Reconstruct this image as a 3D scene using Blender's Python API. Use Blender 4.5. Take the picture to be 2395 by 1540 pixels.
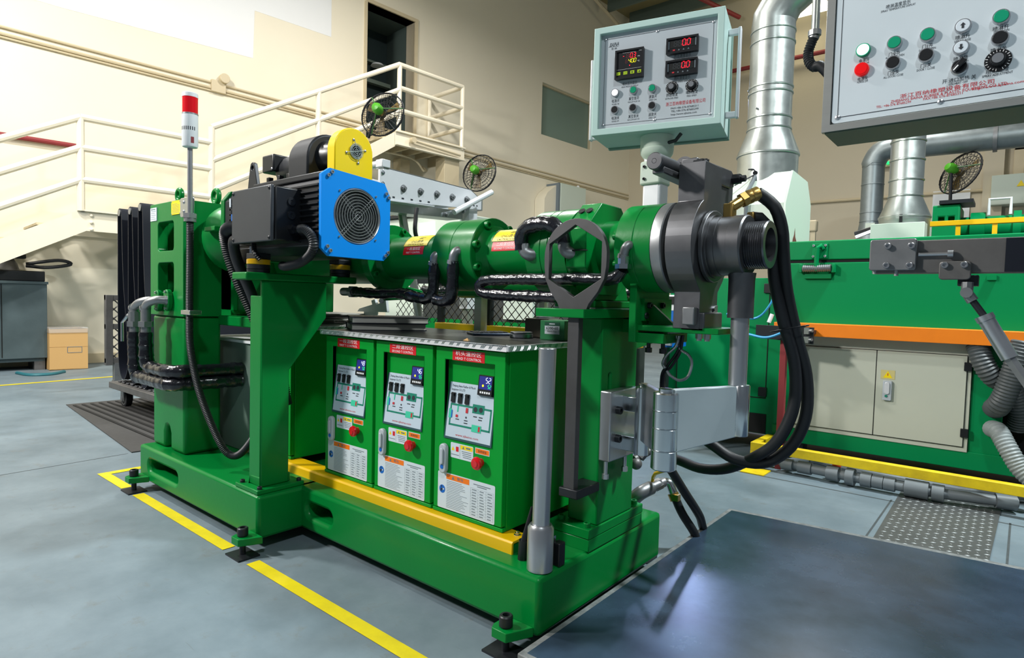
import bpy, bmesh, math, random
from math import sin, cos, pi, radians, sqrt, atan2, hypot
from mathutils import Vector, Matrix
random.seed(7)
for _o in list(bpy.data.objects): bpy.data.objects.remove(_o)
SC = bpy.context.scene
COL = SC.collection

# ---------------------------------------------------------------- camera
CAMLOC = Vector((0.942, -1.277, 0.95))
F_PX, W_PX = 1421.3, 2395.0
YAW, PITCH, ROLL = radians(39.68), radians(2.711), radians(1.463)
_fw = Vector((-sin(YAW)*cos(PITCH), cos(YAW)*cos(PITCH), -sin(PITCH)))
_rt = Vector((cos(YAW), sin(YAW), 0)); _up = _rt.cross(_fw)
_rt = _rt*cos(ROLL) + _up*sin(ROLL); _up = _rt.cross(_fw)
cam = bpy.data.cameras.new('camera'); camo = bpy.data.objects.new('camera', cam); COL.objects.link(camo)
cam.sensor_fit = 'HORIZONTAL'; cam.sensor_width = 36.0; cam.lens = 36.0*F_PX/W_PX
cam.clip_start = 0.02; cam.clip_end = 200
camo.matrix_world = Matrix(((_rt.x, _up.x, -_fw.x, CAMLOC.x), (_rt.y, _up.y, -_fw.y, CAMLOC.y), (_rt.z, _up.z, -_fw.z, CAMLOC.z), (0, 0, 0, 1)))
SC.camera = camo
# ---------------------------------------------------------------- world, exposure
SC.view_settings.view_transform = 'Standard'
SC.view_settings.look = 'None'
SC.view_settings.gamma = 1.0
SC.view_settings.use_curve_mapping = False
SC.view_settings.exposure = 0.0
wd = bpy.data.worlds.new('hall_ambience'); SC.world = wd; wd.use_nodes = True
wd.node_tree.nodes['Background'].inputs[0].default_value = (0.74, 0.86, 1.0, 1)
wd.node_tree.nodes['Background'].inputs[1].default_value = 0.12
# ---------------------------------------------------------------- lamps of the hall (high-bay lights under the roof, one flood light)
def lamp(name, loc, target, power, size, col=(1, 0.97, 0.92), kind='AREA', spread=180, blend=0.6):
    l = bpy.data.lights.new(name, kind); l.energy = power; l.color = col
    if kind == 'AREA': l.shape = 'DISK'; l.size = size; l.spread = radians(spread)
    else: l.shadow_soft_size = size; l.spot_size = radians(spread); l.spot_blend = blend
    o = bpy.data.objects.new(name, l); COL.objects.link(o); o.location = loc
    o.rotation_euler = (Vector(target) - Vector(loc)).to_track_quat('-Z', 'Y').to_euler()
    return o
LAMPS = [(-5.2, -1.4, 6.3, 330), (-4.6, 4.2, 6.6, 220), (-3.7, -3.4, 4.0, 300), (2.2, 2.2, 5.4, 430), (2.4, -2.6, 5.2, 130), (-1.2, 8.6, 6.4, 170)]
for (x, y, z, p) in LAMPS:
    lamp('high_bay_lamp', (x, y, z), (x, y, 0) if z > 5 else (-0.9, 0.3, 0.6), p, 0.5, (1.0, 0.97, 0.93) if x < 1 else (0.90, 0.98, 1.0))
lamp('blue_white_lamp', (-3.84, 10.25, 5.0), (0.2, 0.5, 0), 300, 0.14, (0.42, 0.55, 1.0), 'SPOT', 26, 0.9)
lamp('flood_lamp', (-3.6, -2.4, 6.0), (-8.0, 1.6, 3.6), 950, 0.4, (1.0, 0.97, 0.90), 'SPOT', 110, 0.8)

# ---------------------------------------------------------------- materials
def lin(c):
    return tuple(((v/255.0)/12.92 if v/255.0 <= 0.04045 else ((v/255.0+0.055)/1.055)**2.4) for v in c) + (1.0,)
MATS = {}
def mat(name, rgb, rough=0.5, metal=0.0, var=0.0, scale=6.0, rgb2=None, bump=0.0, bscale=40.0, coat=0.0, emit=0.0, spec=0.5, stretch=None, alpha=1.0, trans=0.0, rvar=0.0):
    m = bpy.data.materials.new(name); m.use_nodes = True; nt = m.node_tree; b = nt.nodes['Principled BSDF']
    b.inputs['Base Color'].default_value = lin(rgb); b.inputs['Roughness'].default_value = rough
    b.inputs['Metallic'].default_value = metal; b.inputs['Coat Weight'].default_value = coat; b.inputs['Coat Roughness'].default_value = 0.12
    b.inputs['Specular IOR Level'].default_value = spec; b.inputs['Alpha'].default_value = alpha
    b.inputs['Transmission Weight'].default_value = trans
    if emit: b.inputs['Emission Color'].default_value = lin(rgb); b.inputs['Emission Strength'].default_value = emit
    if var or bump or rvar:
        tc = nt.nodes.new('ShaderNodeTexCoord'); mp = nt.nodes.new('ShaderNodeMapping'); nt.links.new(tc.outputs['Object'], mp.inputs[0])
        if stretch: mp.inputs['Scale'].default_value = stretch
        nz = nt.nodes.new('ShaderNodeTexNoise'); nz.inputs['Scale'].default_value = scale; nz.inputs['Detail'].default_value = 7; nz.inputs['Roughness'].default_value = 0.62
        nt.links.new(mp.outputs[0], nz.inputs['Vector'])
        if var:
            rp = nt.nodes.new('ShaderNodeValToRGB'); c2 = rgb2 or tuple(max(0, v*(1-0.5)) for v in rgb)
            rp.color_ramp.elements[0].position = 0.5-0.28; rp.color_ramp.elements[1].position = 0.5+0.28
            mixc = [a*(1-var)+b2*var for a, b2 in zip(lin(rgb), lin(c2))]
            rp.color_ramp.elements[0].color = mixc[:3]+[1]; rp.color_ramp.elements[1].color = lin(rgb)
            nt.links.new(nz.outputs['Fac'], rp.inputs[0]); nt.links.new(rp.outputs[0], b.inputs['Base Color'])
        if rvar:
            mr = nt.nodes.new('ShaderNodeMapRange'); mr.inputs['To Min'].default_value = max(0.03, rough-rvar); mr.inputs['To Max'].default_value = min(1, rough+rvar)
            nt.links.new(nz.outputs['Fac'], mr.inputs[0]); nt.links.new(mr.outputs[0], b.inputs['Roughness'])
        if bump:
            n2 = nt.nodes.new('ShaderNodeTexNoise'); n2.inputs['Scale'].default_value = bscale; n2.inputs['Detail'].default_value = 4
            nt.links.new(mp.outputs[0], n2.inputs['Vector'])
            bp = nt.nodes.new('ShaderNodeBump'); bp.inputs['Strength'].default_value = bump; bp.inputs['Distance'].default_value = 0.01
            nt.links.new(n2.outputs['Fac'], bp.inputs['Height']); nt.links.new(bp.outputs[0], b.inputs['Normal'])
    MATS[name] = m; return m
M_GREEN = mat('machine_green_enamel', (0, 122, 50), 0.34, var=0.25, scale=3, rgb2=(0, 98, 42), coat=0.08, spec=0.2, bump=0.03, bscale=60)
M_GREEN2 = mat('cabinet_green_enamel', (0, 150, 48), 0.40, var=0.15, scale=2.5, rgb2=(0, 128, 42), coat=0.04, spec=0.18)
M_TEAL = mat('oven_green_enamel', (0, 136, 78), 0.38, var=0.25, scale=1.5, rgb2=(0, 112, 60), coat=0.04, spec=0.2)
M_YEL = mat('safety_yellow_paint', (240, 190, 0), 0.38, var=0.12, scale=4, rgb2=(200, 150, 10), coat=0.2)
M_YELW = mat('worn_yellow_paint', (236, 208, 10), 0.5, var=0.6, scale=14, rgb2=(150, 120, 20))
M_BYEL = mat('bright_yellow_enamel', (250, 214, 0), 0.3, coat=0.3, var=0.08, rgb2=(220, 180, 0))
M_BLUE = mat('bright_blue_powdercoat', (0, 140, 236), 0.45, spec=0.25, var=0.06, scale=3)
M_ORA = mat('orange_paint', (244, 132, 8), 0.45, var=0.25, scale=9, rgb2=(190, 90, 10))
M_RED = mat('red_plastic', (205, 12, 24), 0.25, coat=0.3)
M_REDP = mat('dull_red_paint', (140, 44, 48), 0.6, var=0.2)
M_BLK = mat('black_plastic', (20, 22, 26), 0.38, var=0.2, scale=8)
M_BLK2 = mat('satin_black_metal', (38, 41, 46), 0.42, metal=0.3, var=0.35, scale=5, rgb2=(24, 26, 30))
M_TAPE = mat('black_wrapping_tape', (17, 18, 24), 0.22, bump=0.5, bscale=35, coat=0.3, var=0.3, rgb2=(40, 42, 50))
M_HOSE = mat('black_rubber_hose', (24, 27, 32), 0.5, var=0.2, scale=12)
M_RUB = mat('black_rubber_sheet', (20, 26, 38), 0.5, spec=0.3, var=0.5, scale=2, rgb2=(18, 20, 30), rvar=0.1)
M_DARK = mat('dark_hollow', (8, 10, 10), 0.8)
M_STEEL = mat('turned_steel', (196, 198, 202), 0.32, metal=0.9, var=0.2, scale=9, rgb2=(140, 142, 146))
M_BRIGHT = mat('bright_zinc_steel', (214, 220, 224), 0.22, metal=1.0, var=0.25, scale=14, rgb2=(150, 156, 160))
M_DSTEEL = mat('blackened_tool_steel', (110, 111, 114), 0.40, metal=0.8, var=0.5, scale=7, rgb2=(64, 65, 68), rvar=0.1)
M_RAW = mat('raw_mill_steel', (124, 123, 122), 0.5, metal=0.6, var=0.5, scale=8, rgb2=(58, 54, 52))
M_ALU = mat('anodised_aluminium', (232, 234, 238), 0.36, metal=0.3, var=0.1, scale=5)
M_GALV = mat('galvanised_duct', (190, 196, 192), 0.34, metal=0.85, var=0.35, scale=10, rgb2=(130, 138, 134), rvar=0.12)
M_GALVD = mat('weathered_galvanised_duct', (150, 160, 162), 0.42, metal=0.7, var=0.4, scale=8, rgb2=(96, 106, 110), rvar=0.1)
M_BRASS = mat('brass', (190, 158, 92), 0.32, metal=0.9)
M_PIPE = mat('cast_iron_fitting', (154, 156, 158), 0.42, metal=0.75, var=0.3, scale=20, rgb2=(80, 82, 84))
M_CREAM = mat('cream_wall_paint', (236, 229, 208), 0.62, var=0.25, scale=0.55, rgb2=(212, 198, 166))
M_WHITEW = mat('white_repaint', (236, 238, 238), 0.62, var=0.06, scale=0.6)
M_TAN = mat('tan_wall_paint', (206, 196, 172), 0.66, var=0.22, scale=0.5, rgb2=(178, 168, 146))
M_RAIL = mat('cream_gloss_rail_paint', (238, 230, 208), 0.34, var=0.15, scale=6, rgb2=(200, 188, 158), coat=0.2)
M_BEIGE = mat('beige_steel_paint', (206, 192, 160), 0.5, var=0.25, scale=4, rgb2=(170, 156, 126))
M_MINT = mat('pale_mint_powdercoat', (186, 214, 208), 0.42, var=0.08, scale=4)
M_MINTD = mat('greygreen_powdercoat', (118, 150, 138), 0.45)
M_PALE = mat('pale_grey_green_paint', (206, 218, 204), 0.45, var=0.1, scale=3, rgb2=(186, 200, 190))
M_GREYP = mat('grey_control_plate', (186, 194, 200), 0.45, var=0.06, scale=3)
M_STAIN = mat('brushed_stainless', (190, 192, 188), 0.34, metal=0.8, var=0.2, scale=6, stretch=(1, 1, 12), rgb2=(140, 140, 134))
M_PANELW = mat('dirty_white_panel_film', (206, 216, 222), 0.4, var=0.25, scale=5, rgb2=(170, 182, 186))
M_FILM = mat('silver_label_film', (196, 212, 224), 0.38, var=0.05)
M_LABEL = mat('white_label_film', (214, 224, 232), 0.4)
M_INK = mat('dark_ink', (34, 40, 48), 0.6)
M_INKG = mat('grey_ink', (110, 122, 130), 0.6)
M_INKR = mat('red_ink', (196, 36, 48), 0.6)
M_INKW = mat('white_ink', (244, 244, 244), 0.6)
M_LRED = mat('red_label_film', (214, 16, 30), 0.4)
M_LYEL = mat('yellow_label_film', (250, 220, 0), 0.4)
M_LORA = mat('orange_label_film', (248, 124, 10), 0.4)
M_LBLUE = mat('blue_label_film', (10, 104, 196), 0.4)
M_LGRN = mat('teal_print', (8, 128, 104), 0.5)
M_LMINT = mat('mint_print', (60, 200, 160), 0.5)
M_GBTN = mat('green_button_plastic', (0, 150, 110), 0.35)
M_GLIT = mat('lit_green_lens', (190, 255, 226), 0.3, emit=1.6)
M_WLIT = mat('lit_white_lens', (245, 250, 255), 0.3, emit=1.2)
M_RLIT = mat('lit_red_digits', (255, 30, 50), 0.4, emit=1.5)
M_RLENS = mat('lit_red_lens', (222, 6, 14), 0.3, emit=0.25)
M_YLIT = mat('lit_yellow_digits', (240, 230, 30), 0.4, emit=0.9)
M_WDIG = mat('lit_white_digits', (235, 242, 255), 0.4, emit=1.0)
M_GDIG = mat('lit_green_digits', (30, 240, 120), 0.4, emit=1.4)
M_LCD = mat('blue_lcd', (44, 50, 130), 0.3, emit=0.25)
M_SEGOFF = mat('unlit_digits', (58, 62, 66), 0.4)
M_BTNY = mat('lime_keypad', (176, 204, 30), 0.4)
M_CARD = mat('brown_cardboard', (206, 164, 104), 0.7, var=0.15, scale=3, rgb2=(184, 142, 86))
M_PAPER = mat('aged_paper', (196, 192, 182), 0.8, var=0.35, scale=30, stretch=(1, 1, 14), rgb2=(120, 118, 112))
M_COVER = mat('dark_book_cover', (30, 34, 44), 0.5, var=0.2)
M_BOXG = mat('green_cardboard', (28, 130, 74), 0.5, var=0.15)
M_GREYC = mat('dark_grey_steel_cabinet', (92, 108, 112), 0.5, var=0.6, scale=2.2, rgb2=(52, 64, 66), metal=0.2)
M_AMBER = mat('amber_polyurethane', (236, 180, 12), 0.25, trans=0.25, coat=0.3)
M_PVC = mat('grey_pvc_pipe', (108, 116, 120), 0.5, var=0.3, scale=10, rgb2=(70, 76, 80))
M_FANG = mat('lime_green_plastic', (76, 160, 36), 0.4)
M_FANB = mat('translucent_brown_blade', (110, 92, 52), 0.4)
M_GLASS = mat('grey_green_glass', (126, 150, 140), 0.15, spec=0.6)
M_CYAN = mat('cyan_air_tube', (40, 150, 200), 0.35)
M_CLEAR = mat('clear_plastic_film', (220, 225, 225), 0.1, alpha=0.35)
M_ROOF = mat('ochre_roof_sheet', (150, 138, 96), 0.7, var=0.3, scale=1.2, rgb2=(110, 102, 74))
M_PURL = mat('grey_green_purlin', (96, 110, 100), 0.6)
M_REDL = mat('red_beacon_lens', (214, 8, 24), 0.18, coat=0.4, emit=0.12)
M_WHITE = mat('white_plastic', (232, 236, 238), 0.35)
M_SKYL = mat('lit_skylight', (255, 246, 214), 0.4, emit=6.0)

# ---------------------------------------------------------------- mesh builder
def cr(pts, k=6, closed=False):
    P = [Vector(p) for p in pts]; n = len(P); out = []
    rng = range(n) if closed else range(n-1)
    for i in rng:
        p0 = P[i-1] if (i > 0 or closed) else P[0]*2-P[1]
        p1 = P[i]; p2 = P[(i+1) % n]; p3 = P[(i+2) % n] if (i+2 < n or closed) else P[-1]*2-P[-2]
        for j in range(k):
            t = j/k; t2 = t*t; t3 = t2*t
            out.append(0.5*((2*p1)+(p2-p0)*t+(2*p0-5*p1+4*p2-p3)*t2+(3*p1-p0-3*p2+p3)*t3))
    if not closed: out.append(P[-1])
    return out
def resample(pts, step):
    P = [Vector(p) for p in pts]; out = [P[0]]; acc = 0
    for a, b in zip(P, P[1:]):
        L = (b-a).length; d = step-acc
        while d <= L and L > 0:
            out.append(a.lerp(b, d/L)); d += step
        acc = (acc+L) % step
    out.append(P[-1]); return out
class B:
    def __init__(s): s.v = []; s.f = []
    def add(s, vs, fs):
        o = len(s.v); s.v += [tuple(v) for v in vs]; s.f += [tuple(i+o for i in f) for f in fs]; return s
    def box(s, x0, x1, y0, y1, z0, z1):
        return s.add([(x, y, z) for x in (x0, x1) for y in (y0, y1) for z in (z0, z1)],
                     [(0, 1, 3, 2), (4, 6, 7, 5), (0, 4, 5, 1), (2, 3, 7, 6), (0, 2, 6, 4), (1, 5, 7, 3)])
    def frame(s, p0, p1):
        p0, p1 = Vector(p0), Vector(p1); d = (p1-p0).normalized()
        u = d.cross(Vector((0, 0, 1)) if abs(d.z) < 0.9 else Vector((1, 0, 0))).normalized(); return p0, p1, u, d.cross(u)
    def cyl(s, p0, p1, r0, r1=None, n=24, cap=True, rot=0.0):
        r1 = r0 if r1 is None else r1; p0, p1, u, w = s.frame(p0, p1)
        vs = [p+(u*cos(a)+w*sin(a))*r for p, r in ((p0, r0), (p1, r1)) for a in [2*pi*i/n+rot for i in range(n)]]
        fs = [(i, (i+1) % n, n+(i+1) % n, n+i) for i in range(n)]
        if cap: fs += [tuple(range(n)), tuple(range(n, 2*n))]
        return s.add(vs, fs)
    def lathe(s, p0, d, prof, n=32, closed=False, cap=True):
        # prof: list of (distance along d, radius)
        p0 = Vector(p0); d = Vector(d).normalized(); _, _, u, w = s.frame((0, 0, 0), d)
        vs = [p0+d*t+(u*cos(2*pi*i/n)+w*sin(2*pi*i/n))*r for t, r in prof for i in range(n)]
        k = len(prof); fs = [(j*n+i, j*n+(i+1) % n, (j+1)*n+(i+1) % n, (j+1)*n+i) for j in range(k-1) for i in range(n)]
        if closed: fs += [((k-1)*n+i, (k-1)*n+(i+1) % n, (i+1) % n, i) for i in range(n)]
        elif cap: fs += [tuple(range(n)), tuple(range((k-1)*n, k*n))]
        return s.add(vs, fs)
    def tube(s, pts, r, n=10, closed=False, cap=True):
        P = [Vector(p) for p in pts]; m = len(P); R = r if isinstance(r, (list, tuple)) else [r]*m
        T = []
        for i in range(m):
            a = P[i-1] if (i > 0 or closed) else P[i]; b = P[(i+1) % m] if (i < m-1 or closed) else P[i]
            t = (b-a); T.append(t.normalized() if t.length > 1e-9 else Vector((0, 0, 1)))
        u = T[0].cross(Vector((0, 0, 1)) if abs(T[0].z) < 0.9 else Vector((1, 0, 0))).normalized(); vs = []
        for i in range(m):
            if i: 
                u = u-T[i]*u.dot(T[i]); u.normalize()
            w = T[i].cross(u)
            vs += [P[i]+(u*cos(2*pi*j/n)+w*sin(2*pi*j/n))*R[i] for j in range(n)]
        fs = [(i*n+j, i*n+(j+1) % n, (i+1)*n+(j+1) % n, (i+1)*n+j) for i in range(m-1) for j in range(n)]
        if closed: fs += [((m-1)*n+j, (m-1)*n+(j+1) % n, (j+1) % n, j) for j in range(n)]
        elif cap: fs += [tuple(range(n)), tuple(range((m-1)*n, m*n))]
        return s.add(vs, fs)
    def corr(s, pts, r, pitch=0.008, amp=0.12, n=12):
        P = resample(cr(pts, 10), pitch/2); return s.tube(P, [r*(1+amp*(1 if i % 2 else -1)) for i in range(len(P))], n)
    def wrap(s, pts, r, step=0.012, jit=0.10, n=12, k=8):
        P = resample(cr(pts, k), step); return s.tube(P, [r*(1+random.uniform(-jit, jit)) for _ in P], n)
    def prism(s, poly, axis, a0, a1):
        n = len(poly)
        def mk(p, a): return {'X': (a, p[0], p[1]), 'Y': (p[0], a, p[1]), 'Z': (p[0], p[1], a)}[axis]
        return s.add([mk(p, a) for a in (a0, a1) for p in poly], [tuple(range(n)), tuple(range(n, 2*n))]+[(i, (i+1) % n, n+(i+1) % n, n+i) for i in range(n)])
    def ring(s, outer, inner, axis, a0, a1, c=(0, 0)):
        def hit(poly, a):
            dx, dy = cos(a), sin(a); best = None
            for (x0, y0), (x1, y1) in zip(poly, poly[1:]+poly[:1]):
                x0 -= c[0]; x1 -= c[0]; y0 -= c[1]; y1 -= c[1]; ex, ey = x1-x0, y1-y0
                den = dx*ey-dy*ex
                if abs(den) < 1e-12: continue
                t = (x0*ey-y0*ex)/den; q = (x0*dy-y0*dx)/den
                if t > 0 and -1e-6 <= q <= 1+1e-6 and (best is None or t > best): best = t
            return (c[0]+dx*best, c[1]+dy*best)
        A = sorted(set(round(atan2(y-c[1], x-c[0]), 5) for x, y in outer+inner)); n = len(A)
        o = [hit(outer, a) for a in A]; q = [hit(inner, a) for a in A]
        def mk(p, a): return {'X': (a, p[0], p[1]), 'Y': (p[0], a, p[1]), 'Z': (p[0], p[1], a)}[axis]
        vs = [mk(p, a) for a in (a0, a1) for L in (o, q) for p in L]; fs = []
        for i in range(n):
            j = (i+1) % n
            fs += [(i, j, n+j, n+i), (2*n+i, 3*n+i, 3*n+j, 2*n+j), (i, 2*n+i, 2*n+j, j), (n+i, n+j, 3*n+j, 3*n+i)]
        return s.add(vs, fs)
    def sphere(s, c, r, n=16, m=10, sc=(1, 1, 1)):
        c = Vector(c); vs = []
        for i in range(m+1):
            t = pi*i/m
            for j in range(n):
                a = 2*pi*j/n; vs.append(c+Vector((sin(t)*cos(a)*r*sc[0], sin(t)*sin(a)*r*sc[1], cos(t)*r*sc[2])))
        return s.add(vs, [(i*n+j, i*n+(j+1) % n, (i+1)*n+(j+1) % n, (i+1)*n+j) for i in range(m) for j in range(n)])
    def quad(s, a, b, c, d): return s.add([a, b, c, d], [(0, 1, 2, 3)])
def circ(cx, cy, r, n=32, a0=0.0): return [(cx+r*cos(2*pi*i/n+a0), cy+r*sin(2*pi*i/n+a0)) for i in range(n)]
def rrect(x0, x1, y0, y1, r, k=5):
    out = []
    for cx, cy, a in ((x1-r, y0+r, -pi/2), (x1-r, y1-r, 0), (x0+r, y1-r, pi/2), (x0+r, y0+r, pi)):
        out += [(cx+r*cos(a+pi/2*i/k), cy+r*sin(a+pi/2*i/k)) for i in range(k+1)]
    return out
def to_mesh(name, b, smooth=True):
    me = bpy.data.meshes.new(name); me.from_pydata(b.v, [], b.f)
    bm = bmesh.new(); bm.from_mesh(me); bmesh.ops.remove_doubles(bm, verts=bm.verts, dist=1e-6); bmesh.ops.recalc_face_normals(bm, faces=bm.faces)
    bm.to_mesh(me); bm.free()
    if smooth:
        me.polygons.foreach_set('use_smooth', [True]*len(me.polygons)); me.set_sharp_from_angle(angle=radians(35))
    return me
def link(name, me, m, parent=None, bevel=0.0, kind=None):
    o = bpy.data.objects.new(name, me); COL.objects.link(o)
    if m is not None and not me.materials: me.materials.append(m)
    if parent is not None:
        o.parent = parent
        if parent.get('_abs'): o.matrix_parent_inverse = Matrix.Translation(-parent.location)
    if bevel:
        md = o.modifiers.new('bevel', 'BEVEL'); md.width = bevel; md.segments = 2; md.limit_method = 'ANGLE'; md.angle_limit = radians(40)
    if kind: o['kind'] = kind
    return o
def part(name, b, m, parent, bevel=0.0, smooth=True, kind=None):
    return link(name, to_mesh(name, b, smooth), m, parent, bevel, kind)
def thing(name, label, cat, loc=(0, 0, 0), group=None, rotz=None):
    # an Empty at the base of the thing; parts are given in world coordinates unless rotz is set (then in the thing's own frame)
    o = bpy.data.objects.new(name, None); COL.objects.link(o); o.location = loc; o.empty_display_size = 0.05
    o['label'] = label; o['category'] = cat
    if rotz is None: o['_abs'] = 1
    else: o.rotation_euler = (0, 0, rotz)
    if group: o['group'] = group
    return o
def solo(name, b, m, label, cat, bevel=0.0, group=None, smooth=True):
    o = part(name, b, m, None, bevel, smooth); o['label'] = label; o['category'] = cat
    if group: o['group'] = group
    return o
def struct(name, b, m, label=None, parent=None, bevel=0.0):
    o = part(name, b, m, parent, bevel); o['kind'] = 'structure'
    if label: o['label'] = label
    return o
def cut(o, *cutters):
    # real holes: boolean difference, applied at once
    for c in cutters:
        co = bpy.data.objects.new('cutter', to_mesh('cutter', c, False)); COL.objects.link(co)
        md = o.modifiers.new('cut', 'BOOLEAN'); md.operation = 'DIFFERENCE'; md.object = co; md.solver = 'EXACT'
        keep = [(x.name, x.show_viewport) for x in o.modifiers if x.type == 'BEVEL']
        for x in o.modifiers:
            if x.type == 'BEVEL': x.show_viewport = False
        bpy.context.view_layer.update()
        me = bpy.data.meshes.new_from_object(o.evaluated_get(bpy.context.evaluated_depsgraph_get()))
        o.modifiers.remove(md)
        for x in o.modifiers: x.show_viewport = True
        me.name = o.data.name; o.data = me
        me.polygons.foreach_set('use_smooth', [True]*len(me.polygons)); me.set_sharp_from_angle(angle=radians(35))
        cm = co.data; bpy.data.objects.remove(co); bpy.data.meshes.remove(cm)
    return o
SHARED = {}
def inst(key, b_fn, name, m, parent, loc, direction=None, scale=1.0, mtag=''):
    # pieces that look alike share one mesh; direction = where the mesh's +Z points
    k = key+(m.name if m else '')
    if k not in SHARED: SHARED[k] = to_mesh(name, b_fn())
    o = link(name, SHARED[k], m, parent); o.location = loc
    if direction is not None: o.rotation_mode = 'QUATERNION'; o.rotation_quaternion = Vector(direction).to_track_quat('Z', 'Y')
    o.scale = (scale,)*3; return o
def _socket():
    b = B(); b.lathe((0, 0, 0), (0, 0, 1), [(0, 1.0), (1.05, 1.0), (1.2, 0.88), (1.2, 0.55), (0.6, 0.55)], 18); return b
def _hexb():
    b = B(); b.cyl((0, 0, 0), (0, 0, 0.18), 1.35, n=18); b.cyl((0, 0, 0.18), (0, 0, 0.85), 1.0, n=6); b.cyl((0, 0, 0.85), (0, 0, 1.5), 0.5, n=12); return b
def _pan():
    b = B(); b.lathe((0, 0, 0), (0, 0, 1), [(0, 1.0), (0.3, 0.9), (0.5, 0.5), (0.55, 0.3), (0.3, 0.28)], 14); return b
def bolt(parent, loc, d, r, m=None, name='bolt'): return inst('socket', _socket, name, m or M_GREEN, parent, loc, d, r)
def nut(parent, loc, d, r, m=None, name='hex_bolt'): return inst('hex', _hexb, name, m or M_BRIGHT, parent, loc, d, r)
def screw(parent, loc, d, r, m=None, name='screw'): return inst('pan', _pan, name, m or M_STEEL, parent, loc, d, r)
def copy_tree(o, parent=None):
    c = o.copy(); COL.objects.link(c); c.parent = parent
    for ch in list(o.children): copy_tree(ch, c)
    return c
# ---------------------------------------------------------------- lettering (flat print, thin meshes)
TXT = {}
def glyphs(s, shear=0.0, res=2):
    key = (s, shear)
    if key not in TXT:
        cu = bpy.data.curves.new('t', 'FONT'); cu.body = s; cu.size = 1.0; cu.resolution_u = res; cu.shear = shear; cu.align_x = 'LEFT'
        o = bpy.data.objects.new('t', cu); COL.objects.link(o); bpy.context.view_layer.update()
        me = bpy.data.meshes.new_from_object(o.evaluated_get(bpy.context.evaluated_depsgraph_get()))
        v = [tuple(x.co) for x in me.vertices]; f = [tuple(p.vertices) for p in me.polygons]
        bpy.data.objects.remove(o); bpy.data.curves.remove(cu); bpy.data.meshes.remove(me)
        TXT[key] = (v, f)
    return TXT[key]
def put_text(b, s, size, pos, X, U, align='L', width=None, shear=0.0, fmap=None):
    # adds lettering to builder b; width squeezes the line to a given length
    v, f = glyphs(s, shear)
    if not v: return b
    x0 = min(p[0] for p in v); x1 = max(p[0] for p in v); sx = size if width is None else width/(x1-x0)
    off = {'L': x0, 'C': (x0+x1)/2, 'R': x1}[align]
    pos = Vector(pos); X = Vector(X).normalized(); U = Vector(U).normalized()
    if fmap: return b.add([fmap((p[0]-off)*sx, p[1]*size) for p in v], f)
    return b.add([pos+X*((p[0]-off)*sx)+U*(p[1]*size) for p in v], f)
def text(parent, s, size, pos, X, U, m, align='L', width=None, shear=0.0, fmap=None, name='lettering'):
    b = B(); put_text(b, s, size, pos, X, U, align, width, shear, fmap)
    me = bpy.data.meshes.new(name); me.from_pydata(b.v, [], b.f); return link(name, me, m, parent, kind='stuff')
SEG = {'0': 'abcdef', '1': 'bc', '2': 'abged', '3': 'abgcd', '4': 'fgbc', '5': 'afgcd', '6': 'afgecd', '7': 'abc', '8': 'abcdefg', '9': 'abcdfg', '-': 'g'}
def seg7(b, s, pos, X, U, h, shear=0.12, gap=0.72):
    pos = Vector(pos); X = Vector(X); U = Vector(U); w = h*0.5; t = h*0.11; cx = 0
    S = {'a': (t, h, w-t, h), 'g': (t, h/2, w-t, h/2), 'd': (t, 0, w-t, 0), 'f': (0, h/2+t/2, 0, h-t/2), 'e': (0, t/2, 0, h/2-t/2), 'b': (w, h/2+t/2, w, h-t/2), 'c': (w, t/2, w, h/2-t/2)}
    for ch in s:
        if ch == '.':
            q = [(cx-h*0.16-t/2, -t/2), (cx-h*0.16+t/2, -t/2), (cx-h*0.16+t/2, t/2), (cx-h*0.16-t/2, t/2)]
            b.quad(*[pos+X*(x+y*shear)+U*y for x, y in q]); continue
        for k in SEG.get(ch, ''):
            x0, y0, x1, y1 = S[k]; hx, hy = (0, t/2) if y0 == y1 else (t/2, 0)
            q = [(cx+x0-hx, y0-hy), (cx+x1+hx, y0-hy), (cx+x1+hx, y1+hy), (cx+x0-hx, y1+hy)] if y0 != y1 else [(cx+x0, y0-hy), (cx+x1, y0-hy), (cx+x1, y1+hy), (cx+x0, y1+hy)]
            b.quad(*[pos+X*(x+y*shear)+U*y for x, y in q])
        cx += h*gap
    return b
def flat(b, x0, x1, z0, z1, y): return b.quad((x0, y, z0), (x1, y, z0), (x1, y, z1), (x0, y, z1))
XP, YP, ZP = Vector((1, 0, 0)), Vector((0, 1, 0)), Vector((0, 0, 1))

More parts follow.
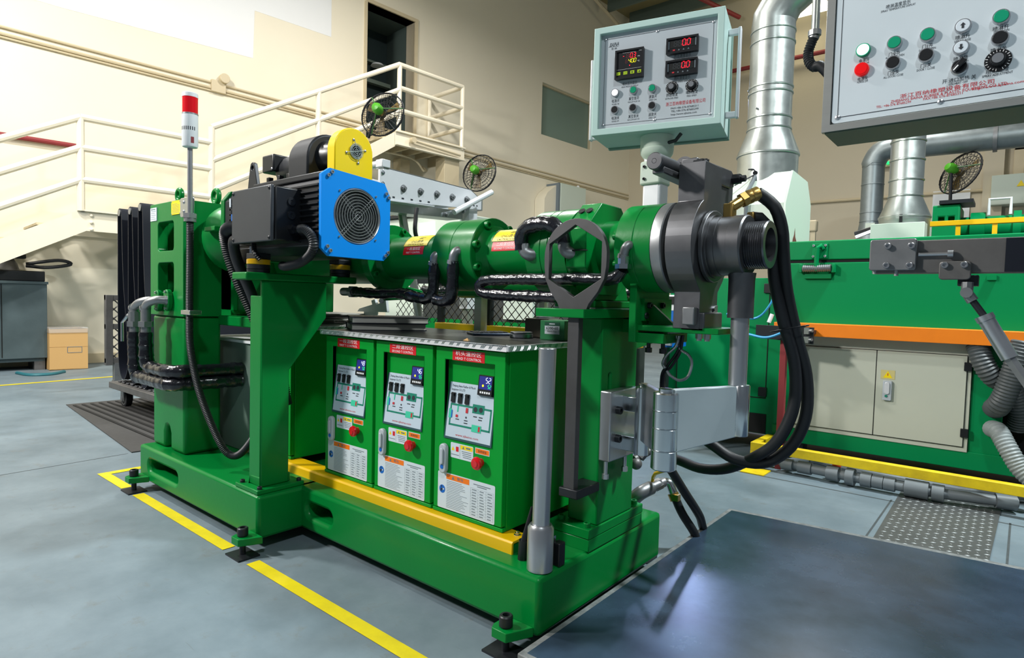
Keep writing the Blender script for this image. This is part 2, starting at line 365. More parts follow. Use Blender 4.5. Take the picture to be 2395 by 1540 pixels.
# ================================================================ setting
def floor_mat():
    m = bpy.data.materials.new('painted_concrete_floor'); m.use_nodes = True; nt = m.node_tree; b = nt.nodes['Principled BSDF']
    tc = nt.nodes.new('ShaderNodeTexCoord')
    def noise(sc, det, rgh, stretch=None):
        n = nt.nodes.new('ShaderNodeTexNoise'); n.inputs['Scale'].default_value = sc; n.inputs['Detail'].default_value = det; n.inputs['Roughness'].default_value = rgh
        if stretch:
            mp = nt.nodes.new('ShaderNodeMapping'); mp.inputs['Scale'].default_value = stretch; mp.inputs['Rotation'].default_value = (0, 0, 0.5)
            nt.links.new(tc.outputs['Object'], mp.inputs[0]); nt.links.new(mp.outputs[0], n.inputs['Vector'])
        else: nt.links.new(tc.outputs['Object'], n.inputs['Vector'])
        return n
    def ramp(src, p0, p1, c0, c1):
        r = nt.nodes.new('ShaderNodeValToRGB'); r.color_ramp.elements[0].position = p0; r.color_ramp.elements[1].position = p1
        r.color_ramp.elements[0].color = c0; r.color_ramp.elements[1].color = c1; nt.links.new(src.outputs['Fac'], r.inputs[0]); return r
    base = ramp(noise(2.2, 8, 0.65), 0.28, 0.72, lin((92, 107, 115)), lin((124, 139, 147)))
    dirt = ramp(noise(9, 9, 0.75), 0.56, 0.70, (0, 0, 0, 1), (1, 1, 1, 1))
    scr = ramp(noise(7, 3, 0.5, (1, 14, 1)), 0.68, 0.75, (0, 0, 0, 1), (1, 1, 1, 1))
    mx = nt.nodes.new('ShaderNodeMixRGB'); mx.inputs[2].default_value = lin((104, 108, 106)); nt.links.new(base.outputs[0], mx.inputs[1])
    ml = nt.nodes.new('ShaderNodeMath'); ml.operation = 'MULTIPLY'; ml.inputs[1].default_value = 0.7; nt.links.new(dirt.outputs[0], ml.inputs[0]); nt.links.new(ml.outputs[0], mx.inputs[0])
    mx2 = nt.nodes.new('ShaderNodeMixRGB'); mx2.inputs[2].default_value = lin((90, 96, 96)); nt.links.new(mx.outputs[0], mx2.inputs[1])
    ml2 = nt.nodes.new('ShaderNodeMath'); ml2.operation = 'MULTIPLY'; ml2.inputs[1].default_value = 0.3; nt.links.new(scr.outputs[0], ml2.inputs[0]); nt.links.new(ml2.outputs[0], mx2.inputs[0])
    nt.links.new(mx2.outputs[0], b.inputs['Base Color']); b.inputs['Roughness'].default_value = 0.5; b.inputs['Specular IOR Level'].default_value = 0.3
    return m
M_FLOOR = floor_mat()
struct('floor', B().box(-9.6, 4.2, -5.5, 14.2, -0.12, 0), M_FLOOR, 'grey painted concrete floor of the factory hall')
FL = bpy.data.objects['floor']
M_JOINT = mat('dark_floor_joint', (70, 78, 80), 0.8, var=0.5, scale=30, rgb2=(40, 44, 46))
for a, b_, w in (((-0.35, 2.22), (2.4, 2.26), 0.012), ((0.50, 1.2), (0.505, 2.26), 0.008), ((0.955, 1.2), (0.965, 2.26), 0.008), ((-3.0, 0.0), (-2.7, -5.4), 0.006)):
    d = (Vector(b_)-Vector(a)).normalized(); n = Vector((-d.y, d.x))*w/2; P4 = [Vector(a)-n, Vector(b_)-n, Vector(b_)+n, Vector(a)+n]
    part('slab_joint', B().add([(p.x, p.y, 0.0008) for p in P4], [(0, 1, 2, 3)]), M_JOINT, FL)
TH = atan2(5.67, .43)
def wthing(name, label, cat, group=None): return thing(name, label, cat, (-7.3, .93, 0), group, rotz=TH)
def place_w(o): o.location = (-7.3, .93, 0); o.rotation_euler = (0, 0, TH); return o
# left wall (own frame: x along the wall, y away from the camera, z up)
wl = struct('wall_left', B().box(-8, 12.7, 1.0, 1.25, 0, 8.5), M_CREAM, 'cream painted factory wall behind the staircase')
dx0, dx1 = 4.32, 5.34
cut(wl, B().box(dx0, dx1, 0.8, 1.6, 3.70, 6.04), B().box(8.93, 10.85, 0.8, 1.6, 4.76, 5.93))
place_w(wl)
def wpart(name, b, m, bevel=0): return link(name, to_mesh(name, b), m, wl, bevel)
wpart('paint_patch', B().prism([(-8, 4.36), (0.03, 4.41), (2.36, 4.50), (2.38, 5.21), (3.65, 5.23), (3.64, 8.5), (-8, 8.5)], 'Y', 0.997, 1.0), M_WHITEW)
for k, (z, r) in enumerate(((3.98, 0.018), (3.90, 0.022), (3.86, 0.014))):
    wpart('conduit', B().tube([(-8, 0.985, z+0.02), (2.0, 0.985, z), (12.6, 0.985, z-0.1)], r, 8), M_BEIGE)
wpart('conduit_clamp', B().box(1.75, 1.95, 0.95, 1.0, 3.85, 4.02).cyl((1.92, 0.98, 4.06), (1.92, 0.9, 4.06), 0.07, n=14), M_BEIGE, 0.005)
wpart('red_pipe', B().tube([(-0.8256, 0.96, 2.7330), (0.1346, 0.96, 2.7442)], 0.03, 10), M_REDP)
wpart('plinth', B().box(-8, 12.6, 0.96, 1.0, 0, 0.12), M_BEIGE)
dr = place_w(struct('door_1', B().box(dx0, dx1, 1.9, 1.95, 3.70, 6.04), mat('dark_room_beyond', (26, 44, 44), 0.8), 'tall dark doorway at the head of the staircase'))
def dpart(name, b, m): return link(name, to_mesh(name, b), m, dr)
dpart('door_frame', B().box(dx1, dx1+0.06, 0.97, 1.26, 3.66, 6.1).box(dx0-0.02, dx1, 0.97, 1.26, 6.04, 6.1).box(dx0-0.05, dx0, 0.97, 1.26, 3.66, 6.04), M_BEIGE)
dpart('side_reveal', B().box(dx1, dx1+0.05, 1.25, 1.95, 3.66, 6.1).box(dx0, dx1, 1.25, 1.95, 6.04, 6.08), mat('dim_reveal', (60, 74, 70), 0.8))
dpart('roof_beam', B().box(dx0, dx1, 1.75, 1.85, 5.0, 5.07).box(dx0, dx1, 1.8, 1.9, 5.4, 5.44), M_PURL)
dpart('ceiling_lamp', B().lathe((dx0+0.72, 1.75, 5.40), (0, 0, -1), [(0, 0.02), (0.02, 0.1), (0.06, 0.13)], 16), M_WHITE)
w1 = place_w(struct('window_1', B().box(8.93, 10.85, 1.12, 1.14, 4.76, 5.93), M_GLASS, 'grey-green window high in the cream wall'))
link('window_frame', to_mesh('window_frame', B().box(8.9, 10.88, 1.06, 1.12, 5.90, 5.95).box(8.9, 8.95, 1.06, 1.12, 4.74, 5.9).box(10.83, 10.88, 1.06, 1.12, 4.74, 5.9)), M_BEIGE, w1)
# right wall, roof
wr = struct('wall_back', B().box(-7.6, 4.2, 13.5, 13.75, 0, 8.5), M_TAN, 'tan painted wall behind the ovens and ducts')
part('conduit', B().tube([(-7.3, 13.46, 3.32), (4.2, 13.46, 3.26)], 0.03, 8), M_BEIGE, wr)
part('red_pipe', B().tube([(-7.3, 13.3, 6.55), (4.2, 13.3, 6.45)], 0.05, 8), M_REDP, wr)
part('pillar', B().box(0.32, 0.62, 13.3, 13.5, 0, 8.5), M_TAN, wr)
cl = struct('ceiling', B().box(-9.6, 4.2, -5.5, 14.2, 8.5, 8.6), M_ROOF, 'ochre sheet roof over green-grey purlins')
for k in range(5):
    y = 13.0-1.1*k; part('purlin', B().box(-7.2, 4.2, y, y+0.07, 8.12, 8.42).box(-7.2, 4.2, y, y+0.2, 8.42, 8.5), M_PURL, cl)
part('red_brace', B().tube([(-6.6, 8.0, 8.3), (-4.4, 13.2, 7.7)], 0.05, 8), M_REDP, cl)
part('wall_brace', B().tube([(-7.25, 10.6, 8.4), (-7.0, 12.7, 7.7)], 0.04, 8), M_BEIGE, cl)
part('skylight_panel', B().box(-3.6, -2.4, 12.2, 12.9, 7.2, 7.3), M_SKYL, cl)  # glowing box stands in for the bright skylight in the roof
# yellow floor lines, floor plates
def strip(b, p, q, w, z=0.002):
    p, q = Vector(p), Vector(q); d = (q-p).normalized(); n = Vector((-d.y, d.x, 0))*w/2
    return b.add([p-n+ZP*z, q-n+ZP*z, q+n+ZP*z, p+n+ZP*z], [(0, 1, 2, 3)])
M_TAPEY = mat('yellow_floor_tape', (232, 214, 8), 0.45, var=0.5, scale=9, rgb2=(150, 136, 30))
lt = thing('floor_tape', 'yellow floor tape outlining the green extruder base', 'floor marking', (-1.2, -.23, 0))
for a, b_ in (((-2.66, -.228, 0), (-2.31, -.228, 0)), ((-2.17, -.228, 0), (-1.27, -.228, 0)), ((-1.09, -.228, 0), (0.6, -.228, 0)), ((-2.635, -.203, 0), (-2.635, 0.9, 0))):
    part('tape_strip', strip(B(), a, b_, 0.048), M_TAPEY, lt)
solo('walkway_line', strip(B(), (-6.40, -2.2, 0), (-6.75, 2.4, 0), 0.07), M_TAPEY, 'yellow walkway line on the far floor by the cardboard box', 'floor marking')
M_CHEQ = mat('worn_checker_steel', (100, 104, 104), 0.5, metal=0.5, var=0.5, scale=5, rgb2=(64, 66, 66))
cp = thing('checker_plate', 'worn steel checker plate let into the floor by the pipes', 'floor plate', (0.72, 2.08, 0))
part('plate', B().prism([(0.53, 1.40), (0.90, 1.40), (0.93, 2.48), (0.52, 2.48)], 'Z', 0.0005, 0.004), M_CHEQ, cp)
def _lug():
    b = B(); n = 7
    pr = [(-1, 0), (-0.5, 0.22), (0, 0.28), (0.5, 0.22), (1, 0), (0.5, -0.22), (0, -0.28), (-0.5, -0.22)]
    b.add([(x, y, 0) for x, y in pr]+[(x*0.6, y*0.5, 0.16) for x, y in pr], [tuple(range(8, 16))]+[(i, (i+1) % 8, 8+(i+1) % 8, 8+i) for i in range(8)]); return b
lg = B()
for i in range(13):
    for j in range(32):
        x, y = 0.55+i*0.029, 1.42+j*0.033
        pr = [(-1, 0), (0, 0.3), (1, 0), (0, -0.3)]; s_ = 0.011; a = 0.3 if (i+j) % 2 else 1.9
        lg.add([(x+(px*cos(a)-py*sin(a))*s_, y+(px*sin(a)+py*cos(a))*s_, 0.004) for px, py in pr]+[(x, y, 0.0062)], [(0, 1, 4), (1, 2, 4), (2, 3, 4), (3, 0, 4)])
part('raised_lug', lg, mat('checker_lug_steel', (128, 132, 132), 0.5, metal=0.4), cp, kind='stuff')
part('cover_strip', B().box(0.50, 0.97, 2.48, 2.56, 0.0005, 0.006), M_CHEQ, cp)
gm = thing('floor_matting', 'dark ribbed matting on the floor under the castor trolley', 'mat', (-4.0, 0.5, 0))
part('sheet', B().prism([(-5.0, 0.20), (-3.0, 0.02), (-2.9, 1.6), (-4.9, 1.7)], 'Z', 0.0005, 0.006), mat('ribbed_dark_matting', (66, 66, 66), 0.7, var=0.5, scale=30, rgb2=(40, 40, 40)), gm)
rb = B()
for k in range(24):
    y = 0.22+k*0.06; rb.box(-4.9, -2.95, y, y+0.02, 0.006, 0.011)
part('rib', rb, M_DARK, gm, kind='stuff')
# black floor plate in the foreground
bp_ = thing('steel_floor_plate', 'large black scuffed steel plate on the floor before the extruder', 'floor plate', (1.0, 0.6, 0))
def plate_mat():
    m = mat('scuffed_black_plate', (56, 74, 94), 0.26, metal=0.0, var=0.9, scale=3.2, rgb2=(26, 32, 38), rvar=0.08, bump=0.03, bscale=7, spec=0.3)
    return m
part('plate', B().prism([(0.030, -0.09), (2.4, -0.09), (2.4, 1.62), (0.026, 1.355)], 'Z', 0.040, 0.060), plate_mat(), bp_, 0.003)
part('worn_edge', B().prism([(0.014, -0.105), (2.42, -0.105), (2.42, 1.66), (0.010, 1.375)], 'Z', 0.036, 0.0595), mat('worn_concrete_grey_edge', (136, 140, 140), 0.6, var=0.8, scale=40, rgb2=(50, 54, 56)), bp_, 0.003)
for y in (-0.05, 0.4, 0.9): part('bearer', B().box(0.05, 2.3, y, y+0.06, 0, 0.036), M_RAW, bp_)

# ================================================================ extruder base
bf = thing('machine_bed', 'long low green welded steel base under the extruder', 'machine bed', (-1.1, 0.3, 0.0))
mb = part('front_beam', B().box(-1.20, 0, 0, 0.72, 0.045, 0.208), M_GREEN, bf, 0.014)
def oblong(x0, x1, z0, z1, y0, y1): return B().prism(rrect(x0, x1, z0, z1, (z1-z0)*0.48), 'Y', y0, y1)
cut(mb, oblong(-1.125, -0.955, 0.098, 0.155, -0.02, 0.5))
blk = part('rear_block', B().box(-2.30, -1.155, -0.178, 0.78, 0.045, 0.208), M_GREEN, bf, 0.014)
cut(blk, oblong(-2.19, -1.86, 0.095, 0.155, -0.2, 0.4))
for (x, y, s) in ((-2.235, -0.178, -1), (-1.175, -0.178, -1), (-0.075, 0.0, -1), (-0.10, 0.72, 1), (-2.2, 0.78, 1)):
    ft = part('levelling_foot', B().prism([(x-0.035, y), (x-0.035, y+s*0.055), (x-0.025, y+s*0.075), (x+0.025, y+s*0.075), (x+0.035, y+s*0.055), (x+0.06, y)], 'Z', 0.046, 0.072), M_GREEN, bf, 0.002)
    part('jack_bolt', B().cyl((x, y+s*0.045, 0.004), (x, y+s*0.045, 0.075), 0.011, n=12).lathe((x, y+s*0.045, 0.075), (0, 0, 1), [(0, 0.019), (0.026, 0.019), (0.029, 0.016), (0.029, 0.010), (0.012, 0.010)], 18), M_BLK2, ft)
    part('foot_pad', B().box(x-0.05, x+0.05, y+s*0.045-0.04, y+s*0.045+0.04, 0, 0.006), M_BLK2, ft)
# raised seat of the die-end pedestal
part('seat_block', B().box(-0.143, 0.0, 0.240, 0.572, 0.206, 0.245), M_GREEN, bf, 0.003)
# ================================================================ die-end pedestal
pd = thing('barrel_pedestal', 'green box-section pedestal carrying the die end of the barrel', 'machine pedestal', (-0.06, 0.4, 0.245))
part('foot_plate', B().box(-0.146, 0.001, 0.238, 0.574, 0.245, 0.275), M_GREEN, pd, 0.003)
pc = part('column', B().box(-0.108, -0.001, 0.283, 0.50, 0.275, 0.905), M_GREEN, pd, 0.014)
cut(pc, B().prism(rrect(0.325, 0.338, 0.68, 0.735, 0.006), 'X', -0.03, 0.02))
cut(part('top_plate', B().box(-0.152, 0.018, 0.148, 0.556, 0.905, 0.930), M_GREEN, pd, 0.006), B().box(-0.076, 0.012, 0.163, 0.188, 0.8, 1.0))
part('saddle_plate', B().box(-0.17, -0.020, 0.268, 0.552, 0.934, 0.955), M_GREEN, pd, 0.003)
part('shim', B().box(-0.17, -0.022, 0.27, 0.55, 0.929, 0.935), M_PIPE, pd)
part('saddle_web', B().prism([(0.30, 0.955), (0.50, 0.955), (0.46, 1.06), (0.28, 1.06)], 'X', -0.13, -0.04), M_GREEN, pd, 0.004)
for x, y in ((-0.115, 0.262), (-0.02, 0.258), (-0.02, 0.548), (-0.125, 0.548)): bolt(pd, (x, y, 0.275), (0, 0, 1), 0.0115)
for x, y in ((-0.075, 0.288), (-0.045, 0.53)): bolt(pd, (x, y, 0.955), (0, 0, 1), 0.012)
# shelf for the display post
part('post_shelf', B().prism([(0.49, 0.80), (0.66, 0.82), (0.66, 0.905), (0.49, 0.905)], 'X', -0.06, -0.005), M_GREEN, pd, 0.003)
# ================================================================ motor-side column (gearbox housing)
gb = thing('gearbox_housing', 'tall green gearbox housing with two rectangular windows', 'gearbox', (-2.1, 0.1, 0.208))
gl = part('lower_column', B().box(-2.285, -1.925, -0.122, 0.045, 0.208, 0.84), M_GREEN, gb, 0.02)
cut(gl, B().prism([(-2.14, 0.2), (-2.08, 0.2), (-2.08, 0.285), (-2.095, 0.315), (-2.11, 0.32), (-2.125, 0.315), (-2.14, 0.285)], 'Y', -0.2, -0.06))
gu = part('window_plate', B().box(-2.290, -1.915, -0.130, -0.085, 0.838, 1.362), M_GREEN, gb, 0.003)
cut(gu, B().prism(rrect(-2.198, -2.018, 1.138, 1.273, 0.018), 'Y', -0.2, 0.0), B().prism(rrect(-2.198, -2.018, 0.946, 1.084, 0.018), 'Y', -0.2, 0.0))
part('side_plate', B().box(-2.29, -2.25, -0.085, 0.60, 0.84, 1.36), M_GREEN, gb)
part('rib_plate', B().box(-1.955, -1.918, -0.085, 0.04, 0.84, 1.36), M_GREEN, gb)
part('back_web', B().box(-2.25, -1.95, 0.10, 0.12, 0.84, 1.30), M_GREEN, gb)
part('top_casting', B().box(-2.27, -1.93, 0.0, 0.62, 1.30, 1.352), mat('hammered_green_casting', (0, 118, 72), 0.4, bump=0.5, bscale=120), gb, 0.008)
part('gear_case', B().box(-2.2, -1.86, 0.10, 0.62, 0.84, 1.24), M_GREEN, gb, 0.03)
part('input_housing', B().lathe((-1.86, 0.08, 1.20), (1, 0, 0), [(0, 0.155), (0.06, 0.15), (0.10, 0.12), (0.2, 0.115)], 36), M_GREEN, gb)
part('housing_bracket', B().box(-1.80, -1.70, -0.09, 0.18, 1.215, 1.235), M_GREEN, gb, 0.003)
part('seat_plate', B().box(-1.94, -1.62, 0.03, 0.60, 0.80, 0.845), M_GREEN, gb, 0.005)
for (x, y, z, r) in ((-2.13, -0.06, 1.36, 0.026), (-1.985, 0.045, 1.352, 0.030)):
    ey = part('eye_bolt', B().tube([(x+(r*cos(a)), y+0.0, z+0.02+r+r*sin(a)) for a in [2*pi*i/20 for i in range(20)]], 0.011, 10, closed=True).lathe((x, y, z-0.002), (0, 0, 1), [(0, 0.026), (0.012, 0.024), (0.024, 0.014)], 16), M_GREEN, gb)
part('name_plate', B().box(-2.278, -2.205, -0.1335, -0.130, 1.283, 1.345), M_LABEL, gb)
nb = B()
for i in range(5): nb.box(-2.27, -2.214+(-0.01 if i % 2 else 0), -0.134, -0.1335, 1.291+i*0.009, 1.2925+i*0.009)
nb.box(-2.266, -2.256, -0.134, -0.1335, 1.333, 1.341).box(-2.252, -2.22, -0.134, -0.1335, 1.335, 1.339); part('lettering', nb, M_INKG, gb, kind='stuff')
part('yellow_plate', B().box(-2.035, -1.938, -0.1335, -0.130, 1.297, 1.358), M_LYEL, gb)
nb = B()
for i in range(7): nb.box(-2.025, -1.95-(0.02 if i == 6 else 0), -0.134, -0.1335, 1.304+i*0.0065, 1.3052+i*0.0065)
part('lettering', nb, M_INKG, gb, kind='stuff')
for x in (-2.03, -1.943):
    for z in (1.301, 1.354): screw(gb, (x, -0.1335, z), (0, -1, 0), 0.003)
# water pipes on the housing
def elbow(parent, a, b_, c, r, m=M_PIPE, name='elbow'):
    P = cr([a, Vector(a).lerp(Vector(b_), 0.6), Vector(b_).lerp(Vector(c), 0.4), c], 5); return part(name, B().tube(P, r, 14).cyl(Vector(c), Vector(c)+(Vector(c)-Vector(b_)).normalized()*0.012, r*1.25, n=14).cyl(Vector(a), Vector(a)+(Vector(a)-Vector(b_)).normalized()*0.012, r*1.25, n=14), m, parent)
for k, (xf, xd, zf, zt, ze, zl) in enumerate(((-2.16, -2.275, 0.905, 0.83, 0.575, 0.545), (-2.05, -2.135, 0.91, 0.83, 0.605, 0.60))):
    wp = thing('cooling_pipe', ('black taped water pipe with lever valve on the gearbox housing', 'black taped water pipe nearer the corner of the gearbox housing')[k], 'pipe', (xd, -0.19, zl), 'taped water pipes on the gearbox')
    part('pipe_flange', B().prism([(xf+0.05*cos(a)*(0.62), zf+0.05*sin(a)) for a in [2*pi*i/20 for i in range(20)]], 'Y', -0.152, -0.131), M_GREEN, wp, 0.003)
    for dz in (-0.038, 0.038): bolt(wp, (xf, -0.152, zf+dz), (0, -1, 0), 0.006, M_STEEL)
    elbow(wp, (xf, -0.152, zf), (xf-0.03, -0.205, zf), (xd+0.0, -0.205, zf-0.035), 0.019)
    part('union_nut', B().cyl((xd, -0.205, zf-0.10), (xd, -0.205, zf-0.125), 0.032, n=6).cyl((xd, -0.205, zf-0.04), (xd, -0.205, zf-0.15), 0.021, n=14), M_PIPE, wp)
    if k == 0:
        part('ball_valve', B().cyl((xd, -0.205, zf-0.055), (xd, -0.205, zf-0.10), 0.027, n=10).cyl((xd, -0.205, zf-0.075), (xd-0.05, -0.215, zf-0.075), 0.010, n=10), M_PIPE, wp)
        part('valve_lever', B().tube([(xd-0.05, -0.215, zf-0.07), (xd-0.06, -0.225, zf-0.09), (xd-0.085, -0.23, zf-0.11), (xd-0.085, -0.23, zf-0.20)], 0.007, 8), M_BRIGHT, wp)
    part('taped_riser', B().wrap([(xd, -0.205, zf-0.15), (xd, -0.205, 0.72), (xd, -0.203, ze+0.02)], 0.031), M_TAPE, wp)
    yy = -0.20
    part('taped_run', B().wrap([(xd, -0.203, ze+0.03), (xd+0.02, yy, zl+0.005), (xd+0.10, yy, zl), (-1.93, yy, zl), (-1.865, yy+0.02, zl), (-1.85, yy+0.08, zl), (-1.84, 0.03, zl), (-1.83, 0.094, zl)], 0.030), M_TAPE, wp)
cb = thing('pipe_clamp_bracket', 'zinc bracket clamping the two taped water pipes', 'bracket', (-1.95, -0.16, 0.57))
part('clamp_plate', B().prism([(-2.02, 0.53), (-1.93, 0.53), (-1.93, 0.62), (-2.0, 0.62), (-2.02, 0.60)], 'Y', -0.168, -0.155), M_BRIGHT, cb, 0.002)
part('clamp_arm', B().box(-2.0, -1.96, -0.165, -0.12, 0.56, 0.59), M_BRIGHT, cb)
# signal tower
st = thing('signal_tower', 'red and white signal tower lamp on a steel pole', 'signal lamp', (-1.90, -0.11, 1.30))
PX, PY = -1.797, -0.150
part('bracket', B().prism(rrect(-1.925, PX+0.006, 1.278, 1.362, 0.012), 'Y', -0.140, -0.1335), M_BRIGHT, st, 0.002)
for dz in (1.302, 1.342): screw(st, (-1.885, -0.140, dz), (0, -1, 0), 0.0075)
part('pole', B().cyl((PX, PY, 1.27), (PX, PY, 1.575), 0.0105, n=16), M_STEEL, st)
part('lock_nut', B().cyl((PX, PY, 1.265), (PX, PY, 1.285), 0.028, n=6).cyl((PX, PY, 1.25), (PX, PY, 1.265), 0.024, n=16), M_PIPE, st)
part('lamp_body', B().lathe((PX, PY, 1.562), (0, 0, 1), [(0, 0.014), (0.003, 0.029), (0.010, 0.0315), (0.137, 0.0315), (0.139, 0.029)], 28), M_WHITE, st)
part('lamp_lens', B().lathe((PX, PY, 1.703), (0, 0, 1), [(0, 0.0305), (0.070, 0.0305)], 28), M_REDL, st)
part('lens_ring', B().lathe((PX, PY, 1.699), (0, 0, 1), [(0, 0.032), (0.006, 0.032)], 28), M_STEEL, st)
part('cap', B().lathe((PX, PY, 1.772), (0, 0, 1), [(0, 0.0315), (0.016, 0.031), (0.019, 0.027)], 28), M_WHITE, st)
sl = B()
for i in range(9):
    a = radians(-110+i*15); c_, s_ = cos(a), sin(a)
    p = Vector((PX+c_*0.0317, PY+s_*0.0317, 1.632)); t = Vector((-s_, c_, 0))*0.0018
    sl.quad(p-t, p+t, p+t+ZP*0.015, p-t+ZP*0.015)
part('sound_slots', sl, M_INK, st, kind='stuff')
p = Vector((PX+0.0318*cos(-0.1), PY+0.0318*sin(-0.1), 1.578)); t = Vector((sin(0.1), cos(0.1), 0))*0.006
part('rating_label', B().quad(p-t, p+t, p+t+ZP*0.026, p-t+ZP*0.026), M_REDP, st)
cd = thing('beacon_conduit', 'black ribbed conduit running down the gearbox side from the signal tower', 'conduit', (-1.87, -0.12, 0.25))
part('ribbed_hose', B().corr([(PX, PY, 1.255), (PX, PY, 1.1), (PX-0.005, PY, 0.86), (PX+0.02, PY-0.005, 0.7), (PX+0.10, PY, 0.52), (PX+0.20, PY+0.03, 0.34), (PX+0.25, PY+0.06, 0.275), (PX+0.33, PY+0.08, 0.31), (PX+0.42, PY+0.11, 0.45), (PX+0.45, PY+0.12, 0.62), (PX+0.45, PY+0.2, 0.75)], 0.0145, 0.007, 0.07), M_HOSE, cd)
part('saddle_clip', B().box(PX-0.045, PX+0.045, PY-0.02, PY+0.03, 0.852, 0.872), M_BRIGHT, cd, 0.002)
# ================================================================ motor stand
ms = thing('motor_stand', 'green folded steel stand holding up the black servo motor', 'machine stand', (-1.24, 0.0, 0.208))
part('foot_plate', B().box(-1.34, -1.17, -0.172, 0.02, 0.208, 0.225), M_GREEN, ms, 0.003)
part('post_front', B().box(-1.288, -1.205, -0.142, -0.130, 0.225, 0.943).box(-1.288, -1.205, -0.142, -0.02, 0.225, 0.26), M_GREEN, ms, 0.004)
part('side_web', B().prism([(-0.142, 0.225), (-0.03, 0.225), (-0.03, 0.66), (0.13, 0.86), (0.13, 1.0), (-0.142, 1.0)], 'X', -1.215, -1.200), M_GREEN, ms, 0.004)
part('rear_web', B().prism([(-0.130, 0.225), (-0.03, 0.225), (-0.03, 0.66), (0.13, 0.86), (0.13, 1.0), (-0.08, 1.0), (-0.08, 0.943), (-0.130, 0.943)], 'X', -1.288, -1.275), M_GREEN, ms, 0.004)
part('shelf_plate', B().box(-1.30, -1.19, -0.207, 0.268, 1.000, 1.028), M_GREEN, ms, 0.005)
for x, y in ((-1.315, -0.155), (-1.185, -0.155), (-1.185, 0.005)): bolt(ms, (x, y, 0.225), (0, 0, 1), 0.009, M_BLK2)
for k, y in enumerate((-0.135, 0.219)):
    mt = thing('motor_mount', ('amber and black rubber mount under the near edge of the servo motor', 'amber and black rubber mount under the far edge of the servo motor')[k], 'rubber mount', (-1.24, y, 1.028), 'rubber motor mounts')
    part('lower_ring', B().lathe((-1.24, y, 1.028), (0, 0, 1), [(0, 0.040), (0.012, 0.041), (0.013, 0.038), (0.014, 0.041), (0.030, 0.041)], 28), M_BLK2, mt)
    part('amber_pad', B().lathe((-1.24, y, 1.058), (0, 0, 1), [(0, 0.040), (0.002, 0.042), (0.018, 0.042), (0.020, 0.040)], 28), M_AMBER, mt)
    part('clamp_block', B().box(-1.275, -1.205, y-0.03, y+0.03, 1.078, 1.10), M_BLK2, mt, 0.003)
    part('stud_nut', B().cyl((-1.26, y-0.012, 1.10), (-1.26, y-0.012, 1.125), 0.013, n=6).cyl((-1.26, y-0.012, 1.1), (-1.26, y-0.012, 1.14), 0.006, n=10), M_BRIGHT, mt)
# ================================================================ servo motor
mo = thing('servo_motor', 'big black finned servo motor with blue fan plate', 'motor', (-1.25, 0.055, 1.09))
y0, y1, z0, z1 = -0.085, 0.195, 1.095, 1.362
prof = [(y0+0.03, z0), (y1-0.03, z0), (y1, z0+0.03), (y1, z1-0.03), (y1-0.03, z1), (y0+0.03, z1), (y0, z1-0.03), (y0, z0+0.03)]
part('housing', B().prism(prof, 'X', -1.58, -0.912), M_BLK2, mo, 0.003)
fn = B()
for i in range(10):
    zz = z0+0.045+i*0.021; fn.box(-1.56, -0.92, y0-0.008, y0+0.004, zz, zz+0.006)
for i in range(8):
    yy = y0+0.05+i*0.024; fn.box(-1.56, -0.92, yy, yy+0.006, z1-0.004, z1+0.008)
part('cooling_fins', fn, M_BLK2, mo)
part('top_rail', B().box(-1.42, -0.915, y0+0.02, y0+0.055, z1, z1+0.022), M_BLK2, mo, 0.004)
part('end_flange', B().prism([(y0-0.012, z0+0.04), (y0+0.02, z0-0.005), (y1, z0-0.005), (y1+0.01, z0+0.04), (y1+0.01, z1), (y0+0.02, z1+0.012), (y0-0.012, z1-0.03)], 'X', -1.63, -1.60), M_GREEN, mo, 0.003)
part('end_bell', B().prism([(y0-0.008, z0+0.05), (y0+0.03, z0+0.005), (y1, z0+0.005), (y1, z1), (y0+0.03, z1+0.004), (y0-0.008, z1-0.035)], 'X', -1.60, -1.545), M_BLK2, mo, 0.004)
part('maker_label', B().box(-1.556, -1.545, y0-0.0105, y0-0.008, 1.30, 1.335), M_LABEL, mo)
part('blue_label', B().box(-1.54, -1.515, y0-0.0105, y0-0.004, 1.215, 1.27), M_LBLUE, mo)
part('lug_block', B().box(-1.54, -1.38, y0-0.01, y0+0.06, z0-0.03, z0+0.035), M_BLK2, mo, 0.006)
bpts = [(-0.060, 1.087), (0.175, 1.085), (0.202, 1.112), (0.202, 1.325), (0.175, 1.372), (-0.062, 1.389), (-0.094, 1.365), (-0.092, 1.113)]
fp = part('fan_plate', B().ring(bpts, circ(0.056, 1.236, 0.101, 48), 'X', -0.912, -0.897, (0.056, 1.236)), M_BLUE, mo, 0.0015)
for (y, z) in ((-0.068, 1.363), (-0.054, 1.376), (0.180, 1.335), (0.192, 1.322), (-0.070, 1.120), (-0.058, 1.106), (0.180, 1.104), (0.192, 1.117)): bolt(mo, (-0.897, y, z), (1, 0, 0), 0.0065, M_STEEL)
for (y, z) in ((-0.022, 1.318), (0.134, 1.318), (-0.022, 1.158), (0.134, 1.158)): bolt(mo, (-0.897, y, z), (1, 0, 0), 0.0035, M_STEEL)
gr = part('fan_guard', B().lathe((-0.91, 0.056, 1.236), (1, 0, 0), [(-0.05, 0.100), (0.012, 0.100), (0.016, 0.097), (0.012, 0.093), (-0.05, 0.093)], 48, closed=True), M_STEEL, mo)
gw = B()
for k in range(8):
    r = 0.016+k*0.0105; gw.tube([(-0.895+0.004*(1-k/8), 0.056+r*cos(a), 1.236+r*sin(a)) for a in [2*pi*i/36 for i in range(36)]], 0.0017, 6, closed=True)
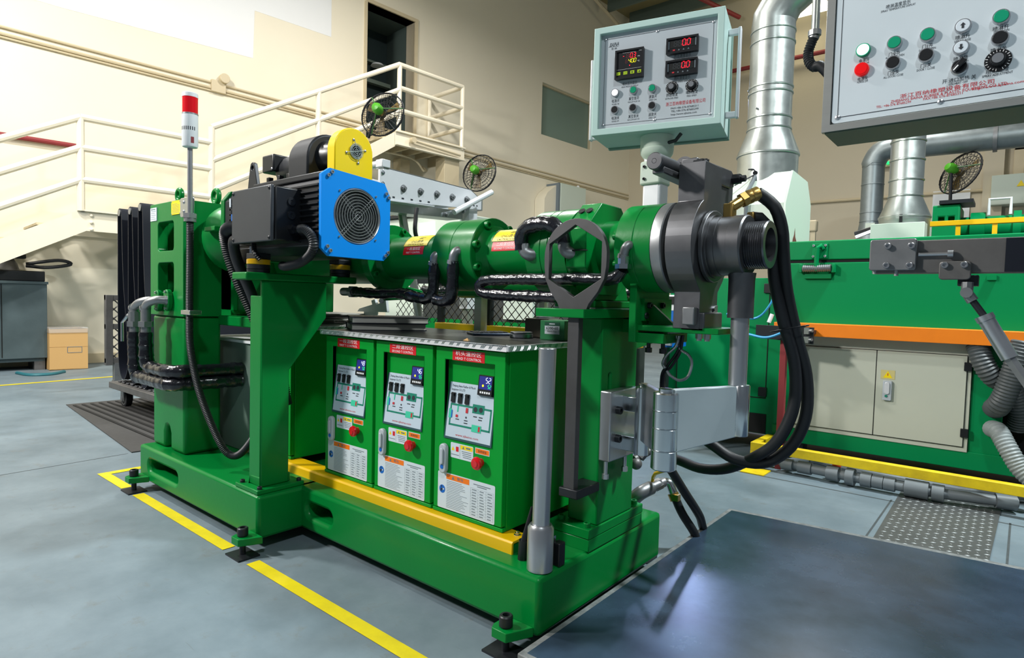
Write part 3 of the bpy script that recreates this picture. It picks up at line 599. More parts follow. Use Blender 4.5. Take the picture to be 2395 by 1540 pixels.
for a in (radians(45), radians(135)):
    for o_ in (-0.006, 0.006):
        n_ = (-sin(a)*o_, cos(a)*o_)
        gw.tube([(-0.896, 0.056+cos(a)*t+n_[0], 1.236+sin(a)*t+n_[1]) for t in (-0.095, 0.095)], 0.0016, 6)
part('guard_wires', gw, M_PIPE, gr)
fb = B()
for k in range(7):
    a0_ = 2*pi*k/7
    fb.add([(-0.935+0.012*(j % 2)-0.0, 0.056+r*cos(a0_+j*0.3), 1.236+r*sin(a0_+j*0.3)) for r in (0.03, 0.088) for j in (0, 1)], [(0, 1, 3, 2)])
part('fan_rotor', fb.cyl((-0.945, 0.056, 1.236), (-0.915, 0.056, 1.236), 0.034, n=24), M_BLK, mo)
part('fan_shroud', B().cyl((-0.97, 0.056, 1.236), (-0.965, 0.056, 1.236), 0.1, n=32), M_DARK, mo)
lgp = [(-1.492, 1.362), (-1.475, 1.362), (-1.458, 1.455), (-1.452, 1.470), (-1.438, 1.476), (-1.424, 1.470), (-1.419, 1.455), (-1.395, 1.362)]
lug = part('lifting_lug', B().prism(lgp, 'Y', -0.06, -0.045), M_BLK2, mo, 0.002)
cut(lug, B().prism(circ(-1.438, 1.452, 0.010, 16), 'Y', -0.1, 0.0))
tb = part('terminal_box', B().box(-1.316, -1.034, -0.185, -0.075, 1.136, 1.324), M_BLK, mo, 0.006)
part('terminal_lid', B().box(-1.317, -1.034, -0.20, -0.187, 1.133, 1.326), mat('grey_black_lid', (70, 74, 80), 0.4, metal=0.4, var=0.4, scale=6, rgb2=(48, 50, 54)), tb, 0.004)
for x in (-1.304, -1.046):
    for z in (1.145, 1.314): screw(tb, (x, -0.20, z), (0, -1, 0), 0.007, M_BLK2)
for z in (1.275, 1.228): part('blanking_plug', B().lathe((-1.034, -0.125, z), (1, 0, 0), [(0, 0.015), (0.005, 0.014), (0.005, 0.006), (0.003, 0.005)], 20), M_BLK2, tb)
part('cable_gland', B().cyl((-1.034, -0.12, 1.178), (-1.012, -0.12, 1.178), 0.018, n=6).cyl((-1.012, -0.12, 1.178), (-0.985, -0.12, 1.178), 0.014, n=14), M_TAPE, tb)
# loose cables of the motor
mc = thing('motor_power_cable', 'black ribbed cable looping down from the terminal box', 'cable', (-1.0, -0.1, 1.05))
part('ribbed_hose', B().corr([(-0.985, -0.12, 1.178), (-0.955, -0.118, 1.176), (-0.92, -0.115, 1.15), (-0.915, -0.11, 1.115), (-0.95, -0.105, 1.085), (-1.02, -0.10, 1.062), (-1.10, -0.10, 1.052), (-1.15, -0.09, 1.055)], 0.0155, 0.007, 0.08), M_HOSE, mc)
for k, (pts, r) in enumerate((([(-1.316, -0.16, 1.195), (-1.40, -0.165, 1.20), (-1.455, -0.155, 1.185), (-1.475, -0.14, 1.13), (-1.46, -0.115, 1.03), (-1.43, -0.07, 0.90), (-1.40, -0.03, 0.78), (-1.375, 0.02, 0.68), (-1.365, 0.05, 0.5)], 0.024),
                        ([(-1.316, -0.15, 1.155), (-1.38, -0.15, 1.158), (-1.425, -0.14, 1.14), (-1.43, -0.12, 1.07), (-1.40, -0.08, 0.95), (-1.38, -0.04, 0.82), (-1.35, -0.01, 0.70), (-1.335, 0.04, 0.5)], 0.021),
                        ([(-1.25, -0.15, 1.14), (-1.22, -0.16, 1.10), (-1.20, -0.15, 1.075)], 0.009))):
    t_ = thing('motor_cable', ('thick ribbed black cable drooping from the left of the terminal box', 'smooth black cable just below the thick ribbed one', 'thin ribbed cable slanting down to the amber mount')[k], 'cable', pts[-1])
    part('ribbed_hose', B().corr(pts, r, 0.009, 0.09 if k != 1 else 0.02), M_HOSE, t_)
# ================================================================ blower on the motor
bl = thing('cooling_blower', 'black cooling blower with yellow scroll cover on the motor', 'blower', (-1.15, 0.07, 1.362))
ybc = 0.077
half = [(ybc+0.083*cos(a), 1.480+0.083*sin(a)) for a in [pi*i/18 for i in range(19)]]
part('scroll_cover', B().prism(half+[(ybc-0.083, 1.372), (ybc+0.083, 1.372)], 'X', -1.0, -0.952), M_BYEL, bl, 0.004)
part('inlet_ring', B().lathe((-0.952, 0.083, 1.480), (1, 0, 0), [(0, 0.026), (0.004, 0.026), (0.004, 0.020), (0, 0.020)], 28, closed=True), M_STEEL, bl)
part('inlet_hole', B().cyl((-0.9525, 0.083, 1.480), (-0.9505, 0.083, 1.480), 0.021, n=24), M_DARK, bl)
gw = B()
for r in (0.008, 0.015, 0.021, 0.028): gw.tube([(-0.946, 0.083+r*cos(a), 1.480+r*sin(a)) for a in [2*pi*i/24 for i in range(24)]], 0.0012, 6, closed=True)
for a in (0.25, 0.25+pi/2): gw.tube([(-0.945, 0.083+t*cos(a), 1.480+t*sin(a)) for t in (-0.042, 0.042)], 0.0012, 6)
part('inlet_guard', gw, M_BRIGHT, bl)
for a in (0.25, 0.25+pi/2, 0.25+pi, 0.25+1.5*pi): screw(bl, (-0.951, 0.083+0.042*cos(a), 1.480+0.042*sin(a)), (1, 0, 0), 0.005)
part('scroll_housing', B().prism([(ybc+0.10*cos(a), 1.462+0.10*sin(a)) for a in [pi*i/18 for i in range(19)]]+[(ybc-0.10, 1.375), (ybc+0.10, 1.375)], 'X', -1.235, -1.10), M_BLK2, bl, 0.008)
part('motor_can', B().lathe((-1.10, ybc, 1.47), (1, 0, 0), [(0, 0.07), (0.03, 0.06), (0.06, 0.055), (0.10, 0.055)], 28), M_BLK, bl)
part('drive_motor', B().lathe((-1.42, ybc, 1.455), (1, 0, 0), [(0, 0.05), (0.02, 0.058), (0.19, 0.058)], 24), M_BLK2, bl)
part('junction_box', B().box(-1.475, -1.385, 0.0, 0.075, 1.445, 1.515), M_BLK, bl, 0.006)
part('bed_plate', B().box(-1.44, -1.02, ybc-0.07, ybc+0.09, 1.364, 1.380), M_BLK2, bl)
for x in (-1.42, -1.34, -1.27): part('foot_clip', B().box(x, x+0.02, -0.01, 0.01, 1.38, 1.42), M_BLK, bl, 0.002)
screw(bl, (-1.395, 0.0, 1.455), (0, -1, 0), 0.006, M_STEEL)

# ================================================================ extruder barrel
AY, AZ = 0.36, 1.11
br = thing('extruder_barrel', 'green flanged extruder barrel with yellow caution plates', 'extruder barrel', (-0.6, AY, 0.955))
def bx(name, prof, x, m=M_GREEN, n=44, parent=None): return part(name, B().lathe((x, AY, AZ), (1, 0, 0), prof, n), m, parent or br)
bx('feed_section', [(0, 0.105), (0.74, 0.105)], -1.84)
bx('feed_flange', [(0, 0.138), (0.038, 0.138), (0.040, 0.136), (0.040, 0.10), (0.055, 0.09), (0.06, 0.086)], -1.10)
part('lower_lobe', B().prism([(0.30, 1.0), (0.42, 1.0), (0.52, 0.985), (0.535, 0.965), (0.49, 0.945), (0.33, 0.935), (0.29, 0.96)], 'X', -1.09, -1.065), M_GREEN, br, 0.004)
bx('first_barrel', [(0, 0.0855), (0.36, 0.0855)], -1.05)
f2 = bx('coupling_flange', [(0, 0.128), (0.002, 0.130), (0.094, 0.130), (0.096, 0.1285), (0.098, 0.130), (0.196, 0.130), (0.199, 0.127), (0.199, 0.105), (0.215, 0.092), (0.235, 0.086)], -0.70)
bx('second_barrel', [(0, 0.086), (0.28, 0.086), (0.30, 0.10), (0.32, 0.105)], -0.49)
bx('vent_flange', [(0, 0.132), (0.003, 0.135), (0.060, 0.135), (0.062, 0.133), (0.064, 0.135), (0.088, 0.135), (0.090, 0.133), (0.092, 0.135), (0.155, 0.135)], -0.265)
ob = [(AY+0.150*cos(radians(22.5+45*i))*1.0, AZ+0.150*sin(radians(22.5+45*i))) for i in range(8)]
part('clamp_block', B().prism(ob, 'X', -0.100, -0.030), M_GREEN, br, 0.003)
part('block_split', B().box(-0.1005, -0.0295, 0.215, 0.23, 1.100, 1.103), M_DARK, br)
for x in (-0.083, -0.056): part('screw_pocket', B().cyl((x, 0.275, 1.224), (x, 0.2735, 1.2256), 0.011, n=16), M_DARK, br)
bx('die_barrel', [(0, 0.0885), (0.10, 0.0885)], -0.035)
bx('head_flange', [(0, 0.125), (0.003, 0.128), (0.055, 0.128), (0.057, 0.1265), (0.059, 0.128), (0.110, 0.128)], 0.055)
for k, a in enumerate((57, 118, 165, 205, 28, 350, 310, 250)):
    ca, sa = cos(radians(a)), sin(radians(a)); bolt(br, (-0.502, AY-0.113*(-ca) if False else AY+0.113*ca, AZ+0.113*sa), (1, 0, 0), 0.0142)
for a in (70, 130, 172, 214): bolt(br, (-1.060, AY+0.120*cos(radians(a)), AZ+0.120*sin(radians(a))), (1, 0, 0), 0.0125)
for a in (165, 205): bolt(br, (0.055, AY+0.112*cos(radians(a)), AZ+0.112*sin(radians(a))), (-1, 0, 0), 0.010)
def on_barrel(xc, r, a_mid):
    # maps (u along X, v along circumference) on to the barrel surface; a_mid = angle from -Y towards +Z
    def f(u, v):
        a = a_mid+v/r; return (xc+u, AY-r*cos(a), AZ+r*sin(a))
    return f
def curved(b, fm, u0, u1, v0, v1, n=10):
    for i in range(n):
        va, vb = v0+(v1-v0)*i/n, v0+(v1-v0)*(i+1)/n; b.quad(fm(u0, va), fm(u1, va), fm(u1, vb), fm(u0, vb))
    return b
for xc, cn, en in ((-0.845, '一段温控区', 'FIRST T CONTROL'), (-0.385, '二段温控区', 'SECOND T CONTROL')):
    fm = on_barrel(xc, 0.0868, radians(40)); fu = on_barrel(xc, 0.0873, radians(40))
    cpn = part('caution_plate', curved(B(), fm, -0.068, 0.068, -0.022, 0.045), M_LYEL, br)
    text(cpn, '小心烫手', 0.014, (0, 0, 0), XP, ZP, M_INK, 'C', fmap=lambda u, v: fu(u*1.25, v-0.004))
    text(cpn, 'CAUTION SCALD!', 0.011, (0, 0, 0), XP, ZP, M_INK, 'C', fmap=lambda u, v: fu(u, v-0.018))
    bd = B()
    for a_, b_, c_, d_ in ((-0.068, 0.068, -0.022, -0.0208), (-0.068, -0.0665, -0.022, 0.045), (0.0665, 0.068, -0.022, 0.045)): curved(bd, fu, a_, b_, c_, d_)
    curved(bd, fu, -0.001, 0.02, 0.016, 0.019); curved(bd, fu, 0.0, 0.03, 0.024, 0.026)
    part('plate_border', bd, M_INK, cpn)
    rp = part('zone_label', curved(B(), fm, -0.060, 0.055, -0.056, -0.0235), M_LRED, br)
    text(rp, cn, 0.0135, (0, 0, 0), XP, ZP, M_INKW, 'C', fmap=lambda u, v: fu(u*1.15-0.002, v-0.038))
    text(rp, en, 0.0095, (0, 0, 0), XP, ZP, M_INKW, 'C', fmap=lambda u, v: fu(u-0.002, v-0.051))
# ---------------------------------------------------------------- taped water lines along the barrel
def line(label, pts, r=0.02, extra=()):
    t = thing('barrel_water_line', label, 'pipe', pts[0], 'taped water lines on the barrel')
    part('taped_pipe', B().wrap(pts, r), M_TAPE, t)
    for (a, b_, c, rr) in extra: elbow(t, a, b_, c, rr)
    return t
t = line('black taped pipe falling from the elbow on the first barrel', [(-0.685, 0.235, 1.075), (-0.685, 0.235, 1.04), (-0.687, 0.235, 0.985), (-0.70, 0.235, 0.955), (-0.74, 0.235, 0.948), (-0.80, 0.235, 0.955), (-0.83, 0.235, 0.958)], 0.0215, [((-0.668, 0.275, 1.108), (-0.678, 0.235, 1.112), (-0.685, 0.235, 1.08), 0.017)])
t = line('black taped pipe falling from the elbow on the coupling flange', [(-0.578, 0.225, 1.080), (-0.578, 0.225, 1.05), (-0.580, 0.225, 0.985), (-0.592, 0.225, 0.950), (-0.625, 0.225, 0.940), (-0.665, 0.225, 0.945)], 0.0215, [((-0.560, 0.245, 1.113), (-0.570, 0.225, 1.118), (-0.578, 0.225, 1.082), 0.017)])
t = line('long black taped pipe running under the first barrel', [(-0.82, 0.245, 0.962), (-0.90, 0.245, 0.966), (-1.0, 0.24, 0.963), (-1.16, 0.235, 0.968)], 0.020)
part('pipe_union', B().cyl((-1.18, 0.235, 0.968), (-1.16, 0.235, 0.968), 0.026, n=6).cyl((-1.24, 0.235, 0.968), (-1.18, 0.235, 0.968), 0.017, n=12), M_PIPE, t)
t = line('black taped hairpin pipe beneath the second barrel', [(-0.130, 0.235, 0.963), (-0.25, 0.235, 0.964), (-0.40, 0.235, 0.968), (-0.448, 0.235, 0.975), (-0.462, 0.235, 0.992), (-0.448, 0.235, 1.010), (-0.40, 0.235, 1.016), (-0.30, 0.235, 1.018), (-0.16, 0.235, 1.018), (-0.06, 0.235, 1.018), (0.03, 0.235, 1.017), (0.07, 0.232, 1.025), (0.088, 0.228, 1.045)], 0.0185, [((0.108, 0.247, 1.108), (0.100, 0.226, 1.114), (0.092, 0.226, 1.085), 0.013)])
part('union_nut', B().cyl((0.092, 0.226, 1.045), (0.092, 0.226, 1.058), 0.023, n=6).cyl((0.092, 0.226, 1.058), (0.092, 0.226, 1.080), 0.016, n=8), M_BRIGHT, t)
t = line('black taped pipe loop arching between two elbows on the barrel', [(-0.268, 0.222, 1.112), (-0.268, 0.215, 1.145), (-0.25, 0.212, 1.172), (-0.215, 0.212, 1.184), (-0.165, 0.212, 1.184), (-0.130, 0.215, 1.170), (-0.112, 0.22, 1.14), (-0.110, 0.222, 1.125)], 0.0235)
for x in (-0.262, -0.108):
    part('elbow', B().tube(cr([(x, 0.222, 1.125), (x+0.005, 0.222, 1.105), (x+0.02, 0.228, 1.095), (x+0.035, 0.245, 1.095)], 4), 0.020, 14), M_PIPE, t)
    part('hex_nipple', B().cyl((x+0.03, 0.238, 1.095), (x+0.045, 0.262, 1.097), 0.024, n=6), M_BRIGHT, t)
# ================================================================ die head
hd = thing('die_head', 'dark steel hinged die head with threaded nozzle', 'die head', (0.3, AY, 0.9))
bx('seal_ring', [(0, 0.127), (0.003, 0.128), (0.028, 0.128), (0.031, 0.125)], 0.166, M_PIPE, parent=hd)
NC = 40
cy_ = [(AY+0.132*cos(a), AZ+0.135*sin(a)) for a in [2*pi*i/NC for i in range(NC)]]
pr = []
for (y, z) in cy_:
    if z > AZ and abs(y-AY) < 0.058: continue
    if z < AZ and abs(y-AY) < 0.062: continue
    pr.append((y, z))
right = [p for p in pr if p[0] > AY]; left = [p for p in pr if p[0] < AY]
right.sort(key=lambda p: p[1]); left.sort(key=lambda p: -p[1])
outl = right+[(AY+0.060, 1.26), (AY+0.060, 1.335), (AY-0.058, 1.335), (AY-0.060, 1.262)]+left+[(AY-0.060, 0.985), (AY-0.062, 0.885), (AY+0.062, 0.885), (AY+0.062, 0.985)]
cr_ = part('clamp_ring', B().ring(outl, circ(AY, AZ, 0.093, 40), 'X', 0.212, 0.286, (AY, AZ)), M_DSTEEL, hd, 0.004)
bx('inner_flange', [(0, 0.092), (0.075, 0.092), (0.085, 0.086), (0.105, 0.086), (0.106, 0.06)], 0.20, M_DSTEEL, parent=hd)
part('locking_tooth', B().ring([(AY+0.098*cos(a), AZ+0.098*sin(a)) for a in [2*pi*i/24 for i in range(24)]], circ(AY, AZ, 0.085, 24), 'X', 0.288, 0.300, (AY, AZ)), M_DSTEEL, hd, 0.002)
bx('nozzle_body', [(0, 0.078), (0.012, 0.081), (0.030, 0.081), (0.031, 0.079), (0.062, 0.079), (0.063, 0.081), (0.094, 0.081), (0.098, 0.078)], 0.292, M_DSTEEL, parent=hd)
th = [(0, 0.056)]
for i in range(9): th += [(0.004+i*0.0055, 0.0625), (0.0065+i*0.0055, 0.0585)]
th += [(0.0545, 0.0630), (0.058, 0.0605), (0.058, 0.0440), (0.0, 0.0425), (-0.02, 0.0425)]
part('threaded_nozzle', B().lathe((0.386, AY, AZ), (1, 0, 0), th, 44), mat('machined_dark_steel', (120, 122, 126), 0.3, metal=0.95, var=0.3, scale=12, rgb2=(70, 70, 74)), hd)
part('bore', B().cyl((0.372, AY, AZ), (0.376, AY, AZ), 0.0425, n=28), M_DSTEEL, hd)
# clamp arms on top
part('handle_cylinder', B().lathe((0.180, 0.215, 1.330), (0, 1, 0), [(0, 0.0), (0.0, 0.006), (0.004, 0.006), (0.004, 0.0065), (0.0, 0.007), (0.0, 0.021), (0.003, 0.0235), (0.135, 0.0235)], 26), M_DSTEEL, hd)
part('pivot_boss', B().lathe((0.205, 0.345, 1.338), (0, 1, 0), [(0, 0.026), (0.045, 0.026)], 24), M_DSTEEL, hd)
cn = B(); cn.cyl((0.235, 0.350, 1.336), (0.262, 0.350, 1.336), 0.017, n=6)
for k in range(6): a = 2*pi*k/6; cn.box(0.262, 0.272, 0.350+0.012*cos(a)-0.003, 0.350+0.012*cos(a)+0.003, 1.336+0.012*sin(a)-0.003, 1.336+0.012*sin(a)+0.003)
part('castle_nut', cn, M_BLK2, hd)
part('clamp_lever', B().prism([(0.34, 1.305), (0.34, 1.356), (0.60, 1.365), (0.625, 1.352), (0.625, 1.318), (0.60, 1.31)], 'X', 0.200, 0.246), M_DSTEEL, hd, 0.003)
part('lower_link', B().prism([(0.235, 1.300), (0.42, 1.295), (0.42, 1.318), (0.235, 1.318)], 'X', 0.165, 0.20), M_DSTEEL, hd, 0.003)
cn = B(); cn.cyl((0.246, 0.612, 1.34), (0.270, 0.612, 1.34), 0.016, n=6).cyl((0.27, 0.612, 1.34), (0.285, 0.612, 1.34), 0.010, n=10)
part('lever_nut', cn, M_BLK2, hd)
part('back_plate', B().prism([(0.60, 1.19), (0.655, 1.19), (0.655, 1.36), (0.60, 1.36)], 'X', 0.205, 0.232), M_DSTEEL, hd, 0.002)
part('hinge_web', B().prism([(0.42, 1.18), (0.60, 1.20), (0.60, 1.31), (0.42, 1.31)], 'X', 0.212, 0.240), M_DSTEEL, hd, 0.002)
part('swing_clamp', B().prism([(0.455, 0.90), (0.50, 0.895), (0.515, 0.96), (0.535, 1.03), (0.52, 1.035), (0.46, 0.965)], 'X', 0.225, 0.245), M_PIPE, hd, 0.001)
part('toothed_rack', B().prism([(0.395, 0.9)]+[(0.395-(0.006 if i % 2 else 0), 0.903+i*0.0055) for i in range(9)]+[(0.415, 0.95), (0.415, 0.9)], 'X', 0.285, 0.291), M_PIPE, hd)
part('latch_block', B().box(0.246, 0.280, 0.278, 0.30, 0.896, 0.944), M_PIPE, hd, 0.003)
part('lower_lug', B().box(0.232, 0.300, 0.30, 0.43, 0.878, 0.93), M_DSTEEL, hd, 0.004)
part('ratchet_wheel', B().cyl((0.205, 0.40, 0.925), (0.228, 0.40, 0.925), 0.022, n=10).cyl((0.212, 0.36, 0.88), (0.212, 0.36, 0.905), 0.008, n=10), M_BLK2, hd)
# support bracket below the head
sb = thing('head_support_bracket', 'green angle bracket below the die head flange', 'bracket', (0.12, 0.4, 0.85))
part('upright', B().box(0.082, 0.104, 0.285, 0.50, 0.838, 1.012), M_GREEN, sb, 0.002)
part('shelf', B().box(0.100, 0.340, 0.30, 0.47, 0.872, 0.888), M_GREEN, sb, 0.002)
part('gusset', B().prism([(0.105, 0.952), (0.112, 0.952), (0.190, 0.889), (0.105, 0.889)], 'Y', 0.36, 0.374), M_GREEN, sb, 0.001)
part('side_plate', B().box(0.104, 0.112, 0.32, 0.50, 0.90, 0.965), M_GREEN, sb)
part('adjuster_block', B().box(0.085, 0.185, 0.30, 0.46, 0.838, 0.866), M_GREEN, sb, 0.002)
part('tie_arm', B().box(-0.03, 0.085, 0.40, 0.48, 0.86, 0.90), M_GREEN, sb)
for y in (0.345, 0.43): bolt(sb, (0.112, y, 0.945), (1, 0, 0), 0.009, M_BLK2)
bolt(sb, (0.104, 0.335, 0.915), (1, -0.1, 0), 0.010, M_BLK2)
for x, y in ((0.275, 0.33), (0.298, 0.33)): part('shelf_bolt', B().cyl((x, y, 0.858), (x, y, 0.872), 0.010, n=6).cyl((x, y, 0.852), (x, y, 0.86), 0.007, n=10), M_STEEL, sb)
for x in (0.12, 0.165): part('adjuster_bolt', B().cyl((x, 0.34, 0.81), (x, 0.34, 0.838), 0.006, n=10).cyl((x, 0.34, 0.808), (x, 0.34, 0.822), 0.010, n=6), M_BLK2, sb)
# sensor leads under the head
sn = thing('sensor_lead', 'silver braided sensor lead hanging in a loop below the die head', 'cable', (0.2, 0.36, 0.7))
part('braided_loop', B().corr([(0.186, 0.38, 0.86), (0.198, 0.38, 0.824), (0.225, 0.38, 0.807), (0.236, 0.38, 0.784), (0.227, 0.38, 0.746), (0.202, 0.38, 0.731), (0.175, 0.38, 0.741), (0.161, 0.38, 0.755)], 0.0042, 0.004, 0.08, 8), M_STEEL, sn)
part('braided_drop', B().corr([(0.199, 0.37, 0.861), (0.19, 0.37, 0.83), (0.164, 0.37, 0.803), (0.152, 0.37, 0.777), (0.16, 0.37, 0.763)], 0.0045, 0.004, 0.08, 8), M_STEEL, sn)
part('black_leads', B().tube(cr([(0.199, 0.38, 0.861), (0.193, 0.38, 0.817), (0.163, 0.38, 0.771), (0.136, 0.4, 0.736), (0.127, 0.42, 0.642)], 6), 0.0045, 8).tube(cr([(0.207, 0.38, 0.862), (0.199, 0.38, 0.812), (0.174, 0.38, 0.768), (0.142, 0.4, 0.734), (0.135, 0.42, 0.63)], 6), 0.0045, 8), M_HOSE, sn)
# water feed under the nozzle and swing arm
sw = thing('swing_arm', 'bright zinc swing arm on a hinge carrying the die head', 'swing arm', (0.0, 0.35, 0.47))
VX = 0.374
part('stub_pipe', B().lathe((VX, AY, 0.918), (0, 0, 1), [(0, 0.0335), (0.10, 0.0335), (0.12, 0.036)], 28), M_DSTEEL, sw)
part('support_tube', B().cyl((VX, AY, 0.738), (VX, AY, 0.918), 0.0235, n=26), M_STEEL, sw)
part('arm_boss', B().lathe((0.385, AY, 0.603), (0, 0, 1), [(0, 0.0215), (0.002, 0.0225), (0.134, 0.0225), (0.137, 0.0205)], 26), M_BRIGHT, sw)
P1 = Vector((0.246, 0.200, 0)); P2 = Vector((0.385, AY, 0)); dd = (P2-P1).normalized(); nn = Vector((-dd.y, dd.x, 0))*0.011
a0, a1 = P1+dd*0.02, P2-dd*0.005
ab = B(); ab.add([a0-nn+ZP*0.560, a1-nn+ZP*0.603, a1-nn+ZP*0.738, a0-nn+ZP*0.728, a0+nn+ZP*0.560, a1+nn+ZP*0.603, a1+nn+ZP*0.738, a0+nn+ZP*0.728], [(0, 1, 2, 3), (4, 7, 6, 5), (0, 4, 5, 1), (1, 5, 6, 2), (2, 6, 7, 3), (3, 7, 4, 0)])
part('arm_plate', ab, mat('frosted_zinc_plate', (206, 220, 224), 0.5, metal=0.2, var=0.25, scale=10, rgb2=(170, 182, 188)), sw, 0.003)
kn = [(0, 0.030), (0.003, 0.0335), (0.050, 0.0335), (0.052, 0.031), (0.054, 0.0335), (0.108, 0.0335), (0.110, 0.031), (0.112, 0.0335), (0.154, 0.0335), (0.156, 0.031), (0.158, 0.0335), (0.200, 0.0335), (0.204, 0.030), (0.205, 0.019), (0.213, 0.019), (0.214, 0.017)]
part('hinge_knuckle', B().lathe((P1.x, P1.y, 0.516), (0, 0, 1), kn, 30), M_BRIGHT, sw)
Q = Vector((0.098, 0.36, 0)); l0, l1 = Q, P1; ld = (l1-l0).normalized(); ln = Vector((-ld.y, ld.x, 0))*0.010
part('hinge_link', B().add([p+z for p in (l0-ln, l1-ln, l1+ln, l0+ln) for z in (ZP*0.545, ZP*0.715)], [(0, 1, 3, 2), (2, 3, 5, 4), (4, 5, 7, 6), (6, 7, 1, 0), (0, 2, 4, 6), (1, 3, 5, 7)]), M_STEEL, sw, 0.002)
part('rear_knuckle', B().lathe((Q.x, Q.y, 0.50), (0, 0, 1), [(0, 0.023), (0.20, 0.023), (0.203, 0.020), (0.204, 0.014), (0.210, 0.014)], 24), M_BRIGHT, sw)
part('mount_block', B().prism([(0.276, 0.478), (0.45, 0.478), (0.45, 0.688), (0.276, 0.688)], 'X', 0.0005, 0.038), M_STEEL, sw, 0.004)
for z in (0.505, 0.625): part('clevis_plate', B().box(0.036, 0.098, 0.345, 0.385, z, z+0.045), M_BRIGHT, sw, 0.002)
for z in (0.545, 0.630): bolt(sw, (0.038, 0.315, z), (1, 0, 0), 0.012, M_BLK2)
for y in (0.285, 0.40): part('stop_bolt', B().cyl((0.022, y, 0.430), (0.022, y, 0.478), 0.006, n=10).cyl((0.022, y, 0.425), (0.022, y, 0.440), 0.010, n=6), M_STEEL, sw)
# brass fitting and water hoses
hz = thing('water_hose', 'black rubber water hose on a brass elbow at the nozzle', 'hose', (0.4, 0.45, 0.5), 'black hoses at the die head')
part('brass_elbow', B().box(0.318, 0.346, 0.352, 0.380, 1.185, 1.225).cyl((0.335, 0.366, 1.215), (0.358, 0.385, 1.235), 0.015, n=8), M_BRASS, hz, 0.003)
part('brass_union', B().cyl((0.356, 0.383, 1.233), (0.366, 0.392, 1.241), 0.021, n=6), M_BRASS, hz)
part('brass_ferrule', B().lathe((0.366, 0.392, 1.241), (0.70, 0.58, 0.42), [(0, 0.016), (0.006, 0.019), (0.014, 0.019), (0.016, 0.017), (0.022, 0.019), (0.034, 0.019), (0.036, 0.016)], 22), M_BRASS, hz)
part('hose', B().tube(resample(cr([(0.388, 0.411, 1.255), (0.409, 0.43, 1.2380), (0.43, 0.44, 1.2120), (0.442, 0.46, 1.1570), (0.446, 0.47, 1.0880), (0.45, 0.5, 0.996), (0.471, 0.53, 0.878), (0.496, 0.56, 0.759), (0.499, 0.56, 0.644), (0.464, 0.56, 0.553), (0.396, 0.56, 0.493), (0.309, 0.56, 0.486), (0.235, 0.56, 0.519), (0.163, 0.58, 0.545), (0.094, 0.62, 0.542)], 8), 0.02), 0.0165, 14), M_HOSE, hz)
hz2 = thing('water_hose', 'second black rubber water hose hanging inside the first one', 'hose', (0.35, 0.45, 0.5), 'black hoses at the die head')
part('brass_elbow', B().box(0.365, 0.385, 0.40, 0.425, 1.175, 1.205), M_BRASS, hz2, 0.004)
part('hose', B().tube(resample(cr([(0.378, 0.41, 1.19), (0.40, 0.435, 1.18), (0.418, 0.47, 1.0890), (0.423, 0.48, 1.0190), (0.444, 0.5, 0.913), (0.471, 0.53, 0.794), (0.474, 0.53, 0.675), (0.437, 0.53, 0.572), (0.374, 0.55, 0.51), (0.27, 0.6, 0.443), (0.18, 0.62, 0.421), (0.097, 0.64, 0.427), (-0, 0.68, 0.428)], 8), 0.02), 0.0165, 14), M_HOSE, hz2)
part('cable_tie', B().tube([Vector((0.456, 0.515, 0.89))+Vector((0.05*cos(a), 0.03*sin(a), 0.012*cos(a))) for a in [2*pi*i/20 for i in range(20)]], 0.002, 6, closed=True), M_BLK, hz2)
# valve manifold behind the base
vm = thing('drain_valve', 'galvanised pipe elbow with yellow lever ball valve behind the base', 'valve', (0.0, 0.85, 0.25))
part('pipe_elbow', B().tube(cr([(-0.16, 0.78, 0.183), (-0.129, 0.78, 0.223), (-0.113, 0.8, 0.239), (-0.104, 0.84, 0.245)], 5), 0.026, 16), M_PIPE, vm)
part('valve_body', B().cyl((-0.106, 0.82, 0.244), (-0.08, 0.9, 0.26), 0.019, n=12).cyl((-0.1, 0.86, 0.248), (-0.084, 0.885, 0.259), 0.022, n=6), M_PIPE, vm)
part('outlet_elbow', B().tube(cr([(-0.084, 0.9, 0.258), (-0.062, 0.91, 0.259), (-0.049, 0.91, 0.236), (-0.039, 0.91, 0.214)], 5), 0.017, 14), M_BRIGHT, vm)
part('hose_clip', B().cyl((-0.045, 0.91, 0.222), (-0.033, 0.91, 0.198), 0.021, n=14).box(*[v for p in (0, 1, 2) for v in (((-0.026, 0.9, 0.212))[p]-0.012, ((-0.026, 0.9, 0.212))[p]+0.012)]), M_BRASS, vm)
part('lever', B().cyl((-0.104, 0.85, 0.259), (-0.101, 0.85, 0.283), 0.006, n=10).tube([(-0.101, 0.85, 0.283), (-0.087, 0.84, 0.305), (-0.036, 0.82, 0.332)], 0.007, 6), M_YEL, vm)
for k, (pts, lab) in enumerate((([(-0.039, 0.91, 0.214), (-0.01, 0.92, 0.151), (0.023, 0.95, 0.085), (0.06, 0.98, 0.018), (0.25, 0.95, 0.017)], 'black drain hose running from the yellow lever valve under the floor plate'), ([(-0.008, 0.8, 0.345), (0.013, 0.88, 0.249), (0.034, 0.98, 0.138), (0.02, 1.10, 0.030), (0.12, 1.12, 0.018), (0.30, 1.10, 0.017)], 'black hose slanting to the floor right of the yellow lever valve'))):
    solo('drain_hose', B().tube(resample(cr(pts, 8), 0.02), 0.0165, 12), M_HOSE, lab, 'hose', group='drain hoses by the base')
solo('pipe_stub_valve', B().cyl((-0.025, 0.55, 0.425), (-0.003, 0.62, 0.446), 0.013, n=12).sphere((-0.017, 0.55, 0.412), 0.02).cyl((-0.017, 0.57, 0.43), (-0.011, 0.58, 0.441), 0.018, n=6), M_RAW, 'small rusty valve behind the zinc hinge block', 'valve')
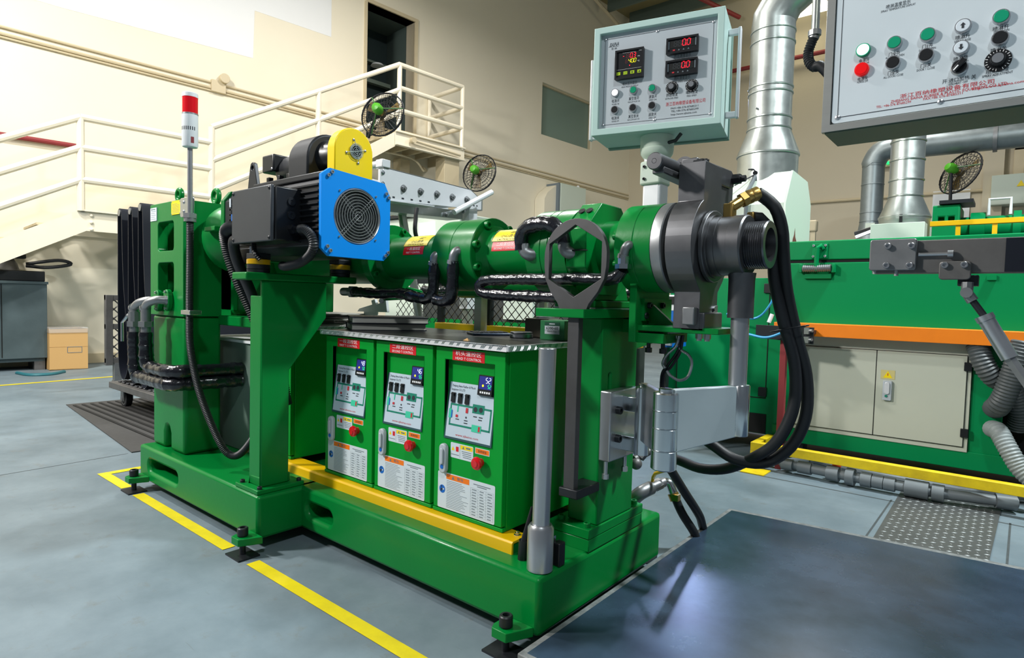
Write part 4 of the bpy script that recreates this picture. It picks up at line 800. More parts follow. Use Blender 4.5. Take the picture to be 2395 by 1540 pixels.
# ================================================================ things leaning on / standing by the pedestal
wr_ = thing('ring_spanner', 'big dark steel ring spanner with hexagonal opening hanging through the pedestal plate', 'spanner', (-0.04, 0.176, 0.39))
M_SPAN = mat('dark_mill_scale_steel', (88, 88, 90), 0.5, metal=0.6, var=0.5, scale=9, rgb2=(56, 52, 50)); rc = (-0.033, 1.080); hexa = [(rc[0]+0.1025*cos(radians(90+60*i)), 1.066+0.1025*sin(radians(90+60*i))) for i in range(6)]
og = [(rc[0]+0.1065*cos(radians(a)), rc[1]+0.1065*sin(radians(a))) for a in range(-4, 185, 8)]
og = og+[(rc[0]-0.1055, 1.05), (rc[0]-0.101, 1.015), (rc[0]-0.082, 0.978), (rc[0]-0.055, 0.945), (rc[0]-0.038, 0.905), (rc[0]+0.034, 0.905), (rc[0]+0.052, 0.945), (rc[0]+0.080, 0.978), (rc[0]+0.100, 1.015), (rc[0]+0.1055, 1.05)]
part('ring', B().ring(og, hexa, 'Y', 0.168, 0.184, (rc[0], 1.066)), M_SPAN, wr_, 0.0015)
part('shank', B().box(rc[0]-0.014, rc[0]+0.024, 0.165, 0.187, 0.40, 0.906), M_SPAN, wr_, 0.002)
part('hook', B().box(rc[0]-0.026, rc[0]+0.038, 0.160, 0.283, 0.385, 0.412), M_BLK2, wr_, 0.003)
bar = thing('steel_bar', 'bright turned steel bar with thicker foot standing on the base corner', 'steel bar', (-0.039, 0.052, 0.208))
part('foot_sleeve', B().lathe((-0.039, 0.052, 0.208), (0, 0, 1), [(0, 0.030), (0.002, 0.0365), (0.118, 0.0365), (0.128, 0.030)], 30), M_STEEL, bar)
part('shaft', B().cyl((-0.039, 0.052, 0.33), (-0.036, 0.056, 0.823), 0.0245, n=30), M_STEEL, bar, 0.002)
cnn = thing('cable_connector', 'small black cable connector on the base behind the steel bar', 'connector', (-0.06, 0.11, 0.208))
part('plug', B().cyl((-0.115, 0.07, 0.208), (-0.112, 0.07, 0.265), 0.014, n=12).cyl((-0.112, 0.07, 0.262), (-0.10, 0.09, 0.36), 0.009, 0.004, n=10), M_BLK, cnn)
part('socket', B().box(0.0-0.03, -0.004, 0.095, 0.125, 0.208, 0.275), M_BLK, cnn, 0.004)
part('clip', B().box(-0.032, -0.028, 0.09, 0.11, 0.24, 0.29), M_BRIGHT, cnn)

# ================================================================ yellow bed rails and temperature-control cabinets
for k, (ya, yb) in enumerate(((0.070, 0.150), (0.50, 0.58))):
    yr = thing('bed_rail', ('yellow painted bed rail along the front of the green base', 'yellow painted bed rail at the back of the green cabinets')[k], 'rail', (-0.8, ya, 0.208), 'yellow bed rails')
    if k == 0:
        part('channel', B().prism([(0.070, 0.182), (0.070, 0.240), (0.076, 0.246), (0.150, 0.246), (0.150, 0.238), (0.080, 0.238), (0.078, 0.236), (0.078, 0.182)], 'X', -1.62, -0.155), M_YEL, yr, 0.003)
        part('inner_bar', B().box(-1.62, -0.158, 0.078, 0.146, 0.209, 0.238), M_GREEN, yr)
        part('end_web', B().box(-0.19, -0.16, 0.079, 0.148, 0.209, 0.238), M_GREEN, yr)
        nut(yr, (-0.185, 0.070, 0.197), (0, -1, 0), 0.008); nut(yr, (-0.18, 0.125, 0.246), (0, 0, 1), 0.008)
    else:
        part('channel', B().box(-1.62, -0.25, ya, yb, 0.209, 0.246), M_YEL, yr, 0.003)
def add_cab_details(c, x0, zone_cn, zone_en, pv, sv):
    # c = cabinet thing; x0 = left edge on the front plane y = 0.1
    dx = x0-(-0.525)
    def X(v): return v+dx
    door = part('door', B().box(X(-0.521), X(-0.222), 0.0995, 0.118, 0.262, 0.793), M_GREEN2, c, 0.002)
    cut(door, B().add([(x, y, z) for x in (X(-0.478), X(-0.264)) for (y, z) in ((0.09, 0.754), (0.09, 0.495), (0.099, 0.495), (0.131, 0.754))], [(0, 1, 2, 3), (4, 7, 6, 5), (0, 4, 5, 1), (1, 5, 6, 2), (2, 6, 7, 3), (3, 7, 4, 0)]))
    # sloping control face inside the recess
    n = Vector((0, 0.259, -0.032)).normalized(); U = Vector((0, 0.032, 0.259)).normalized(); out = Vector((0, -U.z, U.y))
    o0 = Vector((X(-0.478), 0.0985, 0.495))
    def S(u, v, h=0.0): return o0+XP*u+U*v+out*h            # u right, v up the slope, h proud of it
    rec = B(); W_, H_ = 0.214, 0.261
    rec.quad(S(0, 0), S(W_, 0), S(W_, H_), S(0, H_))
    rec.add([S(0, 0), S(0, H_), (X(-0.478), 0.0995, 0.754)], [(0, 1, 2)]); rec.add([S(W_, 0), S(W_, H_), (X(-0.264), 0.0995, 0.754)], [(0, 1, 2)])
    rec.quad(S(0, H_), S(W_, H_), (X(-0.264), 0.0995, 0.754), (X(-0.478), 0.0995, 0.754))
    part('recess', rec, M_GREEN2, door)
    pl = part('control_panel', B().add([S(0.004, 0.003), S(0.210, 0.003), S(0.210, 0.243), S(0.004, 0.243)]+[S(0.004, 0.003, 0.003), S(0.210, 0.003, 0.003), S(0.210, 0.243, 0.003), S(0.004, 0.243, 0.003)], [(4, 5, 6, 7), (0, 1, 5, 4), (1, 2, 6, 5), (2, 3, 7, 6), (3, 0, 4, 7)]), M_LGRN if False else mat_edge, c)
    fb_ = B().quad(S(0.010, 0.010, 0.0034), S(0.205, 0.010, 0.0034), S(0.205, 0.238, 0.0034), S(0.010, 0.238, 0.0034))
    part('film', fb_, M_FILM, pl)
    h = 0.0038
    t = B(); put_text(t, '浙江百纳橡塑设备', 0.0165, S(0.018, 0.190, h), XP, U, width=0.112); put_text(t, 'Zhejiang Baina Rubber & Plastic', 0.010, S(0.018, 0.172, h), XP, U, width=0.104); put_text(t, 'Equipment CO.,LTD', 0.010, S(0.018, 0.160, h), XP, U, width=0.06)
    bm_ = bpy.data.meshes.new('lettering'); bm_.from_pydata(t.v, [], t.f); link('lettering', bm_, M_INK, pl, kind='stuff')
    text(pl, 'www.zjbaina.com', 0.010, S(0.105, 0.017, h), XP, U, M_INKR, 'C', width=0.10)
    # flow diagram
    g = B()
    def bar(b, u0, u1, v0, v1, hh=h): b.quad(S(u0, v0, hh), S(u1, v0, hh), S(u1, v1, hh), S(u0, v1, hh))
    bar(g, 0.025, 0.195, 0.112, 0.118); bar(g, 0.193, 0.199, 0.047, 0.118); bar(g, 0.022, 0.197, 0.047, 0.053); bar(g, 0.020, 0.026, 0.047, 0.118); bar(g, 0.118, 0.168, 0.098, 0.126, h+0.0003)
    part('flow_diagram', g, M_LGRN, pl, kind='stuff')
    for q4 in ((0.016, 0.028, 0.070, 0.100), (0.052, 0.057, 0.093, 0.113), (0.122, 0.162, 0.040, 0.062)):
        g = B(); bar(g, *q4, h+0.0006); part('diagram_tank', g, M_LMINT, pl)
    g = B(); bar(g, 0.027, 0.032, 0.072, 0.096, h+0.0009); part('diagram_cooler', g, M_LBLUE, pl)
    for q4 in ((0.090, 0.100, 0.094, 0.110), (0.048, 0.058, 0.076, 0.084), (0.150, 0.158, 0.043, 0.059)):
        g = B(); bar(g, *q4, h+0.001); part('diagram_heater', g, M_INKR, pl)
    g = B()
    for (u, v, r) in ((0.131, 0.110, 0.008), (0.154, 0.111, 0.008), (0.094, 0.080, 0.003)): g.add([S(u+r*cos(a), v+r*sin(a), h+0.0008) for a in [2*pi*i/14 for i in range(14)]], [tuple(range(14))])
    for (u, v) in ((0.124, 0.086), (0.148, 0.086), (0.048, 0.068), (0.086, 0.068), (0.086, 0.060), (0.146, 0.078)): bar(g, u, u+0.016, v, v+0.003)
    part('diagram_marks', g, M_INK, pl, kind='stuff')
    # rocker switches
    for k in range(3):
        u = 0.030+k*0.031
        sw_ = B(); b0 = [S(u-0.0085, 0.122, 0.0036), S(u+0.0085, 0.122, 0.0036), S(u+0.0085, 0.153, 0.0036), S(u-0.0085, 0.153, 0.0036)]
        sw_.add(b0+[p+out*0.004 for p in b0], [(4, 5, 6, 7), (0, 1, 5, 4), (1, 2, 6, 5), (2, 3, 7, 6), (3, 0, 4, 7)])
        rk = [S(u-0.0055, 0.126, 0.0075), S(u+0.0055, 0.126, 0.0075), S(u+0.0055, 0.139, 0.0078), S(u-0.0055, 0.139, 0.0078), S(u-0.0055, 0.150, 0.0135), S(u+0.0055, 0.150, 0.0135), S(u-0.0055, 0.150, 0.007), S(u+0.0055, 0.150, 0.007)]
        sw_.add(rk, [(0, 1, 2, 3), (3, 2, 5, 4), (4, 5, 7, 6), (0, 3, 4, 6), (1, 7, 5, 2)])
        part('rocker_switch', sw_, M_BLK, pl)
        bar_ = B(); bar(bar_, u-0.008, u+0.009, 0.118, 0.121); part('switch_caption', bar_, M_INKG, pl)
    # temperature controller
    ct = B(); q = [(0.137, 0.156), (0.200, 0.156), (0.200, 0.222), (0.137, 0.222)]
    ct.add([S(u, v, 0.0036) for u, v in q]+[S(u+(0.002 if u < 0.17 else -0.002), v+(0.002 if v < 0.19 else -0.002), 0.013) for u, v in q], [(4, 5, 6, 7), (0, 1, 5, 4), (1, 2, 6, 5), (2, 3, 7, 6), (3, 0, 4, 7)])
    tcn = part('temperature_controller', ct, M_BLK, pl)
    d_ = B(); d_.quad(S(0.143, 0.177, 0.0134), S(0.195, 0.177, 0.0134), S(0.195, 0.217, 0.0134), S(0.143, 0.217, 0.0134)); part('screen', d_, M_LCD, pl)
    d_ = B(); seg7(d_, pv, S(0.170, 0.197, 0.0138), XP, U, 0.016, 0.05); part('process_digits', d_, M_WDIG, pl, kind='stuff')
    d_ = B(); seg7(d_, sv, S(0.180, 0.181, 0.0138), XP, U, 0.0105, 0.05); part('setpoint_digits', d_, M_GDIG, pl, kind='stuff')
    d_ = B(); d_.add([S(0.160+0.004*cos(a), 0.188+0.004*sin(a), 0.0138) for a in [2*pi*i/12 for i in range(12)]], [tuple(range(12))]); part('status_dot', d_, M_YLIT, pl)
    d_ = B()
    for i in range(5): d_.quad(S(0.149+i*0.009, 0.164, 0.0134), S(0.155+i*0.009, 0.164, 0.0134), S(0.155+i*0.009, 0.170, 0.0134), S(0.149+i*0.009, 0.170, 0.0134))
    part('key_legends', d_, M_INKW, pl, kind='stuff')
    # labels on the door
    y = 0.0990
    zl = part('zone_label', B().box(X(-0.444), X(-0.305), y-0.0003, y+0.0003, 0.754, 0.787), M_LRED, c)
    text(zl, zone_cn, 0.0155, (X(-0.3745), y-0.0006, 0.7715), XP, ZP, M_INKW, 'C', width=0.112); text(zl, zone_en, 0.0115, (X(-0.3745), y-0.0006, 0.7575), XP, ZP, M_INKW, 'C', width=0.112)
    hb = part('door_handle', B().prism(rrect(X(-0.484), X(-0.452), 0.383, 0.480, 0.015), 'Y', 0.084, 0.0995), M_GREYP, c, 0.004)
    part('handle_grip', B().prism(rrect(X(-0.476), X(-0.460), 0.412, 0.466, 0.008), 'Y', 0.078, 0.084), M_GREYP, hb, 0.003)
    part('lock_barrel', B().cyl((X(-0.468), 0.0845, 0.405), (X(-0.468), 0.0825, 0.405), 0.007, n=16), M_LBLUE, hb)
    l2 = part('warning_label', B().prism(rrect(X(-0.444), X(-0.344), 0.439, 0.488, 0.004), 'Y', y-0.0003, y+0.0003), M_LABEL, c)
    part('yellow_field', flat(B(), X(-0.400), X(-0.347), 0.472, 0.485, y-0.0006), M_LYEL, l2)
    wv = B()
    wv.add([(X(-0.440), y-0.0006, 0.463), (X(-0.426), y-0.0006, 0.463), (X(-0.433), y-0.0006, 0.476)], [(0, 1, 2)]); part('warning_triangle', wv, M_LYEL, l2)
    wv = flat(B(), X(-0.420), X(-0.408), 0.461, 0.477, y-0.0006); part('stop_mark', wv, M_LRED, l2)
    wv = B(); wv.add([(X(-0.392), y-0.0008, 0.474), (X(-0.382), y-0.0008, 0.474), (X(-0.387), y-0.0008, 0.483)], [(0, 1, 2)])
    for i in range(4): flat(wv, X(-0.394+0.002*i), X(-0.352), 0.4645-i*0.006, 0.4665-i*0.006, y-0.0006)
    flat(wv, X(-0.440), X(-0.406), 0.449, 0.451, y-0.0006); flat(wv, X(-0.375), X(-0.356), 0.476, 0.481, y-0.0008); flat(wv, X(-0.4025), X(-0.4018), 0.442, 0.486, y-0.0006)
    part('fine_print', wv, M_INKG, l2, kind='stuff')
    ol = part('orange_label', B().box(X(-0.336), X(-0.276), y-0.0003, y+0.0003, 0.470, 0.489), M_LABEL, c); part('orange_field', flat(B(), X(-0.334), X(-0.278), 0.472, 0.487, y-0.0006), M_LORA, ol)
    text(ol, '急停按钮', 0.009, (X(-0.306), y-0.0009, 0.476), XP, ZP, M_INK, 'C')
    part('stop_button', B().lathe((X(-0.311), 0.0995, 0.446), (0, -1, 0), [(0, 0.013), (0.012, 0.013), (0.014, 0.019), (0.020, 0.021), (0.026, 0.018), (0.028, 0.011), (0.030, 0.010)], 28), M_RED, c)
    lb = part('instruction_label', B().prism(rrect(X(-0.500), X(-0.250), 0.264, 0.384, 0.005), 'Y', y-0.0003, y+0.0003), M_LABEL, c)
    part('orange_header', flat(B(), X(-0.461), X(-0.358), 0.364, 0.381, y-0.0006), M_LORA, lb)
    ih = B(); ih.add([(X(-0.436), y-0.0009, 0.367), (X(-0.424), y-0.0009, 0.367), (X(-0.430), y-0.0009, 0.378)], [(0, 1, 2)]); put_text(ih, '警告', 0.010, (X(-0.412), y-0.0009, 0.369), XP, ZP, width=0.028)
    random.seed(3)
    for i in range(17): flat(ih, X(-0.459), X(-0.459+random.uniform(0.06, 0.098)), 0.3575-i*0.0054, 0.3588-i*0.0054, y-0.0006)
    for i in range(11): flat(ih, X(-0.352), X(-0.256), 0.3585-i*0.0088, 0.3588-i*0.0088, y-0.0006)
    for i in range(10):
        for k in range(3): flat(ih, X(-0.346+k*0.033), X(-0.346+k*0.033+random.uniform(0.013, 0.021)), 0.3525-i*0.0088, 0.3550-i*0.0088, y-0.0006)
    for xx in (-0.352, -0.320, -0.287, -0.256): flat(ih, X(xx), X(xx+0.0005), 0.270, 0.3588, y-0.0006)
    flat(ih, X(-0.340), X(-0.268), 0.371, 0.3735, y-0.0006); flat(ih, X(-0.324), X(-0.284), 0.3655, 0.368, y-0.0006)
    part('fine_print', ih, M_INKG, lb, kind='stuff')
    part('manual_sign', B().cyl((X(-0.479), y-0.0003, 0.327), (X(-0.479), y-0.0008, 0.327), 0.0135, n=24), M_LBLUE, lb)
    pg = B().add([(X(-0.479+u), y-0.001, 0.327+v) for u, v in ((-0.008, -0.008), (-0.002, -0.008), (0.0, -0.001), (0.004, -0.003), (0.004, 0.001), (-0.002, 0.003), (-0.007, 0.001))], [tuple(range(7))])
    pg.cyl((X(-0.482), y-0.0009, 0.335), (X(-0.482), y-0.0011, 0.335), 0.0028, n=10); part('reader_figure', pg, M_INK, lb)
    part('open_book', flat(B(), X(-0.476), X(-0.470), 0.325, 0.330, y-0.0012), M_LABEL, lb)
mat_edge = mat('slate_panel_edge', (38, 78, 84), 0.5)
CABS = ((-1.155, '一段温控区', 'FIRST T CONTROL', '48', '50', 'green temperature control cabinet labelled FIRST T CONTROL'), (-0.840, '二段温控区', 'SECOND T CONTROL', '46', '55', 'green temperature control cabinet labelled SECOND T CONTROL'), (-0.525, '机头温控区', 'HEAD T CONTROL', '52', '52', 'green temperature control cabinet labelled HEAD T CONTROL'))
for (x0, cn_, en_, pv, sv, lab) in CABS:
    c = thing('control_cabinet', lab, 'cabinet', (x0+0.15, 0.35, 0.246), 'green temperature control cabinets')
    body = part('body', B().box(x0, x0+0.307, 0.118, 0.58, 0.248, 0.797), M_GREEN2, c, 0.002)
    part('plinth_lip', B().box(x0, x0+0.307, 0.100, 0.118, 0.247, 0.259), M_GREEN2, c, 0.002)
    add_cab_details(c, x0, cn_, en_, pv, sv)
    lv = B()
    for zc in (0.38, 0.66):
        for i in range(7): lv.box(x0+0.3065, x0+0.3075, 0.46+i*0.012, 0.464+i*0.012, zc, zc+0.045)
    part('louvre_slots', lv, M_DARK, c, kind='stuff')
    part('key_hole', B().cyl((x0+0.3065, 0.44, 0.30), (x0+0.308, 0.44, 0.30), 0.007, n=12), M_DARK, c)
c4 = thing('control_cabinet', 'green control cabinet half hidden behind the motor stand', 'cabinet', (-1.56, 0.35, 0.246), 'green temperature control cabinets')
part('body', B().box(-1.72, -1.407, 0.118, 0.58, 0.248, 0.797), M_GREEN2, c4, 0.002)
part('door', B().box(-1.716, -1.411, 0.0995, 0.118, 0.262, 0.793), M_GREEN2, c4, 0.002)
part('plinth_lip', B().box(-1.72, -1.407, 0.100, 0.118, 0.247, 0.259), M_GREEN2, c4, 0.002)
part('instruction_label', B().box(-1.70, -1.445, 0.0985, 0.0995, 0.27, 0.39), M_LABEL, c4)
part('door_handle', B().prism(rrect(-1.69, -1.66, 0.40, 0.50, 0.013), 'Y', 0.086, 0.0995), M_GREYP, c4, 0.003)
# worktop of rubber and aluminium tread plate
for k, (xa, xb) in enumerate(((-1.172, -0.205), (-1.735, -1.395))):
    wt = thing('worktop', ('black rubber worktop with bright tread plate edge on three cabinets', 'short worktop with tread plate edge behind the motor stand')[k], 'worktop', ((xa+xb)/2, 0.33, 0.7975), 'tread plate worktops')
    tp = part('tread_plate_edge', B().ring([(xa, 0.084), (xb-0.01, 0.084), (xb, 0.094), (xb, 0.60), (xa, 0.60)], [(xa+0.012, 0.10), (xb-0.016, 0.10), (xb-0.016, 0.585), (xa+0.012, 0.585)], 'Z', 0.7905 if False else 0.7975, 0.816, ((xa+xb)/2, 0.33)) if False else B().box(xa, xb, 0.082, 0.0945, 0.7975, 0.816).box(xb-0.002 if False else xb, xb+0.010, 0.082, 0.60, 0.7975, 0.816), mat('bright_tread_plate_%d' % k, (222, 224, 226), 0.34, metal=0.5, var=0.15, scale=9), wt, 0.003)
    lg_ = B(); n_ = int((xb-xa)/0.034)
    for i in range(n_):
        x = xa+0.01+i*0.034
        for j in range(3 if i % 2 else 2):
            p = Vector((x+j*0.006, 0.0815, 0.7985)); q = p+Vector((0.010, 0, 0.016)); lg_.add([p+Vector((-0.001, 0.0005, 0)), p+Vector((0.002, 0.0005, 0)), q+Vector((0.002, 0.0005, 0)), q+Vector((-0.001, 0.0005, 0)), p.lerp(q, 0.5)+Vector((0.0005, -0.0014, 0))], [(0, 1, 4), (1, 2, 4), (2, 3, 4), (3, 0, 4)])
    for i in range(14):
        y = 0.10+i*0.035
        for j in range(2):
            p = Vector((xb+0.0105, y+j*0.007, 0.7985)); q = p+Vector((0, 0.010, 0.016)); lg_.add([p+Vector((-0.0005, -0.001, 0)), p+Vector((-0.0005, 0.002, 0)), q+Vector((-0.0005, 0.002, 0)), q+Vector((-0.0005, -0.001, 0)), p.lerp(q, 0.5)+Vector((0.0014, 0.0005, 0))], [(0, 1, 4), (1, 2, 4), (2, 3, 4), (3, 0, 4)])
    part('tread_lugs', lg_, M_BRIGHT, wt, kind='stuff')
    part('rubber_sheet', B().box(xa, xb, 0.0945, 0.60, 0.7975, 0.8155), mat('black_bench_rubber_%d' % k, (30, 32, 38), 0.32, var=0.3, scale=8, rgb2=(16, 18, 22)), wt)
# things on the worktop
def book(name, label, cat, corner, ang, w, l, z, h, cover=M_COVER, pages=M_PAPER, group=None):
    t = thing(name, label, cat, (corner[0], corner[1], z), group, rotz=ang)
    part('bottom_cover', B().box(-0.004, w, 0, l+0.004, 0, 0.003), cover, t); part('top_cover', B().box(-0.004, w, 0, l+0.004, h-0.003, h), cover, t)
    part('page_block', B().box(0.004, w-0.004, 0.004, l, 0.003, h-0.003), pages, t); part('spine', B().box(-0.005, 0.0, 0, l+0.004, 0, h) if False else B().box(0, w, l, l+0.004, 0.002, h-0.002), cover, t); return t
BC = (-1.005, 0.135)
book('ledger_book', 'thick dark ledger with worn page edges at the bottom of the pile', 'book', (-1.06, 0.15), radians(60), 0.30, 0.235, 0.8157, 0.028, group='ledgers on the worktop')
book('ledger_book', 'dark hardback ledger on top of the thicker one', 'book', (-1.055, 0.148), radians(58), 0.305, 0.23, 0.8439, 0.026, group='ledgers on the worktop')
pp = thing('document_pile', 'untidy pile of black plastic document sleeves behind the motor stand', 'documents', (-1.56, 0.3, 0.8155))
random.seed(5)
for i in range(7):
    a = random.uniform(-0.12, 0.12); x, y, z = -1.56+random.uniform(-0.02, 0.02), 0.30+i*0.004, 0.8157+i*0.0075; c_, s_ = cos(a), sin(a)
    part('sleeve', B().prism([(x+u*c_-v*s_, y+u*s_+v*c_) for u, v in ((-0.15, -0.2+i*0.012), (0.155-i*0.006, -0.2+i*0.012), (0.155-i*0.006, 0.2), (-0.15, 0.2))], 'Z', z, z+0.007), M_BLK if i % 3 else M_PAPER, pp, 0.001)
cl_ = thing('calculator', 'flat dark blue desk calculator lying on the worktop', 'calculator', (-0.60, 0.36, 0.8156), rotz=radians(58))
part('case', B().box(0, 0.15, 0, 0.11, 0.0, 0.010), mat('slate_blue_plastic', (44, 62, 84), 0.4), cl_, 0.004)
kb = B()
for i in range(7):
    for j in range(5): kb.box(0.008+i*0.019, 0.022+i*0.019, 0.008+j*0.019, 0.021+j*0.019, 0.010, 0.0135)
part('keys', kb, M_BLK, cl_, 0.001, kind='stuff')
solo('steel_ring', B().lathe((-0.43, 0.43, 0.8156), (0, 0, 1), [(0, 0.040), (0.002, 0.042), (0.013, 0.042), (0.015, 0.039), (0.021, 0.040), (0.022, 0.036), (0.022, 0.030), (0.0, 0.030)], 36, closed=True), M_STEEL, 'bright steel ring lying beside the green carton', 'steel ring')
gx = thing('parts_carton', 'small green carton marked 6200-60 on the worktop', 'box', (-0.345, 0.43, 0.8156), rotz=radians(8))
part('carton', B().box(0, 0.095, 0.0, 0.12, 0.0, 0.067), M_BOXG, gx, 0.001)
part('label', flat(B(), 0.018, 0.076, 0.020, 0.062, -0.0006), M_LABEL, gx); part('label_header', flat(B(), 0.018, 0.076, 0.049, 0.062, -0.0009), mat('dark_green_print', (10, 84, 60), 0.5), gx)
text(gx, '6200-60', 0.014, (0.047, -0.0012, 0.036), XP, ZP, M_INK, 'C', width=0.046); text(gx, 'Magnetic Range', 0.006, (0.047, -0.0012, 0.028), XP, ZP, M_INK, 'C'); part('header_mark', flat(B(), 0.036, 0.058, 0.0535, 0.0575, -0.0012), M_LABEL, gx)
part('rule', flat(B(), 0.018, 0.076, 0.0325, 0.033, -0.0012), M_INK, gx)
kg = thing('kraft_box', 'dull brown box with a steel disc on top behind the green carton', 'box', (-0.42, 0.52, 0.8156))
part('carton', B().box(-0.47, -0.36, 0.50, 0.585, 0.8156, 0.885), mat('dull_brown_card', (92, 84, 72), 0.7, var=0.2), kg, 0.002); part('steel_disc', B().cyl((-0.41, 0.545, 0.885), (-0.41, 0.545, 0.892), 0.036, n=28), M_STEEL, kg)
solo('paper_scrap', B().add([(-0.44, 0.14, 0.8157), (-0.41, 0.135, 0.8157), (-0.425, 0.16, 0.8157), (-0.425, 0.145, 0.824)], [(0, 1, 3), (1, 2, 3), (2, 0, 3)]), M_CARD, 'crumpled brown scrap near the worktop edge', 'scrap', smooth=False)

# ================================================================ display box on its post
DY = radians(13.7)
db = thing('display_box', 'pale mint control box with red digital readouts on a post', 'control box', (-.186, .473, 1.507), rotz=DY)
BW, BH, BD = 0.414, 0.352, 0.175
part('housing', B().ring([(0, 0), (BW, 0), (BW, BH), (0, BH)], [(0.021, 0.021), (BW-0.021, 0.021), (BW-0.021, BH-0.021), (0.021, BH-0.021)], 'Y', 0, 0.03, (BW/2, BH/2)).box(0, BW, 0.03, BD, 0, BH), M_MINT, db, 0.002)
part('back_lid', B().box(0.004, BW+0.004, BD, BD+0.02, -0.006, BH), M_MINTD, db, 0.002)
fpn = part('face_plate', B().box(0.021, BW-0.021, 0.016, 0.030, 0.021, BH-0.021), M_GREYP, db)
fy = 0.0155
def lineb(b, p, q, w, y=fy):
    p, q = Vector((p[0], y, p[1])), Vector((q[0], y, q[1])); d = (q-p).normalized(); n = Vector((-d.z, 0, d.x))*w/2; return b.quad(p-n, q-n, q+n, p+n)
ln_ = B(); c4_ = [(0.034, 0.036), (BW-0.034, 0.036), (BW-0.034, BH-0.036), (0.034, BH-0.036)]
for a, b_ in zip(c4_, c4_[1:]+c4_[:1]): lineb(ln_, a, b_, 0.0012)
part('border_line', ln_, M_INK, fpn)
for (x, z) in c4_+[(BW/2, 0.036), (BW/2, BH-0.036)]: screw(db, (x, 0.016, z), (0, -1, 0), 0.005, M_STEEL)
def sp(b, s, size, at, width=None, align='C', shear=0.0): return put_text(b, s, size, (at[0], fy, at[1]), XP, ZP, align, width, shear)
pr_ = B()
sp(pr_, '机头压力显示', 0.012, (0.1216, 0.1594), 0.048); sp(pr_, 'HEAD PRESSURE DISPLAY', 0.0075, (0.1219, 0.1512), 0.056)
sp(pr_, '挤出速度显示', 0.012, (0.2883, 0.223), 0.052); sp(pr_, 'EXTRUDER SPEED DISPLAY', 0.0075, (0.2887, 0.2138), 0.062)
sp(pr_, '喂料速度显示', 0.012, (0.2897, 0.1538), 0.050); sp(pr_, 'FEED SPEED DISPLAY', 0.0075, (0.29, 0.1452), 0.056)
for (u, cn_, en_), (x, z) in (((0, '电源开', 'POWER ON'), (0.07545, 0.1074)), ((0, '真空泵开', 'VACUUM PUMP ON'), (0.1369, 0.1083)), ((0, '速度开', 'SPEED ON'), (0.1988, 0.1069)), ((0, '电源关', 'POWER OFF'), (0.07666, 0.05114)), ((0, '真空泵关', 'VACUUM PUMP OFF'), (0.1375, 0.05081)), ((0, '速度关', 'SPEED OFF'), (0.1995, 0.05019))):
    sp(pr_, cn_, 0.0115, (x, z), 0.026 if len(cn_) == 3 else 0.034); sp(pr_, en_, 0.007, (x, z-0.0085), 0.024 if len(en_) < 10 else 0.040)
for (cn_, en_), (x, z) in ((('挤出速度', 'EXTRUDER SPEED'), (0.2597, 0.1048)), (('喂料速度', 'FEED SPEED'), (0.3215, 0.1057))):
    sp(pr_, cn_, 0.0115, (x, z), 0.036); sp(pr_, en_, 0.0075, (x, z-0.009), 0.040 if len(en_) > 11 else 0.030)
part('lettering', pr_, M_INK, fpn, kind='stuff')
lr = B(); sp(lr, '浙江百纳橡塑设备有限公司', 0.0135, (0.2414, 0.07569), 0.122, 'L'); part('company_lettering', lr, M_INKR, fpn, kind='stuff')
lr = B(); sp(lr, 'FAX:+86-576-87685311', 0.0085, (0.2579, 0.06339), 0.085, 'L'); sp(lr, 'TEL:+86-576-87685299', 0.0085, (0.2583, 0.05402), 0.085, 'L'); sp(lr, 'http://www.zjbaina.com', 0.0085, (0.2587, 0.04412), 0.080, 'L')
sp(lr, 'BAINA', 0.018, (0.04883, 0.2909), 0.031, 'L', 0.4); sp(lr, '百 纳', 0.0075, (0.06442, 0.2808), 0.018); lineb(lr, (0.04519, 0.2908), (0.07857, 0.2889), 0.0008)
part('contact_lettering', lr, M_INK, fpn, kind='stuff')
# meters
def meter(lab, x0, x1, z0, z1):
    m_ = part(lab, B().box(x0, x1, 0.003, 0.016, z0, z1), M_BLK, db, 0.002)
    part('bezel', B().ring([(x0, z0), (x1, z0), (x1, z1), (x0, z1)], [(x0+0.006, z0+0.006), (x1-0.006, z0+0.006), (x1-0.006, z1-0.006), (x0+0.006, z1-0.006)], 'Y', -0.001, 0.003, ((x0+x1)/2, (z0+z1)/2)), M_BLK, m_); return m_
(ax, az), (bx_, bz) = (0.07384, 0.1754), (0.1681, 0.2687)
m1 = meter('pressure_controller', ax, bx_, az, bz); W1 = bx_-ax; y_ = 0.0022
def U1(u, v, h=0): return Vector((ax+u*W1, y_-h, az+v*(bz-az)))
q = B(); seg7(q, '-', U1(0.25, 0.70), XP, ZP, 0.014); seg7(q, '0.3', U1(0.52, 0.70), XP, ZP, 0.0145); part('pressure_digits', q, M_RLIT, m1, kind='stuff')
q = B(); seg7(q, '8', U1(0.39, 0.70, -0.0004), XP, ZP, 0.0145); seg7(q, '8', U1(0.36, 0.53, -0.0004), XP, ZP, 0.0115); part('dim_digits', q, mat('dim_red_digits', (110, 40, 40), 0.5), m1)
q = B(); seg7(q, '40.0', U1(0.47, 0.53), XP, ZP, 0.0125); part('temperature_digits', q, M_YLIT, m1, kind='stuff')
q = B()
for k in range(4): q.quad(*[U1(0.06+k*0.245+u, 0.145+v+0.0*k) for u, v in ((0, 0), (0.14, 0), (0.14, 0.105), (0, 0.105))])
part('keypad', q, M_BTNY, m1, kind='stuff')
